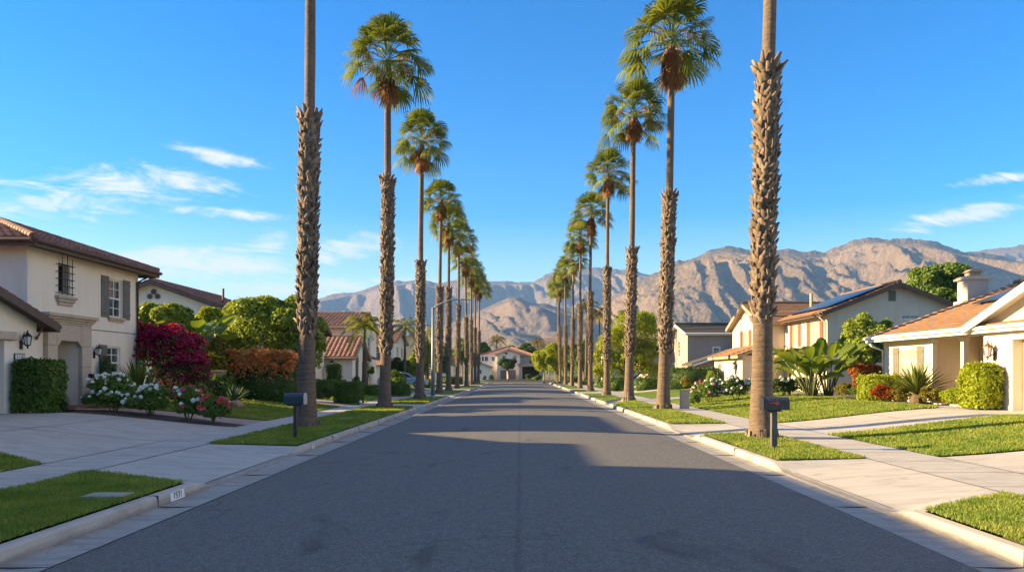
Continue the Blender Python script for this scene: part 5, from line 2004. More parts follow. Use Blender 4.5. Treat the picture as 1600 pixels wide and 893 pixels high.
def clump_points(clumps, n, rng, fill=0.25, rough=0.25):
    """points on and inside a set of ellipsoids"""
    C = np.array([c[:3] for c in clumps], float)
    Rr = np.array([c[3:6] for c in clumps], float)
    a = (Rr[:, 0] * Rr[:, 1] + Rr[:, 0] * Rr[:, 2] + Rr[:, 1] * Rr[:, 2])
    k = rng.choice(len(clumps), size=n, p=a / a.sum())
    d = rand_dirs(n, rng)
    d[:, 2] = np.where(d[:, 2] < -0.75, -d[:, 2], d[:, 2])
    rad = 1.0 - rough * rng.rand(n) ** 1.5
    ins = rng.rand(n) < fill
    rad = np.where(ins, 0.35 + 0.6 * rng.rand(n), rad)
    rad *= 1 + 0.10 * rng.normal(size=n) * 0.6
    P = C[k] + d * Rr[k] * rad[:, None]
    return P, unit(d / Rr[k])

def sub_clumps(c, m, rng, k=(0.28, 0.42), up=-0.2):
    cx, cy, cz, rx, ry, rz = c
    out = [(cx, cy, cz, rx * .78, ry * .78, rz * .78)]
    for _ in range(m):
        d = unit(rng.normal(size=3))
        if d[2] < up:
            d[2] = -d[2]
        q = rng.uniform(*k)
        out.append((cx + d[0] * rx * .78, cy + d[1] * ry * .78, cz + d[2] * rz * .78, rx * q, ry * q, rz * q * .85))
    return out

def rs(seed):
    return np.random.RandomState(seed)

def shift(V, parent):
    if parent is None:
        return V
    w = wloc(parent)
    return V - np.array([w.x, w.y, w.z])

def foliage(name, P, N, size, mat, rng, parent=None, aspect=0.55, spread=0.7, droop=0.0):
    V, Fq = leaf_quads(P, N, size, rng, aspect, spread, droop)
    return link_mesh(name, np_mesh(name, shift(V, parent), Fq), mat, parent)

LEAF_BRIGHT = mat_leaf("bright_green_leaf", [(0.120, 0.187, 0.024), (0.212, 0.285, 0.039), (0.304, 0.364, 0.053)])
LEAF_MID = mat_leaf("mid_green_leaf", [(0.074, 0.138, 0.027), (0.124, 0.205, 0.038), (0.186, 0.263, 0.046)])
LEAF_DARK = mat_leaf("dark_green_leaf", [(0.036, 0.074, 0.021), (0.063, 0.116, 0.027), (0.095, 0.151, 0.034)], 0.25)
LEAF_LIME = mat_leaf("lime_leaf", [(0.167, 0.235, 0.014), (0.273, 0.335, 0.019), (0.365, 0.396, 0.027)], 0.4)
LEAF_YELLOW = mat_leaf("yellowish_leaf", [(0.183, 0.156, 0.023), (0.267, 0.215, 0.033), (0.154, 0.156, 0.026)])
LEAF_COPPER = mat_leaf("copper_leaf", [(0.515, 0.152, 0.053), (0.889, 0.270, 0.087), (1.170, 0.433, 0.129), (0.281, 0.217, 0.053)])
LEAF_ORANGE = mat_leaf("orange_leaf", [(0.333, 0.083, 0.013), (0.392, 0.132, 0.017), (0.190, 0.110, 0.017)])
LEAF_HEDGE = mat_leaf("hedge_leaf", [(0.050, 0.101, 0.021), (0.091, 0.160, 0.025), (0.136, 0.206, 0.031)], 0.25)
LEAF_RED = mat_leaf("red_new_leaf", [(0.311, 0.036, 0.018), (0.389, 0.060, 0.024), (0.130, 0.072, 0.014)])
PETAL_MAGENTA = mat_leaf("bougainvillea_bract", [(0.228, 0.009, 0.053), (0.388, 0.017, 0.097), (0.548, 0.026, 0.134), (0.160, 0.007, 0.036)], 0.35)
PETAL_WHITE = mat_plain("white_rose_petal", (0.74, 0.73, 0.68), 0.7, 0.08, 30)
PETAL_PINK = mat_plain("pink_rose_petal", (0.62, 0.08, 0.17), 0.7, 0.2, 30)
PETAL_CORAL = mat_plain("coral_rose_petal", (0.62, 0.10, 0.08), 0.7, 0.25, 30)
BARK = mat_bark("tree_bark", (0.12, 0.09, 0.065), 0)
BARK_PALE = mat_bark("pale_bark", (0.30, 0.25, 0.20), 0)
STEM_GREEN = mat_plain("green_stem", (0.07, 0.09, 0.03), 0.7, 0.2, 10)

# ------------------------------------------------------------------ fan palms
PALM_BARE = mat_bark("palm_trunk_bark", (0.165, 0.118, 0.085), 1.0, var=0.5)
PALM_BOOT = mat_island("palm_leaf_base", [(0.06, 0.040, 0.027), (0.17, 0.122, 0.083), (0.34, 0.265, 0.19), (0.10, 0.068, 0.044), (0.24, 0.175, 0.12), (0.13, 0.10, 0.075)])
PALM_CORE = mat_plain("palm_inner_trunk", (0.075, 0.052, 0.035), 0.95, 0.3, 6)
PALM_LEAF = mat_leaf("fan_palm_leaf", [(0.062, 0.107, 0.019), (0.113, 0.167, 0.025), (0.175, 0.215, 0.032), (0.245, 0.257, 0.041)], 0.3, 0.5)
PALM_DEAD = mat_leaf("dead_palm_leaf", [(0.156, 0.074, 0.031), (0.233, 0.114, 0.048), (0.292, 0.158, 0.074)], 0.2, 0.8)
PALM_FLOWER = mat_leaf("palm_flower_stalk", [(0.324, 0.200, 0.130), (0.432, 0.290, 0.210)], 0.3, 0.8)

def fan(V, Fq, c, d, s, Rb, K, spread, droop, rng, dead=False):
    """one fan blade: K narrow leaflets that split and droop at their tips"""
    n = np.cross(s, d)
    up = np.array([0, 0, 1.0])
    da = 2 * spread / K
    for i in range(K):
        a = -spread + da * (i + 0.5)
        L = Rb * (0.78 + 0.22 * math.cos(a * 0.75)) * rng.uniform(0.88, 1.06)
        dr = math.cos(a) * d + math.sin(a) * s
        pp = -math.sin(a) * d + math.cos(a) * s
        f = 0.03 * (1 if i % 2 else -1)
        fold = -0.16 * abs(math.sin(a)) * L
        m = c + dr * (0.52 * L) + n * (f + fold * .52) - up * (droop * 0.22 * L)
        q = c + dr * (0.80 * L) + n * (fold * .8) - up * (droop * 0.56 * L)
        t = c + dr * (0.97 * L) + n * fold - up * (droop * 1.0 * L + (0.12 * L if not dead else 0))
        wm, wq = 0.52 * L * da * 0.54, 0.8 * L * da * 0.30
        b0 = len(V)
        V += [c - pp * .012, c + pp * .012, m + pp * wm, m - pp * wm, q + pp * wq, q - pp * wq, t + pp * .004, t - pp * .004]
        Fq += [(b0, b0 + 1, b0 + 2, b0 + 3), (b0 + 3, b0 + 2, b0 + 4, b0 + 5), (b0 + 5, b0 + 4, b0 + 6, b0 + 7)]

def ribbon(V, Fq, pts, w, side):
    b0 = len(V)
    for i, p in enumerate(pts):
        V += [p - side * w, p + side * w]
    for i in range(len(pts) - 1):
        a = b0 + 2 * i
        Fq.append((a, a + 1, a + 3, a + 2))

def crown_meshes(seed, n=52):
    rng = rs(seed)
    V, Fq, DV, DF, SV, SF = [], [], [], [], [], []
    up = np.array([0, 0, 1.0])
    for i in range(n):
        t = (i + 0.5) / n
        ph = i * 2.39996 + rng.uniform(-.3, .3)
        el = R(86 - 106 * t ** 0.95 + rng.uniform(-10, 10))
        h = np.array([math.cos(ph), math.sin(ph), 0])
        d = h * math.cos(el) + up * math.sin(el)
        s = np.cross(h, up)
        p0 = up * (0.25 - 0.75 * t) + h * 0.08
        lp = rng.uniform(0.95, 1.35) * (0.82 + 0.3 * t)
        p1 = p0 + d * lp * .55
        p2 = p0 + d * lp - up * (0.12 + 0.10 * t) * lp
        el2 = el - R(rng.uniform(4, 26))
        d2 = h * math.cos(el2) + up * math.sin(el2)
        tw = rng.uniform(-.5, .5)
        s2 = s * math.cos(tw) + np.cross(d2, s) * math.sin(tw)
        s2 = s2 - d2 * np.dot(s2, d2)
        s2 /= np.linalg.norm(s2)
        old = t > 0.88 and rng.rand() < 0.35
        TV, TF = (DV, DF) if old else (V, Fq)
        ribbon(TV, TF, [p0, p1, p2], 0.022, s)
        ribbon(TV, TF, [p0, p1, p2], 0.018, np.cross(d, s))
        fan(TV, TF, p2, d2, s2, rng.uniform(0.80, 1.05), 18, R(rng.uniform(70, 98)), rng.uniform(0.02, 0.18) + 0.34 * t, rng)
    for i in range(44):                                  # the thatch that hangs below
        ph = i * 2.39996 + rng.uniform(-.25, .25)
        h = np.array([math.cos(ph), math.sin(ph), 0])
        s = np.cross(h, up)
        el = R(-rng.uniform(66, 88))
        d = h * math.cos(el) + up * math.sin(el)
        p0 = up * (-0.55 - 1.15 * rng.rand()) + h * rng.uniform(0.16, 0.36)
        fan(DV, DF, p0, d, s, rng.uniform(0.75, 1.15), 8, R(rng.uniform(20, 36)), 0.05, rng, True)
    for i in range(9):                                   # dry flower stalks
        ph = rng.uniform(0, 6.28)
        h = np.array([math.cos(ph), math.sin(ph), 0])
        s = np.cross(h, up)
        el = R(rng.uniform(-10, 45))
        L = rng.uniform(1.2, 1.75)
        pts = [up * -0.1 + h * 0.1 + (h * math.cos(el) + up * math.sin(el)) * L * q - up * 0.42 * (L * q) ** 2 * .6 for q in (0, .35, .7, 1)]
        ribbon(SV, SF, pts, 0.012, s)
        for k in range(26):
            b = pts[2] + (pts[3] - pts[2]) * rng.uniform(-.7, 1)
            e = b + rng.normal(size=3) * 0.10 - up * rng.uniform(0.15, 0.42)
            ribbon(SV, SF, [b, (b + e) / 2 + rng.normal(size=3) * .03, e], 0.011, unit(rng.normal(size=3)))
    return (np_mesh("crown", V, Fq), np_mesh("dead_skirt", DV, DF), np_mesh("flower_stalks", SV, SF))

CROWNS = []
for sd in (3, 17, 29, 41):
    ms = crown_meshes(sd)
    for m_, mt_ in zip(ms, (PALM_LEAF, PALM_DEAD, PALM_FLOWER)):
        m_.materials.append(mt_)
    CROWNS.append(ms)

def boots_mesh(z0, z1, r0, seed, around=10, step=0.105, lean=(0, 0)):
    rng = rs(seed)
    V, Fq = [], []
    up = np.array([0, 0, 1.0])
    rows = int((z1 - z0) / step)
    for r in range(rows):
        for k in range(around):
            z = z0 + step * r + rng.uniform(-.03, .03)
            if r < 5 and rng.rand() < 0.5 - 0.1 * r:
                continue
            ph = 2 * math.pi * (k + 0.5 * (r % 2)) / around + rng.uniform(-.10, .10) + r * 0.02
            h = np.array([math.cos(ph), math.sin(ph), 0])
            s = np.array([-math.sin(ph), math.cos(ph), 0])
            top = max(0.0, (z - (z1 - 0.55)) / 0.55)
            L = rng.uniform(0.14, 0.29) * (1 + 0.5 * top)
            out = rng.uniform(0.02, 0.085) + 0.15 * top + (0.06 if rng.rand() < 0.2 else 0)
            lat = (0.13 if r % 2 else -0.13) + rng.uniform(-.07, .07)
            rr = r0 + 0.02
            cx = np.array([lean[0], lean[1], 0]) * 0
            secs = [(rr - 0.04, 0.0, 0.095, 0.045, 0.0), (rr + 0.45 * out, 0.5 * L, 0.078, 0.04, 0.5 * lat), (rr + out, L, rng.uniform(0.02, 0.055), 0.022, lat)]
            b0 = len(V)
            for (ra, dz, w, th, la) in secs:
                c = h * ra + up * (z + dz) + s * la + cx
                o = h * 0.85 - up * 0.5
                V += [c - s * w, c + s * w, c + s * w * .8 + o * th, c - s * w * .8 + o * th]
            for q in range(2):
                for e in range(4):
                    a, b = b0 + q * 4 + e, b0 + q * 4 + (e + 1) % 4
                    Fq.append((a, b, b + 4, a + 4))
            Fq.append((b0 + 8, b0 + 9, b0 + 10, b0 + 11))
    return np_mesh("leaf_bases", V, Fq)

def fan_palm(x, Y, zb0, zb1, zc, cr, seed, label, group, variant, fine=True, thick=1.0, lean=0.0):
    t = thing("palm_tree", label, "palm tree", (x, Y, 0.16), group)
    rng = rs(seed)
    mb = MB()
    k = thick
    prof = [(0.40, -0.1), (0.37, 0.06), (0.325, 0.25)] + [(float(np.interp(q, [.25, .6, 1.1, 1.8, zb0], [.325, .292, .266, .248, .236])) * (1 + (0.014 if (i_ % 2) else -0.014) * rng.uniform(.3, 1.4)), q) for i_, q in enumerate(np.arange(0.34, zb0 - 0.03, 0.085))] + [(0.225, zb0)]
    n = 12 if fine else 6
    zt = zc - 0.2
    prof += [(0.185, zb0 + 0.15), (0.175, zb1 - 0.1), (0.158, zb1 + 0.06)]
    prof += [(0.158 - 0.018 * i / n + rng.uniform(-.004, .004), zb1 + 0.06 + (zt - zb1 - 0.06) * i / n) for i in range(1, n + 1)]
    ph = (seed * 1.37) % 6.28
    def off(z):
        return (0.05 * math.sin(z * 0.22 + ph) + lean * z, 0.08 * math.sin(z * 0.19 + ph * 2))
    o0 = off(0)
    path = [(x + off(z)[0] - o0[0], Y + off(z)[1] - o0[1], 0.16 + z) for _, z in prof]
    # ring scars swell the smooth part a little
    mb.tube(path, [r * k for r, _ in prof], 14 if fine else 8)
    mb.build("trunk", PALM_BARE, t, smooth=True)
    me = boots_mesh(zb0 - 0.15, zb1, 0.185 * k, seed, 11 if fine else 7, 0.105 if fine else 0.17)
    co = np.empty(len(me.vertices) * 3, dtype=np.float32)
    me.vertices.foreach_get("co", co)
    co = co.reshape(-1, 3)
    co[:, 0] += 0.05 * np.sin(co[:, 2] * 0.22 + ph) + lean * co[:, 2] - o0[0]
    co[:, 1] += 0.08 * np.sin(co[:, 2] * 0.19 + ph * 2) - o0[1]
    me.vertices.foreach_set("co", co.ravel())
    link_mesh("leaf_bases", me, PALM_BOOT, t)
    if fine:
        # ragged collar of old bark round the foot
        c = MB()
        for i in range(26):
            a = 2 * math.pi * i / 26 + rng.uniform(-.1, .1)
            d = Vector((math.cos(a), math.sin(a), 0))
            s = Vector((-d.y, d.x, 0))
            hgt = rng.uniform(0.14, 0.30)
            p = Vector((x, Y, 0.14)) + d * 0.385 * k
            c.prism([p - s * 0.055, p + s * 0.055, p + s * 0.03 - d * 0.035 + Vector((0, 0, hgt)), p - s * 0.035 - d * 0.035 + Vector((0, 0, hgt * .85))], d * 0.035)
        c.build("bark_collar", PALM_BOOT, t)
    ox, oy = off(zt)[0] - o0[0], off(zt)[1] - o0[1]
    for me_, nm in zip(CROWNS[variant], ("crown", "dead_skirt", "flower_stalks")):
        o = link_mesh(nm, me_, None, t, (ox, oy, zc))
        o.rotation_euler = (0, 0, rng.uniform(0, 6.28))
        o.scale = (cr * rng.uniform(.93, 1.06), cr * rng.uniform(.93, 1.06), cr * rng.uniform(.92, 1.08)) if nm == 'crown' else (cr * .85, cr * .85, cr * rng.uniform(.7, 1.0))
    return t

ORD = ["nearest", "second", "third", "fourth", "fifth", "sixth", "seventh", "eighth", "ninth", "tenth", "eleventh"]
LEFT_Y = [21.8, 33.6, 45.8, 57.5, 65.0, 74.0, 86.5, 95.5, 104.0, 111.5]
LEFT_L = ["nearest left palm, cut off above by the picture edge, behind the navy mailbox", "left palm with its whole crown standing highest on that side", "third palm of the left row, just before the street lamp",
          "fourth palm of the left row, just beyond the street lamp", "fifth palm of the left row, crown touching the fourth", "sixth palm of the left row, thin trunk"]
RIGHT_Y = [18.3, 32.0, 41.6, 52.5, 64.0, 75.0, 87.0, 99.0, 110.0, 117.5]
RIGHT_L = ["nearest right palm, thick rough trunk cut off above, behind the black mailbox", "right palm whose crown meets the top of the picture", "third palm of the right row, crown with much brown thatch",
           "fourth palm of the right row", "fifth palm of the right row", "sixth palm of the right row, before the pepper tree"]
zb_l = [(2.75, 9.3, 17.0), (2.55, 10.4, 16.05), (2.6, 8.5, 16.2), (2.5, 8.3, 15.3), (2.5, 9.0, 15.0), (2.5, 8.5, 15.3), (2.5, 8.2, 15.0), (2.4, 8.5, 14.9), (2.4, 8, 14.8), (2.4, 8, 14.6)]
zb_r = [(3.0, 9.2, 17.0), (2.55, 9.4, 16.3), (2.6, 8.6, 16.4), (2.5, 9.0, 16.0), (2.5, 8.5, 15.7), (2.5, 8.6, 15.6), (2.4, 8.2, 15.2), (2.4, 8.0, 15.3), (2.4, 8.4, 15.0), (2.4, 8, 14.8)]
for i, Y in enumerate(LEFT_Y):
    a, b, c = zb_l[i]
    lab = LEFT_L[i] if i < len(LEFT_L) else "%s palm from the camera in the left row" % ORD[i]
    if i == len(LEFT_Y) - 1: lab = "last and farthest palm of the left row"
    fan_palm([-6.33, -6.20, -6.26, -6.32, -6.33, -6.35, -6.32, -6.35, -6.35, -6.35][i], Y, a, b, c, [1.0, 1.0, .96, .92, .95, .97, .94, .95, .94, .95][i], 100 + i, lab, "fan palms along the left kerb", i % 4, i < 5, (1.0 if i < 3 else 0.84), [.000, .012, .016, .010, -.004, .007, -.004, .006, -.002, .004][i])
for i, Y in enumerate(RIGHT_Y):
    a, b, c = zb_r[i]
    lab = RIGHT_L[i] if i < len(RIGHT_L) else "%s palm from the camera in the right row" % ORD[i]
    if i == len(RIGHT_Y) - 1: lab = "last and farthest palm of the right row"
    fan_palm([6.0, 6.2, 6.12, 6.15, 6.1, 6.1, 6.1, 6.1, 6.0, 6.0][i], Y, a, b, c, [1.0, 1.08, .98, .95, .95, .94, .95, .94, .95, .94][i], 200 + i, lab, "fan palms along the right kerb", (i + 2) % 4, i < 5, (1.0 if i < 3 else 0.84), [0.012, 0.022, 0.020, 0.014, 0.003, -0.006, 0.007, 0, -0.006, 0.005][i])

# ------------------------------------------------------------------ feather palms
FEATHER = mat_leaf("feather_palm_leaf", [(0.116, 0.154, 0.026), (0.194, 0.234, 0.036), (0.311, 0.306, 0.054)], 0.45)
DATE = mat_leaf("date_palm_leaf", [(0.068, 0.098, 0.022), (0.106, 0.133, 0.028), (0.302, 0.182, 0.042)], 0.3)
def feather_crown(n, L, seed, arch=0.5, lw=0.045, leaf=0.42, per=26, elmin=-25, elmax=80, hang=0.5):
    rng = rs(seed)
    V, Fq = [], []
    up = np.array([0, 0, 1.0])
    for i in range(n):
        t = (i + 0.5) / n
        ph = i * 2.39996 + rng.uniform(-.3, .3)
        el = R(elmax + (elmin - elmax) * t + rng.uniform(-8, 8))
        h = np.array([math.cos(ph), math.sin(ph), 0])
        s = np.cross(h, up)
        l = L * rng.uniform(.85, 1.1)
        def P(q):
            return (h * math.cos(el) + up * math.sin(el)) * l * q - up * arch * l * q ** 2.2
        pts = [P(q) for q in np.linspace(0, 1, 7)]
        ribbon(V, Fq, pts, 0.02, s)
        for k in range(per):
            q = 0.14 + 0.86 * k / per
            c = P(q)
            tg = unit(P(min(1, q + .03)) - P(q - .03))
            for sg in (-1, 1):
                ll = leaf * (1 - 0.5 * abs(q - .45)) * rng.uniform(.8, 1.15)
                dr = unit(s * sg * 0.8 + tg * 0.55 - up * hang * rng.uniform(.6, 1.4))
                m = c + dr * ll * .5
                e = c + dr * ll - up * ll * hang * .35
                w = unit(np.cross(dr, up) + 1e-4) * lw * .5
                b0 = len(V)
                V += [c - w * .4, c + w * .4, m + w, m - w, e + w * .1, e - w * .1]
                Fq += [(b0, b0 + 1, b0 + 2, b0 + 3), (b0 + 3, b0 + 2, b0 + 4, b0 + 5)]
    return V, Fq

def feather_palm(label, x, Y, ztop, L, seed, mat=None, tr=0.13, n=20, arch=0.55, base=None, hang=0.5, group=None, lw=0.05, dead=True):
    z0 = base if base is not None else gz(x)
    t = thing("palm_tree", label, "palm tree", (x, Y, z0), group)
    mb = MB()
    H = ztop - z0
    mb.tube([(x, Y, z0 - 0.1), (x + .02, Y, z0 + 0.25 * H), (x + .05, Y, z0 + .6 * H), (x + .04, Y, ztop)], [tr * 1.5, tr * 1.1, tr, tr * .85], 10)
    mb.build("trunk", BARK, t, smooth=True)
    V, Fq = feather_crown(n, L, seed, arch, lw, L * .21, 26, hang=hang)
    link_mesh("crown", np_mesh("crown", V, Fq), mat or FEATHER, t, (0.04, 0, H))
    return t
feather_palm("yellow-green feather palm before the white house with the arched window", px(569, 50), 50, pz(506, 50), 1.75, 5, tr=0.15, n=24)
feather_palm("slim feather palm between the second and third left fan palms", px(632, 66), 66, pz(510, 66), 2.0, 6, tr=0.12, n=20)
feather_palm("feather palm half hidden behind the third left fan palm", px(668, 84), 84, pz(520, 84), 2.2, 7, tr=0.12, n=16)
feather_palm("shaggy date palm with tan hanging fronds left above the pink roof", px(776, 205), 205, pz(530, 205), 3.6, 8, DATE, 0.4, 40, 0.7, 0.5)
feather_palm("pair-topped date palm right above the pink roof", px(839, 215), 215, pz(533, 215), 3.2, 9, DATE, 0.35, 34, 0.7, 0.5)
feather_palm("smaller date palm leaning beside the right distant one", px(846, 222), 222, pz(541, 222), 2.8, 10, DATE, 0.3, 28, 0.7, 0.5)
feather_palm("dark feather palm behind the right row of fan palms", px(916, 92), 92, pz(478, 92), 2.4, 11, DATE, 0.18, 26, 0.6)
feather_palm("second dark feather palm behind the right row, nearer the pepper tree", px(936, 84), 84, pz(492, 84), 2.2, 12, DATE, 0.18, 24, 0.6)

# ------------------------------------------------------------------ broadleaf trees
def tree(label, x, Y, clumps, mat, n, leaf, seed, trunk_r=0.14, bark=None, name="tree", cat="tree", group=None, base=None, limbs=5, m=9, aspect=0.55, droop=0.0, fill=0.2, kk=(0.26, 0.42), fork=0.35):
    """clumps in world coordinates (x, y, z, rx, ry, rz)"""
    rng = rs(seed)
    z0 = gz(x) if base is None else base
    t = thing(name, label, cat, (x, Y, z0), group)
    subs = []
    for c in clumps:
        subs += sub_clumps(c, m, rng, kk)
    mb = MB()
    zc = min(c[2] - c[5] * 0.5 for c in clumps)
    f = z0 + max(0.3, (zc - z0) * 0.8)
    mb.tube([(x, Y, z0 - 0.15), (x + .02, Y, z0 + 0.25 * (f - z0)), (x - .03, Y + .02, f)], [trunk_r * 1.35, trunk_r * 1.05, trunk_r * .85], 9)
    for i in range(limbs):
        c = clumps[i % len(clumps)]
        s = subs[rng.randint(len(subs))] if i >= len(clumps) else c
        e = Vector((s[0], s[1], s[2] + s[5] * .3))
        a = Vector((x - .03, Y + .02, f - 0.05))
        mid = a.lerp(e, 0.5) + Vector((rng.uniform(-.15, .15), rng.uniform(-.15, .15), 0.1))
        mb.tube([a, mid, e], [trunk_r * .62, trunk_r * .38, trunk_r * .12], 6)
    mb.build("trunk", bark or BARK, t, smooth=True)
    P, N = clump_points(subs, int(n * 1.7), rng, fill)
    k_ = P[:, 2] > z0 + 0.1
    P, N = P[k_], N[k_]
    foliage("crown", P, N, leaf, mat, rng, t, aspect, 0.75, droop)
    return t

def spread_tree(label, pxc, Y, y0, y1, w, mat, n, leaf, seed, depth=1.0, base=None, **kw):
    """crown given by its photo column, top and bottom rows and width in photo pixels"""
    x = px(pxc, Y)
    rx = w / 2 / F * Y
    zt, zb = pz(y0, Y), pz(y1, Y)
    rz = (zt - zb) / 2
    zc = (zt + zb) / 2
    c = [(x, Y, zc, rx * .86, rx * .8 * depth, rz * .86)]
    return tree(label, x, Y, c, mat, n, leaf, seed, base=base, **kw)

# two unseen trees added on the left to dapple shade over the road
tree("unseen leafy tree added for shade before the low garage next door", -13.2, 4.6, [(-13.2, 4.6, 4.2, 2.3, 2.4, 1.7), (-12.2, 6.2, 4.0, 1.5, 1.5, 1.3)], LEAF_MID, 4200, 0.2, 48)
tree("second yard tree of the house next door, behind the camera's shoulder", -13.6, -0.5, [(-13.6, -0.5, 4.3, 2.6, 2.8, 1.9)], LEAF_MID, 4200, 0.2, 49)
# big rounded tree behind the copper hedge
Yt = 36.5
tree("big round bright green tree behind the copper hedge and nearest left palm", px(420, Yt), Yt,
     [(px(405, Yt), Yt, pz(520, Yt), 2.0, 2.0, 1.75), (px(455, Yt), Yt + .4, pz(520, Yt), 1.6, 1.7, 1.75), (px(370, Yt), Yt - .3, pz(545, Yt), 1.1, 1.2, 1.3), (px(482, Yt), Yt, pz(552, Yt), 0.85, 1.1, 1.4)],
     LEAF_BRIGHT, 15000, 0.19, 51, 0.15, m=12, limbs=7)
spread_tree("leafy umbrella tree at the corner of the cream house", 258, 33.5, 462, 560, 96, LEAF_BRIGHT, 6000, 0.24, 52, m=8)
tree("pepper tree with hanging bright foliage behind the right palms", px(986, 76), 76,
     [(px(985, 76), 76, pz(515, 76), 2.6, 2.5, 2.3), (px(965, 76), 76, pz(545, 76), 2.1, 2.2, 2.3), (px(1008, 76), 76, pz(520, 76), 1.7, 2, 2.4), (px(1005, 76), 76.5, pz(556, 76), 1.6, 2, 1.6), (px(945, 76), 76, pz(560, 76), 1.4, 1.6, 1.5), (px(960, 76), 75.5, pz(582, 76), 1.9, 1.8, 1.3), (px(1012, 76), 75.6, pz(582, 76), 1.5, 1.8, 1.2), (px(986, 76), 75.2, pz(570, 76), 1.8, 1.8, 1.7), (px(940, 76), 76, pz(584, 76), 1.1, 1.4, 1.0)],
     LEAF_LIME, 16000, 0.26, 53, 0.22, m=12, droop=1.5, aspect=0.34, limbs=8)
spread_tree("pale willow at the far right end of the street", 850, 118, 538, 592, 46, LEAF_LIME, 5200, 0.34, 54, m=10, droop=1.5, aspect=0.35)
spread_tree("second pale willow just nearer behind the thin far palms", 868, 112, 532, 592, 42, LEAF_LIME, 4200, 0.34, 55, m=10, droop=1.5, aspect=0.35)
spread_tree("small round street tree with a pale forked trunk before the pink-roofed house", 793.5, 138, 556, 583, 33, LEAF_DARK, 5200, 0.24, 56, m=10, base=0.25, trunk_r=0.22, bark=BARK_PALE)
Yq = 40.5
tree("dense bright tree beside the grey gable of the solar-roof house", px(1352, Yq), Yq,
     [(px(1350, Yq), Yq, pz(527, Yq), 1.15, 1.2, 1.25), (px(1338, Yq), Yq, pz(555, Yq), 1.2, 1.2, 1.3), (px(1372, Yq), Yq, pz(548, Yq), 1.0, 1.1, 1.2), (px(1385, Yq), Yq, pz(512, Yq), .35, .4, .5)],
     LEAF_BRIGHT, 11000, 0.17, 57, 0.12, m=10)
Yb = 62
tree("tall dark green tree above the roofs behind the chimney", px(1470, Yb), Yb,
     [(px(1447, Yb), Yb, pz(445, Yb), 1.7, 1.7, 1.7), (px(1480, Yb), Yb, pz(440, Yb), 2.0, 1.8, 1.7), (px(1505, Yb), Yb, pz(450, Yb), 1.5, 1.6, 1.7), (px(1465, Yb), Yb, pz(468, Yb), 2.4, 2, 1.6)],
     LEAF_MID, 13000, 0.24, 58, 0.25, m=12, kk=(.22, .36))
spread_tree("rounded tree top rising past the porch roof at the right edge", 1640, 60, 440, 560, 90, LEAF_MID, 4000, 0.26, 59)
# trees behind the left houses and along the far street
for (lab, a, Y, y0, y1, w, mt, n, lf, sd) in (
    ("dark cypress-like tree behind the lamp post", 690, 92, 530, 600, 34, LEAF_DARK, 3600, 0.28, 61),
    ("bright olive tree left of the lamp post", 655, 88, 540, 600, 40, LEAF_BRIGHT, 3600, 0.28, 62),
    ("tall green tree behind the yellow house", 722, 128, 526, 580, 40, LEAF_MID, 3400, 0.36, 63),
    ("dark tree behind the left end of the pink roof", 752, 176, 530, 575, 38, LEAF_DARK, 3200, 0.42, 64),
    ("light green tree behind the pink roof ridge", 797, 180, 538, 560, 30, LEAF_BRIGHT, 2400, 0.42, 65),
    ("dark bushy tree behind the right slope of the pink roof", 822, 178, 534, 566, 36, LEAF_DARK, 3000, 0.42, 66),
    ("mid green tree beside the small date palms", 858, 190, 545, 580, 44, LEAF_MID, 3000, 0.45, 67),
    ("green tree between the far right palms and the willow", 885, 130, 535, 596, 40, LEAF_MID, 3600, 0.36, 68),
    ("leafy tree behind the sixth right palm", 912, 104, 520, 596, 44, LEAF_MID, 3800, 0.32, 69),
    ("dense dark shrub tree beside the parked car", 623, 68, 556, 604, 44, LEAF_DARK, 3600, 0.22, 70),
    ("lime shrub tree behind the parked car", 648, 74, 546, 600, 34, LEAF_BRIGHT, 3000, 0.24, 71),
    ("green tree over the white house with the square window", 664, 100, 528, 590, 40, LEAF_BRIGHT, 3200, 0.32, 72),
    ("shade tree behind the taupe house roof", 1035, 98, 520, 590, 60, LEAF_DARK, 3600, 0.34, 73)):
    spread_tree(lab, a, Y, y0, y1, w, mt, n, lf, sd, m=9)

# the wooded valley floor past the last house reads as one mass
def valley_trees():
    rng = rs(77)
    cl = []
    for i in range(150):
        Y = rng.uniform(230, 620)
        x = rng.uniform(-0.5, 0.5) * Y * 1.5
        r = rng.uniform(2.0, 4.2)
        cl.append((x, Y, r * .8, r * 1.3, r * 1.2, r * rng.uniform(.8, 1.3)))
    P, N = clump_points(cl, 26000, rng)
    o = foliage("distant_trees", P, N, 1.1, LEAF_MID, rng)
    tag(o, kind='stuff')
valley_trees()

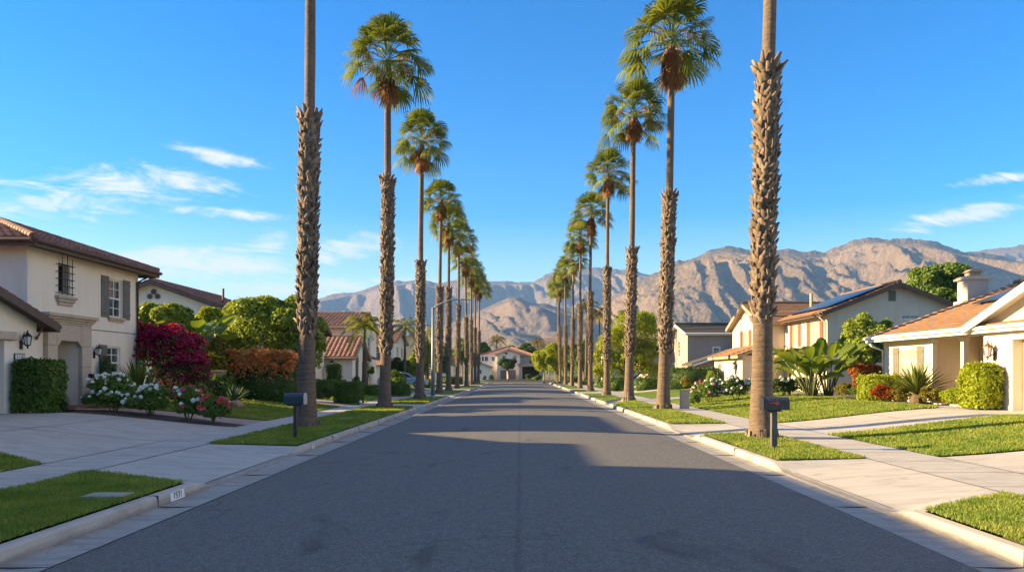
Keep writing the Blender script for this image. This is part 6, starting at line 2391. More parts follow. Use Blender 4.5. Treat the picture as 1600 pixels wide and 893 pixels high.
# ------------------------------------------------------------------ hedges and shrubs
def box_hedge(label, x0, x1, y0, y1, h, mat, leaf, n, seed, base=None, cat="hedge", name="hedge", round_=0.12, rough=0.05, group=None):
    rng = rs(seed)
    z0 = min(gz(x0), gz(x1)) if base is None else base
    c = np.array([(x0 + x1) / 2, (y0 + y1) / 2, z0 + h / 2])
    hs = np.array([(x1 - x0) / 2, (y1 - y0) / 2, h / 2])
    ar = np.array([hs[1] * hs[2], hs[0] * hs[2], hs[0] * hs[1]])
    k = rng.choice(3, size=n, p=ar / ar.sum())
    p = rng.uniform(-1, 1, size=(n, 3))
    sg = np.where(rng.rand(n) < 0.5, -1, 1.0)
    sg = np.where(k == 2, 1.0, sg)
    p[np.arange(n), k] = sg
    N = np.zeros((n, 3)); N[np.arange(n), k] = sg
    q = p * hs
    # ease the edges, ruffle the faces
    inner = np.maximum(hs - round_, 0.02)
    cl = np.clip(q, -inner, inner)
    d = q - cl
    ln = np.linalg.norm(d, axis=1, keepdims=True)
    q = np.where(ln > 1e-6, cl + d / np.maximum(ln, 1e-6) * np.minimum(ln, round_), q)
    bumpy = perlin(q[:, 0] * 2.2 + seed, q[:, 1] * 2.2 + q[:, 2] * 2.9, seed)
    q = q + N * ((bumpy * rough * 2.2) + rng.normal(size=n) * rough)[:, None]
    V, Fq = leaf_quads(q + c, N, leaf, rng, 0.6, 0.8)
    # twiggy mass inside
    i0 = len(V)
    s = hs * 0.93 - 0.04
    bx = np.array([[sx, sy, sz] for sx in (-1, 1) for sy in (-1, 1) for sz in (-1, 1)], float) * np.maximum(s, .02) + c
    V = np.concatenate([V, bx])
    Fb = np.array([(0, 1, 3, 2), (4, 6, 7, 5), (0, 4, 5, 1), (2, 3, 7, 6), (0, 2, 6, 4), (1, 5, 7, 3)]) + i0
    Fq = np.concatenate([Fq, Fb])
    org = np.array([c[0], c[1], z0])
    o = link_mesh(name, np_mesh(name, V - org, Fq), mat, None, tuple(org))
    return tag(o, label, cat, group)

def bush(label, x, Y, rx, ry, h, mat, leaf, n, seed, name="shrub", cat="shrub", base=None, m=8, aspect=0.55, spread=0.75, group=None, fill=0.3, kk=(0.3, 0.46), droop=0.0):
    rng = rs(seed)
    z0 = gz(x) if base is None else base
    subs = sub_clumps((x, Y, z0 + h * 0.48, rx * .85, ry * .85, h * .45), m, rng, kk, up=-0.6)
    P, N = clump_points(subs, int(n * 1.7), rng, fill)
    P[:, 2] = np.maximum(P[:, 2], z0 + 0.03)
    V, Fq = leaf_quads(P, N, leaf, rng, aspect, spread, droop)
    org = np.array([x, Y, z0])
    o = link_mesh(name, np_mesh(name, V - org, Fq), mat, None, tuple(org))
    return tag(o, label, cat, group)

def flowers(plant, pts, mats, r, name="blossom"):
    """each bloom its own small cup of petals"""
    protos = {}
    for i, (p, m) in enumerate(zip(pts, mats)):
        if m.name not in protos:
            mb = MB()
            rng = rs(5)
            for k in range(14):
                a = k * 2.4
                rr = r * (0.25 + 0.75 * k / 14)
                d = Vector((math.cos(a), math.sin(a), 0))
                s = Vector((-d.y, d.x, 0))
                c = d * rr * .75 + Vector((0, 0, r * (0.75 - 0.75 * (k / 14) ** 1.4)))
                up = Vector((0, 0, 1)) * (0.8 - 0.6 * k / 14) + d * (0.3 + .5 * k / 14)
                mb.add([c - s * r * .42 - up * r * .3, c + s * r * .42 - up * r * .3, c + s * r * .34 + up * r * .35, c - s * r * .34 + up * r * .35], [(0, 1, 2, 3)])
            mb.ball((0, 0, r * .25), r * .55, 8, 5)
            o = mb.build(name, m)
            protos[m.name] = o.data
            bpy.data.objects.remove(o)
        o = bpy.data.objects.new(name, protos[m.name])
        COL.objects.link(o)
        o.parent = plant
        w = wloc(plant)
        o.location = Vector(p) - w
        rr = rs(i + 3)
        o.rotation_euler = (rr.uniform(-.8, .8), rr.uniform(-.8, .8), rr.uniform(0, 6))
        sc = rr.uniform(.75, 1.25)
        o.scale = (sc, sc, sc)

def rose(label, x, Y, rx, ry, h, seed, blooms, base=None, leaf=0.085, n=5200, top=0.5, mat=None, br=0.078):
    """blooms: list of (material, how many); they sit on the outside of the bush, mostly above"""
    z0 = gz(x) if base is None else base
    t = thing("rose_bush", label, "rose bush", (x, Y, z0))
    rng = rs(seed)
    mb = MB()
    for i in range(7):
        a = rng.uniform(0, 6.28)
        d = Vector((math.cos(a) * rx * .6, math.sin(a) * ry * .6, h * rng.uniform(.5, .85)))
        mb.tube([(x + d.x * .12, Y + d.y * .12, z0 - .02), (x + d.x * .5, Y + d.y * .5, z0 + d.z * .6), (x + d.x, Y + d.y, z0 + d.z)], [.016, .012, .006], 5)
    mb.build("stem", STEM_GREEN, t)
    subs = sub_clumps((x, Y, z0 + h * .5, rx * .85, ry * .85, h * .48), 11, rng, (.28, .45), up=-.5)
    P, N = clump_points(subs, n, rng, .3)
    P[:, 2] = np.maximum(P[:, 2], z0 + .06)
    foliage("foliage", P, N, leaf, mat or LEAF_MID, rng, t, .6, .8)
    pts, ms = [], []
    for m, k in blooms:
        for _ in range(k):
            s = subs[rng.randint(len(subs))]
            d = unit(rng.normal(size=3))
            d[1] = -abs(d[1])
            if d[2] < top - .5: d[2] = abs(d[2])
            pts.append((s[0] + d[0] * s[3] * 1.02, s[1] + d[1] * s[4] * 1.02, max(z0 + .15, s[2] + d[2] * s[5] * 1.05 + .02)))
            ms.append(m)
    flowers(t, pts, ms, br)
    return t

def strap_plant(label, x, Y, n, L, w, mat, seed, name="agave", cat="agave", base=None, elmin=5, elmax=85, arch=0.35, group=None, stiff=True, trunk=0.0, fold=0.4):
    """rosette of long narrow leaves"""
    z0 = gz(x) if base is None else base
    rng = rs(seed)
    V, Fq = [], []
    up = np.array([0, 0, 1.0])
    for i in range(n):
        t = (i + .5) / n
        ph = i * 2.39996 + rng.uniform(-.2, .2)
        el = R(elmax + (elmin - elmax) * t + rng.uniform(-7, 7))
        h = np.array([math.cos(ph), math.sin(ph), 0])
        s = np.cross(h, up)
        l = L * rng.uniform(.8, 1.1)
        b0 = len(V)
        for q in (0, .3, .65, 1.0):
            c = (h * math.cos(el) + up * math.sin(el)) * l * q - up * arch * l * q * q + up * (trunk + .03)
            ww = w * (0.7 + 0.5 * math.sin(math.pi * min(1, q + .15)) if q < 1 else 0.04)
            nn = np.cross(s, h * math.cos(el) + up * math.sin(el))
            V += [c - s * ww, c + nn * -ww * fold, c + s * ww]
        for q in range(3):
            a = b0 + q * 3
            Fq += [(a, a + 1, a + 4, a + 3), (a + 1, a + 2, a + 5, a + 4)]
    if trunk:
        t = thing(name, label, cat, (x, Y, z0), group)
        link_mesh("leaves", np_mesh("leaves", V, Fq), mat, t)
        mb = MB()
        mb.lathe((x, Y, z0 - .05), [(.22, 0), (.27, trunk * .4), (.24, trunk * .9), (.1, trunk + .1)], 10)
        mb.build("trunk", PALM_BOOT, t)
        return t
    o = link_mesh(name, np_mesh(name, V, Fq), mat, None, (x, Y, z0))
    return tag(o, label, cat, group)
AGAVE = mat_plain("agave_leaf", (0.045, 0.085, 0.05), 0.5, 0.25, 5)
CYCAD = mat_leaf("cycad_leaf", [(0.057, 0.090, 0.018), (0.097, 0.128, 0.024), (0.146, 0.173, 0.030)], 0.2)
BANANA = mat_leaf("broad_leaf", [(0.083, 0.140, 0.022), (0.129, 0.196, 0.031), (0.181, 0.224, 0.036)], 0.45, 0.4, 0.5)

def paddle_plant(label, x, Y, n, H, L, w, seed, name="banana_plant", cat="banana plant", base=None, spread=0.5, group=None):
    """broad paddle leaves on long stalks"""
    z0 = gz(x) if base is None else base
    t = thing(name, label, cat, (x, Y, z0), group)
    rng = rs(seed)
    V, Fq = [], []
    st = MB()
    up = np.array([0, 0, 1.0])
    for i in range(n):
        ph = i * 2.39996 + rng.uniform(-.4, .4)
        h = np.array([math.cos(ph), math.sin(ph), 0])
        s = np.cross(h, up)
        tilt = rng.uniform(.08, .55) * spread * 1.6
        b = np.array([x, Y, z0]) + h * rng.uniform(0, .25)
        hh = H * rng.uniform(.35, .9)
        e = b + up * hh + h * hh * tilt
        st.tube([tuple(b), tuple((b + e) / 2 - h * .04), tuple(e)], [.035, .028, .018], 6)
        el = R(rng.uniform(35, 80)) - tilt * .4
        l = L * rng.uniform(.75, 1.1)
        tw = rng.uniform(-.7, .7)
        d = h * math.cos(el) + up * math.sin(el)
        s2 = s * math.cos(tw) + np.cross(d, s) * math.sin(tw)
        nn = np.cross(s2, d)
        b0 = len(V)
        qs = (0, .15, .35, .6, .8, .93, 1.0)
        for q in qs:
            c = e + d * l * q - up * l * .32 * q * q
            ww = w * math.sin(math.pi * min(.98, .06 + q * .92)) ** .6
            if q == 1.0: ww = .01
            rp = rng.uniform(-.03, .03)
            V += [c - s2 * ww + nn * ww * .35 + nn * rp, c, c + s2 * ww + nn * ww * .35 - nn * rp]
        for q in range(len(qs) - 1):
            a = b0 + q * 3
            Fq += [(a, a + 1, a + 4, a + 3), (a + 1, a + 2, a + 5, a + 4)]
    st.build("stem", STEM_GREEN, t, smooth=True)
    link_mesh("leaves", np_mesh("leaves", shift(np.array(V), t), Fq), BANANA, t)
    return t

# --- left front garden
box_hedge("dark clipped square hedge in front of the cream garage corner", -14.85, -13.75, 21.45, 22.35, 1.55, LEAF_HEDGE, 0.085, 6500, 301, base=0.56, rough=0.035)
strap_plant("small spiky agave at the foot of the square hedge", px(104, 22.3), 22.2, 18, .62, .03, AGAVE, 302, base=.58)
bush("narrow dark climbing shrub beside the lower window shutter", -15.0, 26.75, .22, .55, 1.9, LEAF_DARK, .10, 900, 303, name="climbing_shrub", base=.58)
strap_plant("soft arching fan-leaved clump behind the white roses", px(216, 25.6), 25.6, 120, 2.1, .036, CYCAD, 304, "fern_clump", "fern", base=.75, elmin=0, elmax=86, arch=.28)
strap_plant("second soft fern clump before the lower window", px(184, 26.2), 26.2, 60, 1.45, .033, CYCAD, 305, "fern_clump", "fern", base=.75, elmin=5, elmax=85, arch=.45)
rose("white rose bush at the house end of the rose bed", px(178, 22.9), 22.9, 1.0, .6, 1.12, 306, [(PETAL_WHITE, 62)], n=5600)
rose("low white rose bush in the middle of the rose bed", px(236, 22.6), 22.6, .85, .5, .92, 307, [(PETAL_WHITE, 40)], n=5600)
rose("mixed rose bush with white and pink blooms near the bed tip", px(295, 22.4), 22.4, .62, .5, 1.05, 308, [(PETAL_WHITE, 20), (PETAL_PINK, 10), (PETAL_CORAL, 6)], n=5600)
rose("coral red rose bush at the pointed tip of the bed", px(333, 22.2), 22.2, .52, .45, .95, 309, [(PETAL_CORAL, 26), (PETAL_PINK, 7)], n=5600)
strap_plant("blue-green agave beside the boulder", px(366, 31), 31, 34, .95, .045, AGAVE, 310, arch=.2)
bush("dark shrub against the block garden wall", px(338, 30.4), 30.4, .5, .4, 1.0, LEAF_DARK, .10, 900, 311)
# bougainvillea: woody stems, green within, magenta over it
def bougainvillea():
    Y = 29.8
    x = px(268, Y)
    z0 = gz(x)
    t = thing("bougainvillea", "magenta bougainvillea mounded at the corner of the cream house", "bougainvillea", (x, Y, z0))
    rng = rs(320)
    cl = [(px(262, Y), Y, pz(548, Y), 1.5, 1.2, 1.15), (px(300, Y), Y - .2, pz(556, Y), .85, .9, .9), (px(226, Y), Y, pz(540, Y), .85, .8, .9), (px(322, Y), Y - .4, pz(572, Y), .4, .5, .5), (px(210, Y), Y + .1, pz(515, Y), .35, .4, .4), (px(288, Y), Y - .3, pz(586, Y), 1.3, .8, .75), (px(318, Y), Y - .35, pz(590, Y), .5, .5, .5)]
    subs = sum([sub_clumps(c, 9, rng, (.26, .42), up=-.5) for c in cl], [])
    mb = MB()
    for i in range(9):
        s = subs[rng.randint(len(subs))]
        mb.tube([(x + rng.uniform(-.2, .2), Y + rng.uniform(-.1, .1), z0 - .05), ((x + s[0]) / 2, (Y + s[1]) / 2, (z0 + s[2]) / 2 + .3), s[:3]], [.05, .035, .012], 6)
    mb.build("stem", BARK, t)
    P, N = clump_points([(c[0], c[1], c[2] - .35, c[3] * .95, c[4] * .95, c[5]) for c in cl], 3800, rng, .3)
    foliage("foliage", P, N, .13, LEAF_DARK, rng, t)
    P, N = clump_points(subs, 12500, rng, .18, .42)
    clus = 1.5 * perlin(P[:, 0] * 2.1 + 3, P[:, 2] * 2.4 + P[:, 1] * 1.8, 9)
    keep = (clus + 0.40 * (P[:, 2] - pz(572, Y)) + 0.35) > rng.rand(len(P)) * .5
    foliage("bracts", P[keep], N[keep], .115, PETAL_MAGENTA, rng, t, .8, .9)
bougainvillea()
box_hedge("copper-leaved hedge below the big round tree", px(352, 33.6), px(466, 33.6), 33.0, 35.2, 2.05, LEAF_DARK, .13, 4200, 322, rough=.12, round_=.6)
def copper_top():
    rng = rs(323)
    o = bpy.data.objects[[k.name for k in COL.objects if k.get("label") == "copper-leaved hedge below the big round tree"][0]]
    n = 9500
    x0, x1 = px(352, 33.6), px(466, 33.6)
    P = np.stack([rng.uniform(x0, x1, n), rng.uniform(32.9, 35.1, n), gz(x0) + 2.02 - np.abs(rng.normal(size=n)) * .42 + .14], 1)
    P[:, 2] += .16 * perlin(P[:, 0] * 1.7, P[:, 1] * 1.7, 14) * 2 - .5 * np.clip(np.abs(P[:, 0] - (x0 + x1) / 2) / ((x1 - x0) / 2) - .6, 0, 1)
    front = rng.rand(n) < .6
    P[front, 1] = 32.95 - rng.rand(front.sum()) * .12
    keep = (perlin(P[:, 0] * 2.1, P[:, 2] * 2.4 + P[:, 1], 4) > -.18)
    P = P[keep]
    N = np.tile(np.array([[0, -.6, .8]]), (len(P), 1))
    V, Fq = leaf_quads(P, N, .135, rng, .5, .9)
    V = V - np.array(o.location)
    link_mesh("new_leaves", np_mesh("new_leaves", V, Fq), LEAF_COPPER, o)
copper_top()
spread_tree("yellow-green garden tree between the bougainvillea and the round tree", 322, 38.5, 474, 575, 84, LEAF_LIME, 5200, .19, 329, m=9)
spread_tree("leafy garden tree against the second house, right of the umbrella tree", 288, 37.5, 478, 575, 70, LEAF_MID, 4200, .19, 319, m=9)
paddle_plant("broad-leaved banana plant left of the big round tree", px(316, 33.5), 33.3, 22, 3.5, 1.55, .32, 324)
paddle_plant("smaller banana plant against the second house wall", px(290, 35.5), 35.5, 14, 3.7, 1.4, .27, 325)
bush("yellow-green shrub between bougainvillea and round tree", px(338, 33), 33, .95, .7, 2.9, LEAF_YELLOW, .15, 2900, 326, name="shrub")
bush("tall yellow-green shrub behind the bougainvillea", px(307, 34.3), 34.3, 1.1, .8, 3.6, LEAF_LIME, .16, 3600, 327)
bush("dark shrub at the base of the banana plants", px(350, 32.2), 32.2, .5, .5, 1.3, LEAF_MID, .13, 900, 328)
# hedge group by the second drive
box_hedge("square clipped hedge block on the lawn left of the second palm", px(526, 37.6), px(565, 37.6), 37.0, 38.2, 1.10, LEAF_HEDGE, .075, 6000, 330, rough=.02, base=.17)
bush("loose dark shrub between the nearest palm and the square hedge", px(505, 36.6), 36.6, .62, .6, .85, LEAF_DARK, .10, 1700, 331)
box_hedge("long low hedge in front of the brown garage door", px(478, 42.5), px(527, 42.5), 41.9, 43.0, 0.95, LEAF_HEDGE, .085, 3600, 332, rough=.03)
box_hedge("tall clipped shrub between the wall lamps of the white house", px(512, 51), px(531, 51), 50.6, 51.6, 1.75, LEAF_HEDGE, .10, 2200, 333)
bush("low ball shrub under the white house wing", px(538, 52), 52, .5, .5, .75, LEAF_DARK, .10, 700, 334)
bush("round shrub under the arched window", px(556, 51), 51, .5, .5, 1.15, LEAF_HEDGE, .10, 900, 335)
spread_tree("clipped round topiary beside the feather palm", 577, 52, 571, 588, 22, LEAF_HEDGE, 1700, .11, 336, trunk_r=.05, name="topiary", cat="topiary", limbs=2, m=6)
box_hedge("low hedge under the clipped topiary", px(570, 48), px(593, 48), 47.6, 48.6, .62, LEAF_HEDGE, .09, 1800, 337)
box_hedge("low hedge right of the second palm", px(612, 50), px(640, 50), 49.4, 50.2, .75, LEAF_HEDGE, .09, 2000, 338)
bush("spreading conifer shrub right of the second palm trunk", px(622, 55), 55, 1.0, .9, 1.9, LEAF_MID, .13, 1900, 339)
box_hedge("far low hedge before the yellow house", px(690, 96), px(722, 96), 95.5, 96.5, 1.0, LEAF_DARK, .15, 1300, 340)
box_hedge("dark hedge at the left of the lamp post", px(652, 72), px(672, 72), 71.7, 72.5, .9, LEAF_DARK, .12, 1100, 341)
for i, (a, Y, w, hh, mt, lab) in enumerate(((757, 138, 6, 1.0, LEAF_DARK, "dark bush by the wing of the pink-roofed house"), (768, 141, 10, 1.1, LEAF_DARK, "long dark bush under the left wing of the pink-roofed house"),
    (826, 136, 14, 1.3, LEAF_HEDGE, "round hedge before the portico pier"), (843, 135, 12, 1.2, LEAF_DARK, "dark hedge right of the portico"), (835, 134, 10, .8, LEAF_BRIGHT, "light hedge before the portico"))):
    bush(lab, px(a, Y), Y, w / 2 / F * Y, .8, hh, mt, .2, 700, 345 + i, base=.2)

# --- right front gardens
LEAF_ORANGE_G = LEAF_ORANGE
box_hedge("big lime clipped shrub at the garage corner of the porch house", 14.42, 15.2, 23.15, 24.25, 1.38, LEAF_LIME, .095, 6500, 351, rough=.05, round_=.2)
bush("low spreading juniper before the porch", px(1495, 24.9), 24.9, .8, .6, .8, LEAF_LIME, .09, 2600, 352, aspect=.4)
strap_plant("spiky cycad fan with a stubby trunk before the shuttered window", px(1433, 27.6), 27.6, 90, 1.5, .042, CYCAD, 353, "cycad", "cycad", elmin=4, elmax=80, arch=.16, trunk=.36)
box_hedge("lime hedge running along the house below the window", px(1343, 30.5), px(1400, 30.5), 29.9, 30.8, 1.0, LEAF_LIME, .085, 4200, 354)
bush("orange-leaved shrub at the house corner by the downspout", px(1356, 33), 33, 1.0, .8, 1.75, LEAF_ORANGE, .12, 3400, 355)
bush("low shrub with red new leaves left of the cycad", px(1381, 28.6), 28.6, .55, .45, .8, LEAF_RED, .08, 1100, 356)
bush("greyish low shrub between red shrub and cycad", px(1404, 28.2), 27.9, .5, .4, .66, LEAF_YELLOW, .07, 900, 357)
bush("yellow mottled shrub right of the cycad trunk", px(1455, 26.6), 26.6, .5, .45, .72, LEAF_YELLOW, .08, 1200, 358)
bush("small red-tipped shrub by the porch column", px(1470, 28.0), 28.0, .3, .3, .62, LEAF_RED, .07, 700, 359)
bush("yellow round shrub on the lawn edge under the bright tree", px(1320, 34), 34, .48, .45, .72, LEAF_YELLOW, .08, 1300, 360)
bush("green ball shrub on the lawn edge under the bright tree", px(1338, 33.4), 33.4, .42, .42, .62, LEAF_HEDGE, .07, 1200, 361)
paddle_plant("giant bird-of-paradise with tall paddle leaves behind the right lawn", px(1268, 35.0), 35.0, 26, 2.1, 1.35, .26, 362, "bird_of_paradise", "bird of paradise", spread=.8)
paddle_plant("second bird-of-paradise clump before the dense bright tree", px(1293, 36.0), 36.0, 16, 2.6, 1.3, .25, 363, "bird_of_paradise", "bird of paradise", spread=.6)
feather_palm("pygmy date palm left of the bird-of-paradise", px(1232, 37.5), 37.5, pz(556, 37.5), 1.15, 364, FEATHER, .08, 30, .55, lw=.035)
feather_palm("second pygmy date palm behind the bird-of-paradise", px(1266, 38.4), 38.4, pz(552, 38.4), 1.1, 365, FEATHER, .08, 26, .55, lw=.035)
rose("white rose hedge left half on the right lawn", px(1108, 36.8), 36.8, 1.05, .6, 1.25, 366, [(PETAL_WHITE, 50), (PETAL_PINK, 14)], n=5600, leaf=.085, br=.08)
rose("white rose hedge middle behind the nearest right palm", px(1150, 36.6), 36.6, 1.0, .6, 1.25, 367, [(PETAL_WHITE, 52)], n=5600, leaf=.085, br=.08)
rose("white rose bush right of the nearest right palm", px(1222, 36.2), 36.2, .85, .6, 1.0, 368, [(PETAL_WHITE, 30)], n=5600, leaf=.085, mat=LEAF_DARK, br=.075)
bush("small leafy plant beside the block post", px(1086, 35.2), 35.2, .35, .35, .75, LEAF_MID, .09, 700, 369)
bush("dark filler shrub between the white roses and bird-of-paradise", px(1248, 37.0), 37.0, .8, .6, 1.0, LEAF_DARK, .11, 1300, 370)
box_hedge("tall dark hedge before the taupe house", px(1046, 56), px(1121, 56), 55.4, 56.6, 1.6, LEAF_DARK, .12, 5200, 371, rough=.06)
bush("pointed bright shrub before the tall dark hedge", px(1111, 53), 53, .5, .5, 1.5, LEAF_BRIGHT, .10, 1100, 372)
bush("small yellow shrub at the foot of the dark hedge", px(1072, 53), 53, .45, .4, 1.1, LEAF_YELLOW, .10, 800, 373)
box_hedge("low clipped hedge beyond the second right palm", px(995, 60), px(1029, 60), 59.5, 60.4, 1.0, LEAF_HEDGE, .11, 2600, 374)
box_hedge("clipped hedge between the third and fourth right palms", px(952, 64), px(977, 64), 63.5, 64.5, 1.05, LEAF_HEDGE, .11, 2400, 375)
bush("round bush by the fourth right palm", px(940, 68), 68, .6, .6, .9, LEAF_MID, .13, 900, 376)
bush("dark shrub beyond the fifth right palm", px(918, 82), 82, .9, .8, 1.1, LEAF_DARK, .16, 900, 377)
bush("far shrub between the thin right palms", px(895, 100), 100, 1.1, .9, 1.2, LEAF_HEDGE, .2, 800, 378)
bush("light far shrub by the last right palms", px(878, 116), 116, 1.2, 1, 1.2, LEAF_MID, .22, 800, 379)
strap_plant("pale spiky potted agave on the porch", px(1497, 27.2), 27.2, 22, .5, .03, mat_plain("pale_agave", (.36, .34, .22), .6, .2, 5), 380, "potted_agave", "potted plant", base=.66 + .32, arch=.15)

# ------------------------------------------------------------------ grass blades near the camera
def grass_blades():
    rng = rs(900)
    V, N = [], 0
    allV = []
    for poly in LAWNS:
        xs = [p[0] for p in poly]; ys = [p[1] for p in poly]
        y0, y1 = max(min(ys), 4.5), min(max(ys), 44)
        if y0 >= y1: continue
        x0, x1 = min(xs), max(xs)
        n = int((x1 - x0) * (y1 - y0) * 3400)
        X = rng.uniform(x0, x1, n); Y = rng.uniform(y0, y1, n)
        keep = rng.rand(n) < np.clip((9.0 / Y) ** 1.7, .03, 1)
        vis = np.abs(X / Y) < 1.0
        X, Y = X[keep & vis], Y[keep & vis]
        ins = np.zeros(len(X), bool)
        j = len(poly) - 1
        for i in range(len(poly)):
            xi, yi, xj, yj = *poly[i], *poly[j]
            c = ((yi > Y) != (yj > Y)) & (X < (xj - xi) * (Y - yi) / (yj - yi + 1e-9) + xi)
            ins ^= c
            j = i
        allV.append((X[ins], Y[ins]))
    X = np.concatenate([a for a, _ in allV]); Y = np.concatenate([b for _, b in allV])
    n = len(X)
    X = X + rng.normal(size=n) * .022
    Y = Y + rng.normal(size=n) * .022
    Z = np.array([gz(v) for v in X]) + .012
    tuft = perlin(X * 2.3, Y * 2.3, 3) + .5 * perlin(X * 7, Y * 7, 8)
    h = (0.034 + 0.02 * tuft + 0.018 * rng.rand(n)) * np.clip(Y / 14, 1, 1.5)
    h = np.clip(h, .015, .1)
    w = 0.0042 * np.clip(Y / 9, 1, 4.5)
    a = rng.uniform(0, 2 * np.pi, n)
    b = rng.uniform(0, 2 * np.pi, n)
    ln = h * rng.uniform(.1, .9, n)
    s = np.stack([np.cos(a), np.sin(a), np.zeros(n)], 1) * w[:, None]
    P = np.stack([X, Y, Z], 1)
    T = P + np.stack([np.cos(b) * ln, np.sin(b) * ln, h], 1)
    M_ = (P + T) / 2 + np.stack([np.zeros(n), np.zeros(n), h * .12], 1)
    V = np.stack([P - s, P + s, M_ + s * .8, T, M_ - s * .8], 1).reshape(-1, 3)
    i5 = np.arange(n)[:, None] * 5
    Fq = np.concatenate([i5 + np.array([[0, 1, 2, 4]]), ], 0)
    Ft = i5 + np.array([[4, 2, 3, 3]])
    # tips as slim quads
    V2 = np.stack([M_ - s * .8, M_ + s * .8, T + s * .1, T - s * .1], 1).reshape(-1, 3)
    V1 = np.stack([P - s, P + s, M_ + s * .8, M_ - s * .8], 1).reshape(-1, 3)
    V = np.stack([P - s, P + s, M_ + s * .8, M_ - s * .8, T + s * .1, T - s * .1], 1).reshape(-1, 3)
    i6 = np.arange(n)[:, None] * 6
    Fq = np.concatenate([i6 + np.array([[0, 1, 2, 3]]), i6 + np.array([[3, 2, 4, 5]])], 0)
    o = link_mesh("grass", np_mesh("grass", V, Fq), mat_leaf("grass_blade", [(0.079, 0.156, 0.018), (0.133, 0.238, 0.027), (0.212, 0.301, 0.039), (0.355, 0.347, 0.089)], .35, .6, 1.3))
    tag(o, kind='stuff')
    print("grass blades", n)
grass_blades()
# ------------------------------------------------------------------ street furniture and small things
def mailbox_shell(x, Y, z, w, L, h):
    """arched box: flat floor, half-round top; long side along X"""
    sec = [(-w / 2, 0), (w / 2, 0), (w / 2, h - w / 2)]
    sec += [(w / 2 * math.cos(a), h - w / 2 + w / 2 * math.sin(a)) for a in [math.pi * i / 10 for i in range(1, 10)]]
    sec += [(-w / 2, h - w / 2)]
    return [Vector((x, Y + a, z + b)) for a, b in sec]

def mailbox_left():
    x, Y = px(461.5, 17.9), 17.9
    z0 = gz(x)
    t = thing("mailbox", "navy blue curb mailbox on a slim dark post before the nearest left palm", "mailbox", (x, Y, z0))
    zb = pz(631, Y)
    h = pz(613.5, Y) - zb
    w = 0.23
    x0, x1 = px(445, Y), px(478, Y)
    m = MB()
    m.prism(mailbox_shell(x0, Y, zb, w, 0, h), (x1 - x0 - 0.03, 0, 0))
    m.build("box", M['mail_blue'], t, bevel=0.008)
    d = MB()
    d.prism([p + Vector((0, 0, 0)) for p in mailbox_shell(x1 - 0.028, Y, zb - 0.004, w + 0.02, 0, h + 0.012)], (0.028, 0, 0))
    d.build("door", M['grey_metal'], t, bevel=0.006)
    b = MB()
    b.box(x0 + .07, x1 - .09, Y - .07, Y + .07, zb - 0.035, zb - 0.002)
    b.build("bracket", M['black_metal'], t)
    p = MB()
    p.box(x - 0.04, x + 0.04, Y - 0.04, Y + 0.04, z0 - 0.1, zb - 0.037)
    p.build("post", M['mail_black'], t, bevel=0.006)
mailbox_left()

def mailbox_right():
    x, Y = px(1209, 15.7), 15.7
    z0 = gz(x)
    t = thing("mailbox", "black curb mailbox with a red flag on a grey wooden post, nearest right palm behind", "mailbox", (x, Y, z0))
    zb = pz(639.5, Y)
    h = pz(619.5, Y) - zb
    w = 0.25
    x0, x1 = px(1190, Y), px(1231, Y)
    m = MB()
    m.prism(mailbox_shell(x0 + 0.03, Y, zb, w, 0, h), (x1 - x0 - 0.03, 0, 0))
    for k in (0.12, 0.30):
        m.prism(mailbox_shell(x0 + k, Y, zb - 0.003, w + 0.008, 0, h + 0.006), (0.012, 0, 0))
    m.build("box", M['mail_black'], t, bevel=0.008)
    d = MB()
    d.prism(mailbox_shell(x0 - 0.004, Y, zb - 0.006, w + 0.02, 0, h + 0.014), (0.032, 0, 0))
    d.bbox((x0 - 0.02, Y - 0.03, zb + h - 0.005), (0.03, 0, 0), (0, 0.06, 0), (0, 0, 0.03))
    d.build("door", M['mail_black'], t, bevel=0.006)
    f = MB()
    yf = Y - w / 2 - 0.016
    zf = zb + h * 0.52
    f.box(x0 + 0.14, x0 + 0.31, yf, yf + 0.007, zf - 0.008, zf + 0.014)
    f.box(x0 + 0.25, x0 + 0.325, yf - 0.002, yf + 0.009, zf - 0.035, zf + 0.022)
    f.box(x0 + 0.13, x0 + 0.15, yf, yf + 0.012, zf - 0.008, zf + 0.012)
    f.build("flag", M['red'], t)
    p = MB()
    p.box(x - 0.062, x + 0.062, Y - 0.055, Y + 0.055, z0 - 0.1, zb - 0.04)
    p.build("post", M['wood_post'], t, bevel=0.008)
    b = MB()
    b.box(x - 0.12, x + 0.14, Y - 0.08, Y + 0.08, zb - 0.038, zb - 0.003)
    b.build("bracket", M['black_metal'], t)
mailbox_right()

def street_lamp():
    Y = 44.0
    x = px(676.5, Y)
    t = thing("street_lamp", "tall galvanised street lamp with a long curved arm over the left kerb", "street lamp", (x, Y, 0.16))
    m = MB()
    top = pz(480, Y)
    m.tube([(x, Y, 0.1), (x, Y, 2.5), (x, Y, top)], [0.115, 0.10, 0.075], 12)
    m.tube([(x, Y, 0.15), (x, Y, 0.42)], [0.14, 0.135], 12)
    m.build("pole", M['galv'], t, smooth=True)
    m = MB()
    xe = px(728, Y)
    L = xe - x
    pts = [(x, Y, top - 0.15), (x + L * .1, Y, top + .1), (x + L * .3, Y, pz(473, Y)), (x + L * .55, Y, pz(468.5, Y)), (x + L * .85, Y, pz(467.5, Y))]
    m.tube(pts, [.055, .05, .045, .04, .035], 8)
    m.build("arm", M['galv'], t, smooth=True)
    m = MB()
    zc = pz(468, Y)
    m.prism([(x + L * .82, Y - .11, zc - .03), (x + L * .86, Y - .13, zc + .05), (x + L * 1.02, Y - .13, zc + .045), (x + L * 1.16, Y - .10, zc - .03)], (0, .24, 0))
    m.build("lamp_head", M['grey_metal'], t, bevel=0.02)
street_lamp()

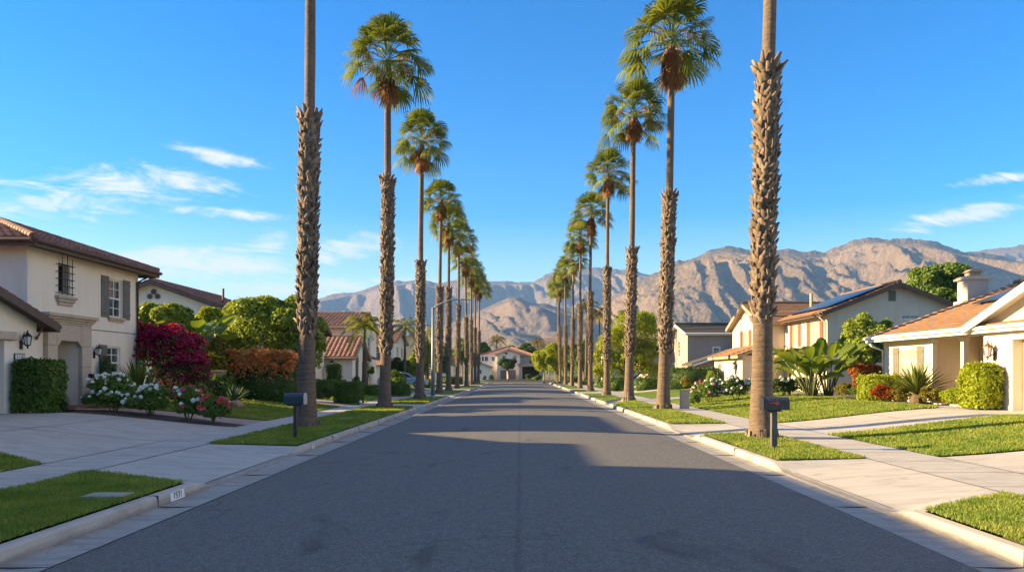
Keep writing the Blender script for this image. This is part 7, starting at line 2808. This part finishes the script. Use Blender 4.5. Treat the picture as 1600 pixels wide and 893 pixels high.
def parked_car():
    Y, x = 66.0, px(630, 66.0)
    z0 = gz(x) + 0.01
    t = thing("parked_car", "pale blue car parked on the drive, partly behind the third left palm", "car", (x, Y, z0))
    paint = mat_plain("pale_blue_car_paint", (0.28, 0.40, 0.50), 0.25, 0.05, 2, 0.3)
    glass = M['glass_dark']
    rub = mat_plain("tyre_rubber", (0.02, 0.02, 0.02), 0.8)
    w = 0.88
    # nose towards the street (+X)
    body = [(-2.15, .32), (-2.2, .62), (-2.1, .92), (-1.2, .98), (1.1, .95), (1.95, .80), (2.2, .62), (2.18, .32)]
    m = MB()
    m.prism([(x + a, Y - w, z0 + b) for a, b in body], (0, 2 * w, 0))
    m.build("body", paint, t, bevel=0.07)
    c = MB()
    cab = [(-1.95, .93), (-1.45, 1.38), (-.2, 1.46), (.45, 1.36), (1.15, .94)]
    c.prism([(x + a, Y - w * .84, z0 + b) for a, b in cab], (0, 2 * w * .84, 0))
    c.build("cabin", paint, t, bevel=0.06)
    for sy in (-1, 1):
        for poly in ([(-1.75, .98), (-1.38, 1.32), (-.62, 1.38), (-.62, .98)], [(-.54, .98), (-.54, 1.38), (-.15, 1.39), (.36, 1.30), (.92, .98)]):
            pts = [(x + a, Y + sy * (w * .84 + .004), z0 + b) for a, b in poly]
            g = MB()
            g.prism(pts, (0, sy * .012, 0))
            g.build("side_window", glass, t)
    g = MB()
    g.prism([(x + .50, Y - w * .74, z0 + 1.345), (x + .50, Y + w * .74, z0 + 1.345), (x + 1.13, Y + w * .78, z0 + .97), (x + 1.13, Y - w * .78, z0 + .97)], (.03, 0, .03))
    g.build("windscreen", glass, t)
    for ax in (-1.35, 1.35):
        for sy in (-1, 1):
            wm = MB()
            wm.tube([(x + ax, Y + sy * (w - .18), z0 + .32), (x + ax, Y + sy * (w + .012), z0 + .32)], .32, 18)
            wo = wm.build("wheel", rub, t)
            rm = MB()
            rm.tube([(x + ax, Y + sy * (w + .014), z0 + .32), (x + ax, Y + sy * (w + .022), z0 + .32)], .2, 12)
            rm.build("rim", M['grey_metal'], wo)
    for sy in (-1, 1):
        l = MB()
        l.box(x + 2.08, x + 2.185, Y + sy * .62 - .16, Y + sy * .62 + .16, z0 + .62, z0 + .76)
        l.build("headlight", M['glass_lamp'], t)
parked_car()

def block_post():
    Y = 33.0
    x = px(1069.5, Y)
    z0 = gz(x)
    w = 0.19
    t = thing("block_post", "low cream masonry post with slotted courses beside the right pavement", "post", (x, Y, z0))
    mb = MB()
    zt = pz(609.5, Y)
    n = 5
    hh = (zt - z0) / n
    for i in range(n):
        e = 0.0 if i % 2 else 0.008
        mb.box(x - w + e, x + w - e, Y - w + e, Y + w - e, z0 - (0.05 if i == 0 else 0) + i * hh + .006, z0 + (i + 1) * hh - .006)
    mb.box(x - w + .02, x + w - .02, Y - w + .02, Y + w - .02, z0, zt - .02)
    mb.build("column", M['stone_trim'], t, bevel=0.008)
    c = MB()
    c.box(x - w - .02, x + w + .02, Y - w - .02, Y + w + .02, zt - .004, zt + .035)
    c.build("cap", M['stone_trim'], t, bevel=0.008)
block_post()

def garden_wall():
    Y = 32.2
    x0, x1 = px(302, Y), px(348, Y)
    t = thing("garden_wall", "tan block garden wall ending in a capped pier below the bougainvillea", "wall", ((x0 + x1) / 2, Y, gz(x0)))
    m = MB()
    z0, zt = gz(x0) - .05, pz(580.5, Y)
    m.box(x0 - 1.4, x1 - .42, Y, Y + .2, z0, zt - .05)
    m.build("blockwork", M['block_wall'], t)
    m = MB()
    m.box(x1 - .42, x1, Y - .1, Y + .3, z0, zt)
    m.build("pier", M['block_wall'], t)
    m = MB()
    m.box(x1 - .47, x1 + .05, Y - .15, Y + .35, zt + .002, zt + .07)
    m.build("pier_cap", M['stone_trim'], t, bevel=.01)
    m = MB()
    m.box(x0 - 1.4, x1 - .48, Y - .03, Y + .23, zt - .048, zt - .005)
    m.build("coping", M['stone_trim'], t, bevel=.008)
garden_wall()

def stone(name, label, x, Y, rx, ry, rz, seed, mat):
    rng = rs(seed)
    bm = bmesh.new()
    bmesh.ops.create_icosphere(bm, subdivisions=3, radius=1)
    for v in bm.verts:
        k = 1 + 0.18 * float(perlin(np.array([v.co.x * 1.4 + seed]), np.array([v.co.y * 1.4 + v.co.z]), seed)[0]) * 2
        v.co = Vector((v.co.x * rx * k, v.co.y * ry * k, v.co.z * rz * k))
    me = bpy.data.meshes.new(name)
    bm.to_mesh(me); bm.free()
    for p in me.polygons: p.use_smooth = True
    o = link_mesh(name, me, mat, None, (x, Y, gz(x) + rz * .5))
    return tag(o, label, "boulder")
stone("boulder", "reddish rounded boulder at the edge of the left lawn by the agave", px(368, 28.5), 28.5, .3, .24, .2, 4, M['boulder'])

def lid(label, x, Y, w, l):
    t = MB()
    t.box(x - w / 2, x + w / 2, Y - l / 2, Y + l / 2, gz(x) - .02, gz(x) + .052)
    t.box(x - w / 2 + .03, x + w / 2 - .03, Y - l / 2 + .03, Y + l / 2 - .03, gz(x) + .05, gz(x) + .058)
    o = t.build("meter_lid", M['gutter'], None, bevel=0.006)
    tag(o, label, "utility lid")
lid("concrete meter lid sunk in the near left parkway grass", px(168, 9.55), 9.55, .52, .34)
lid("small concrete lid in the parkway grass before the second left palm", px(541, 25.2), 25.2, .5, .34)

# fixture on the low post by the entry of the cream house
def bollard_light():
    x, Y = -14.55, 24.95
    z0 = .6
    t = thing("garden_light", "black spotlight on a bent stake beside the stone entry", "garden light", (x, Y, z0))
    m = MB()
    m.tube([(x, Y + .35, z0 - .05), (x, Y + .3, z0 + .25), (x, Y + .02, z0 + .75), (x, Y, z0 + 1.0)], .02, 6)
    m.build("stake", M['black_metal'], t)
    m = MB()
    m.box(x - .07, x + .07, Y - .07, Y + .09, z0 + 1.0, z0 + 1.15)
    m.build("lamp_head", M['black_metal'], t, bevel=.02)
bollard_light()

def path_light():
    x, Y = px(563.5, 36.6), 36.6
    t = thing("path_light", "tiny white path light at the foot of the square hedge block", "garden light", (x, Y, gz(x)))
    m = MB()
    m.lathe((x, Y, gz(x)), [(.02, -.05), (.02, .1)], 8)
    m.build("stake", M['white_trim'], t)
    m = MB()
    m.lathe((x, Y, gz(x)), [(.05, .1), (.075, .13), (.07, .2), (.03, .24)], 10)
    m.build("lamp_head", M['white_trim'], t)
path_light()

def survey_stake():
    x, Y = px(981.5, 38.2), 38.2
    t = MB()
    t.tube([(x, Y, .1), (x, Y, pz(613, Y))], .022, 6)
    t.ball((x, Y, pz(613, Y)), .035, 8, 5)
    o = t.build("marker_stake", M['galv'])
    tag(o, "thin grey marker stake before the third right palm trunk", "stake")
survey_stake()

# wreath, pots and bench end on the right porch
def wreath():
    x, Y = 17.5, 27.05
    Y = 26.85
    z = pz(561.5, Y)
    rng = rs(6)
    V, Fq = [], []
    n = 420
    a = rng.uniform(0, 6.28, n)
    P = np.stack([np.full(n, -0.06) + rng.normal(size=n) * .025, np.cos(a) * .27 + rng.normal(size=n) * .05, np.sin(a) * .27 + rng.normal(size=n) * .05], 1)
    V, Fq = leaf_quads(P, np.tile([[-1.0, 0, 0]], (n, 1)), .10, rng, .5, .9)
    o = link_mesh("wreath", np_mesh("wreath", V, Fq), mat_leaf("wreath_twig", [(.05, .025, .015), (.09, .045, .025), (.12, .06, .03)], .1), None, (17.55, Y, z))
    tag(o, "brown twig wreath hanging on the porch wall between the columns", "wreath")
wreath()
def pot(label, x, Y, r, h, mat, base):
    m = MB()
    m.lathe((x, Y, base), [(r * .7, 0), (r * .95, h * .7), (r, h * .88), (r * 1.12, h * .9), (r * 1.12, h), (r * .9, h), (r * .86, h * .9)], 16)
    o = m.build("flower_pot", mat, None, smooth=False)
    tag(o, label, "pot")
pot("dark glazed pot on the porch floor beside the column", 15.95, px(1485, 1) * 0 + 27.45, .22, .42, M['mail_black'], .665)
pot("round pale pot holding the spiky agave on the porch", px(1497, 27.2), 27.2, .2, .32, M['stone_trim'], .665)
pot("terracotta saucer pot at the porch edge", 15.75, 26.9, .2, .2, M['terracotta'], .665)
# small sign card staked by the house corner
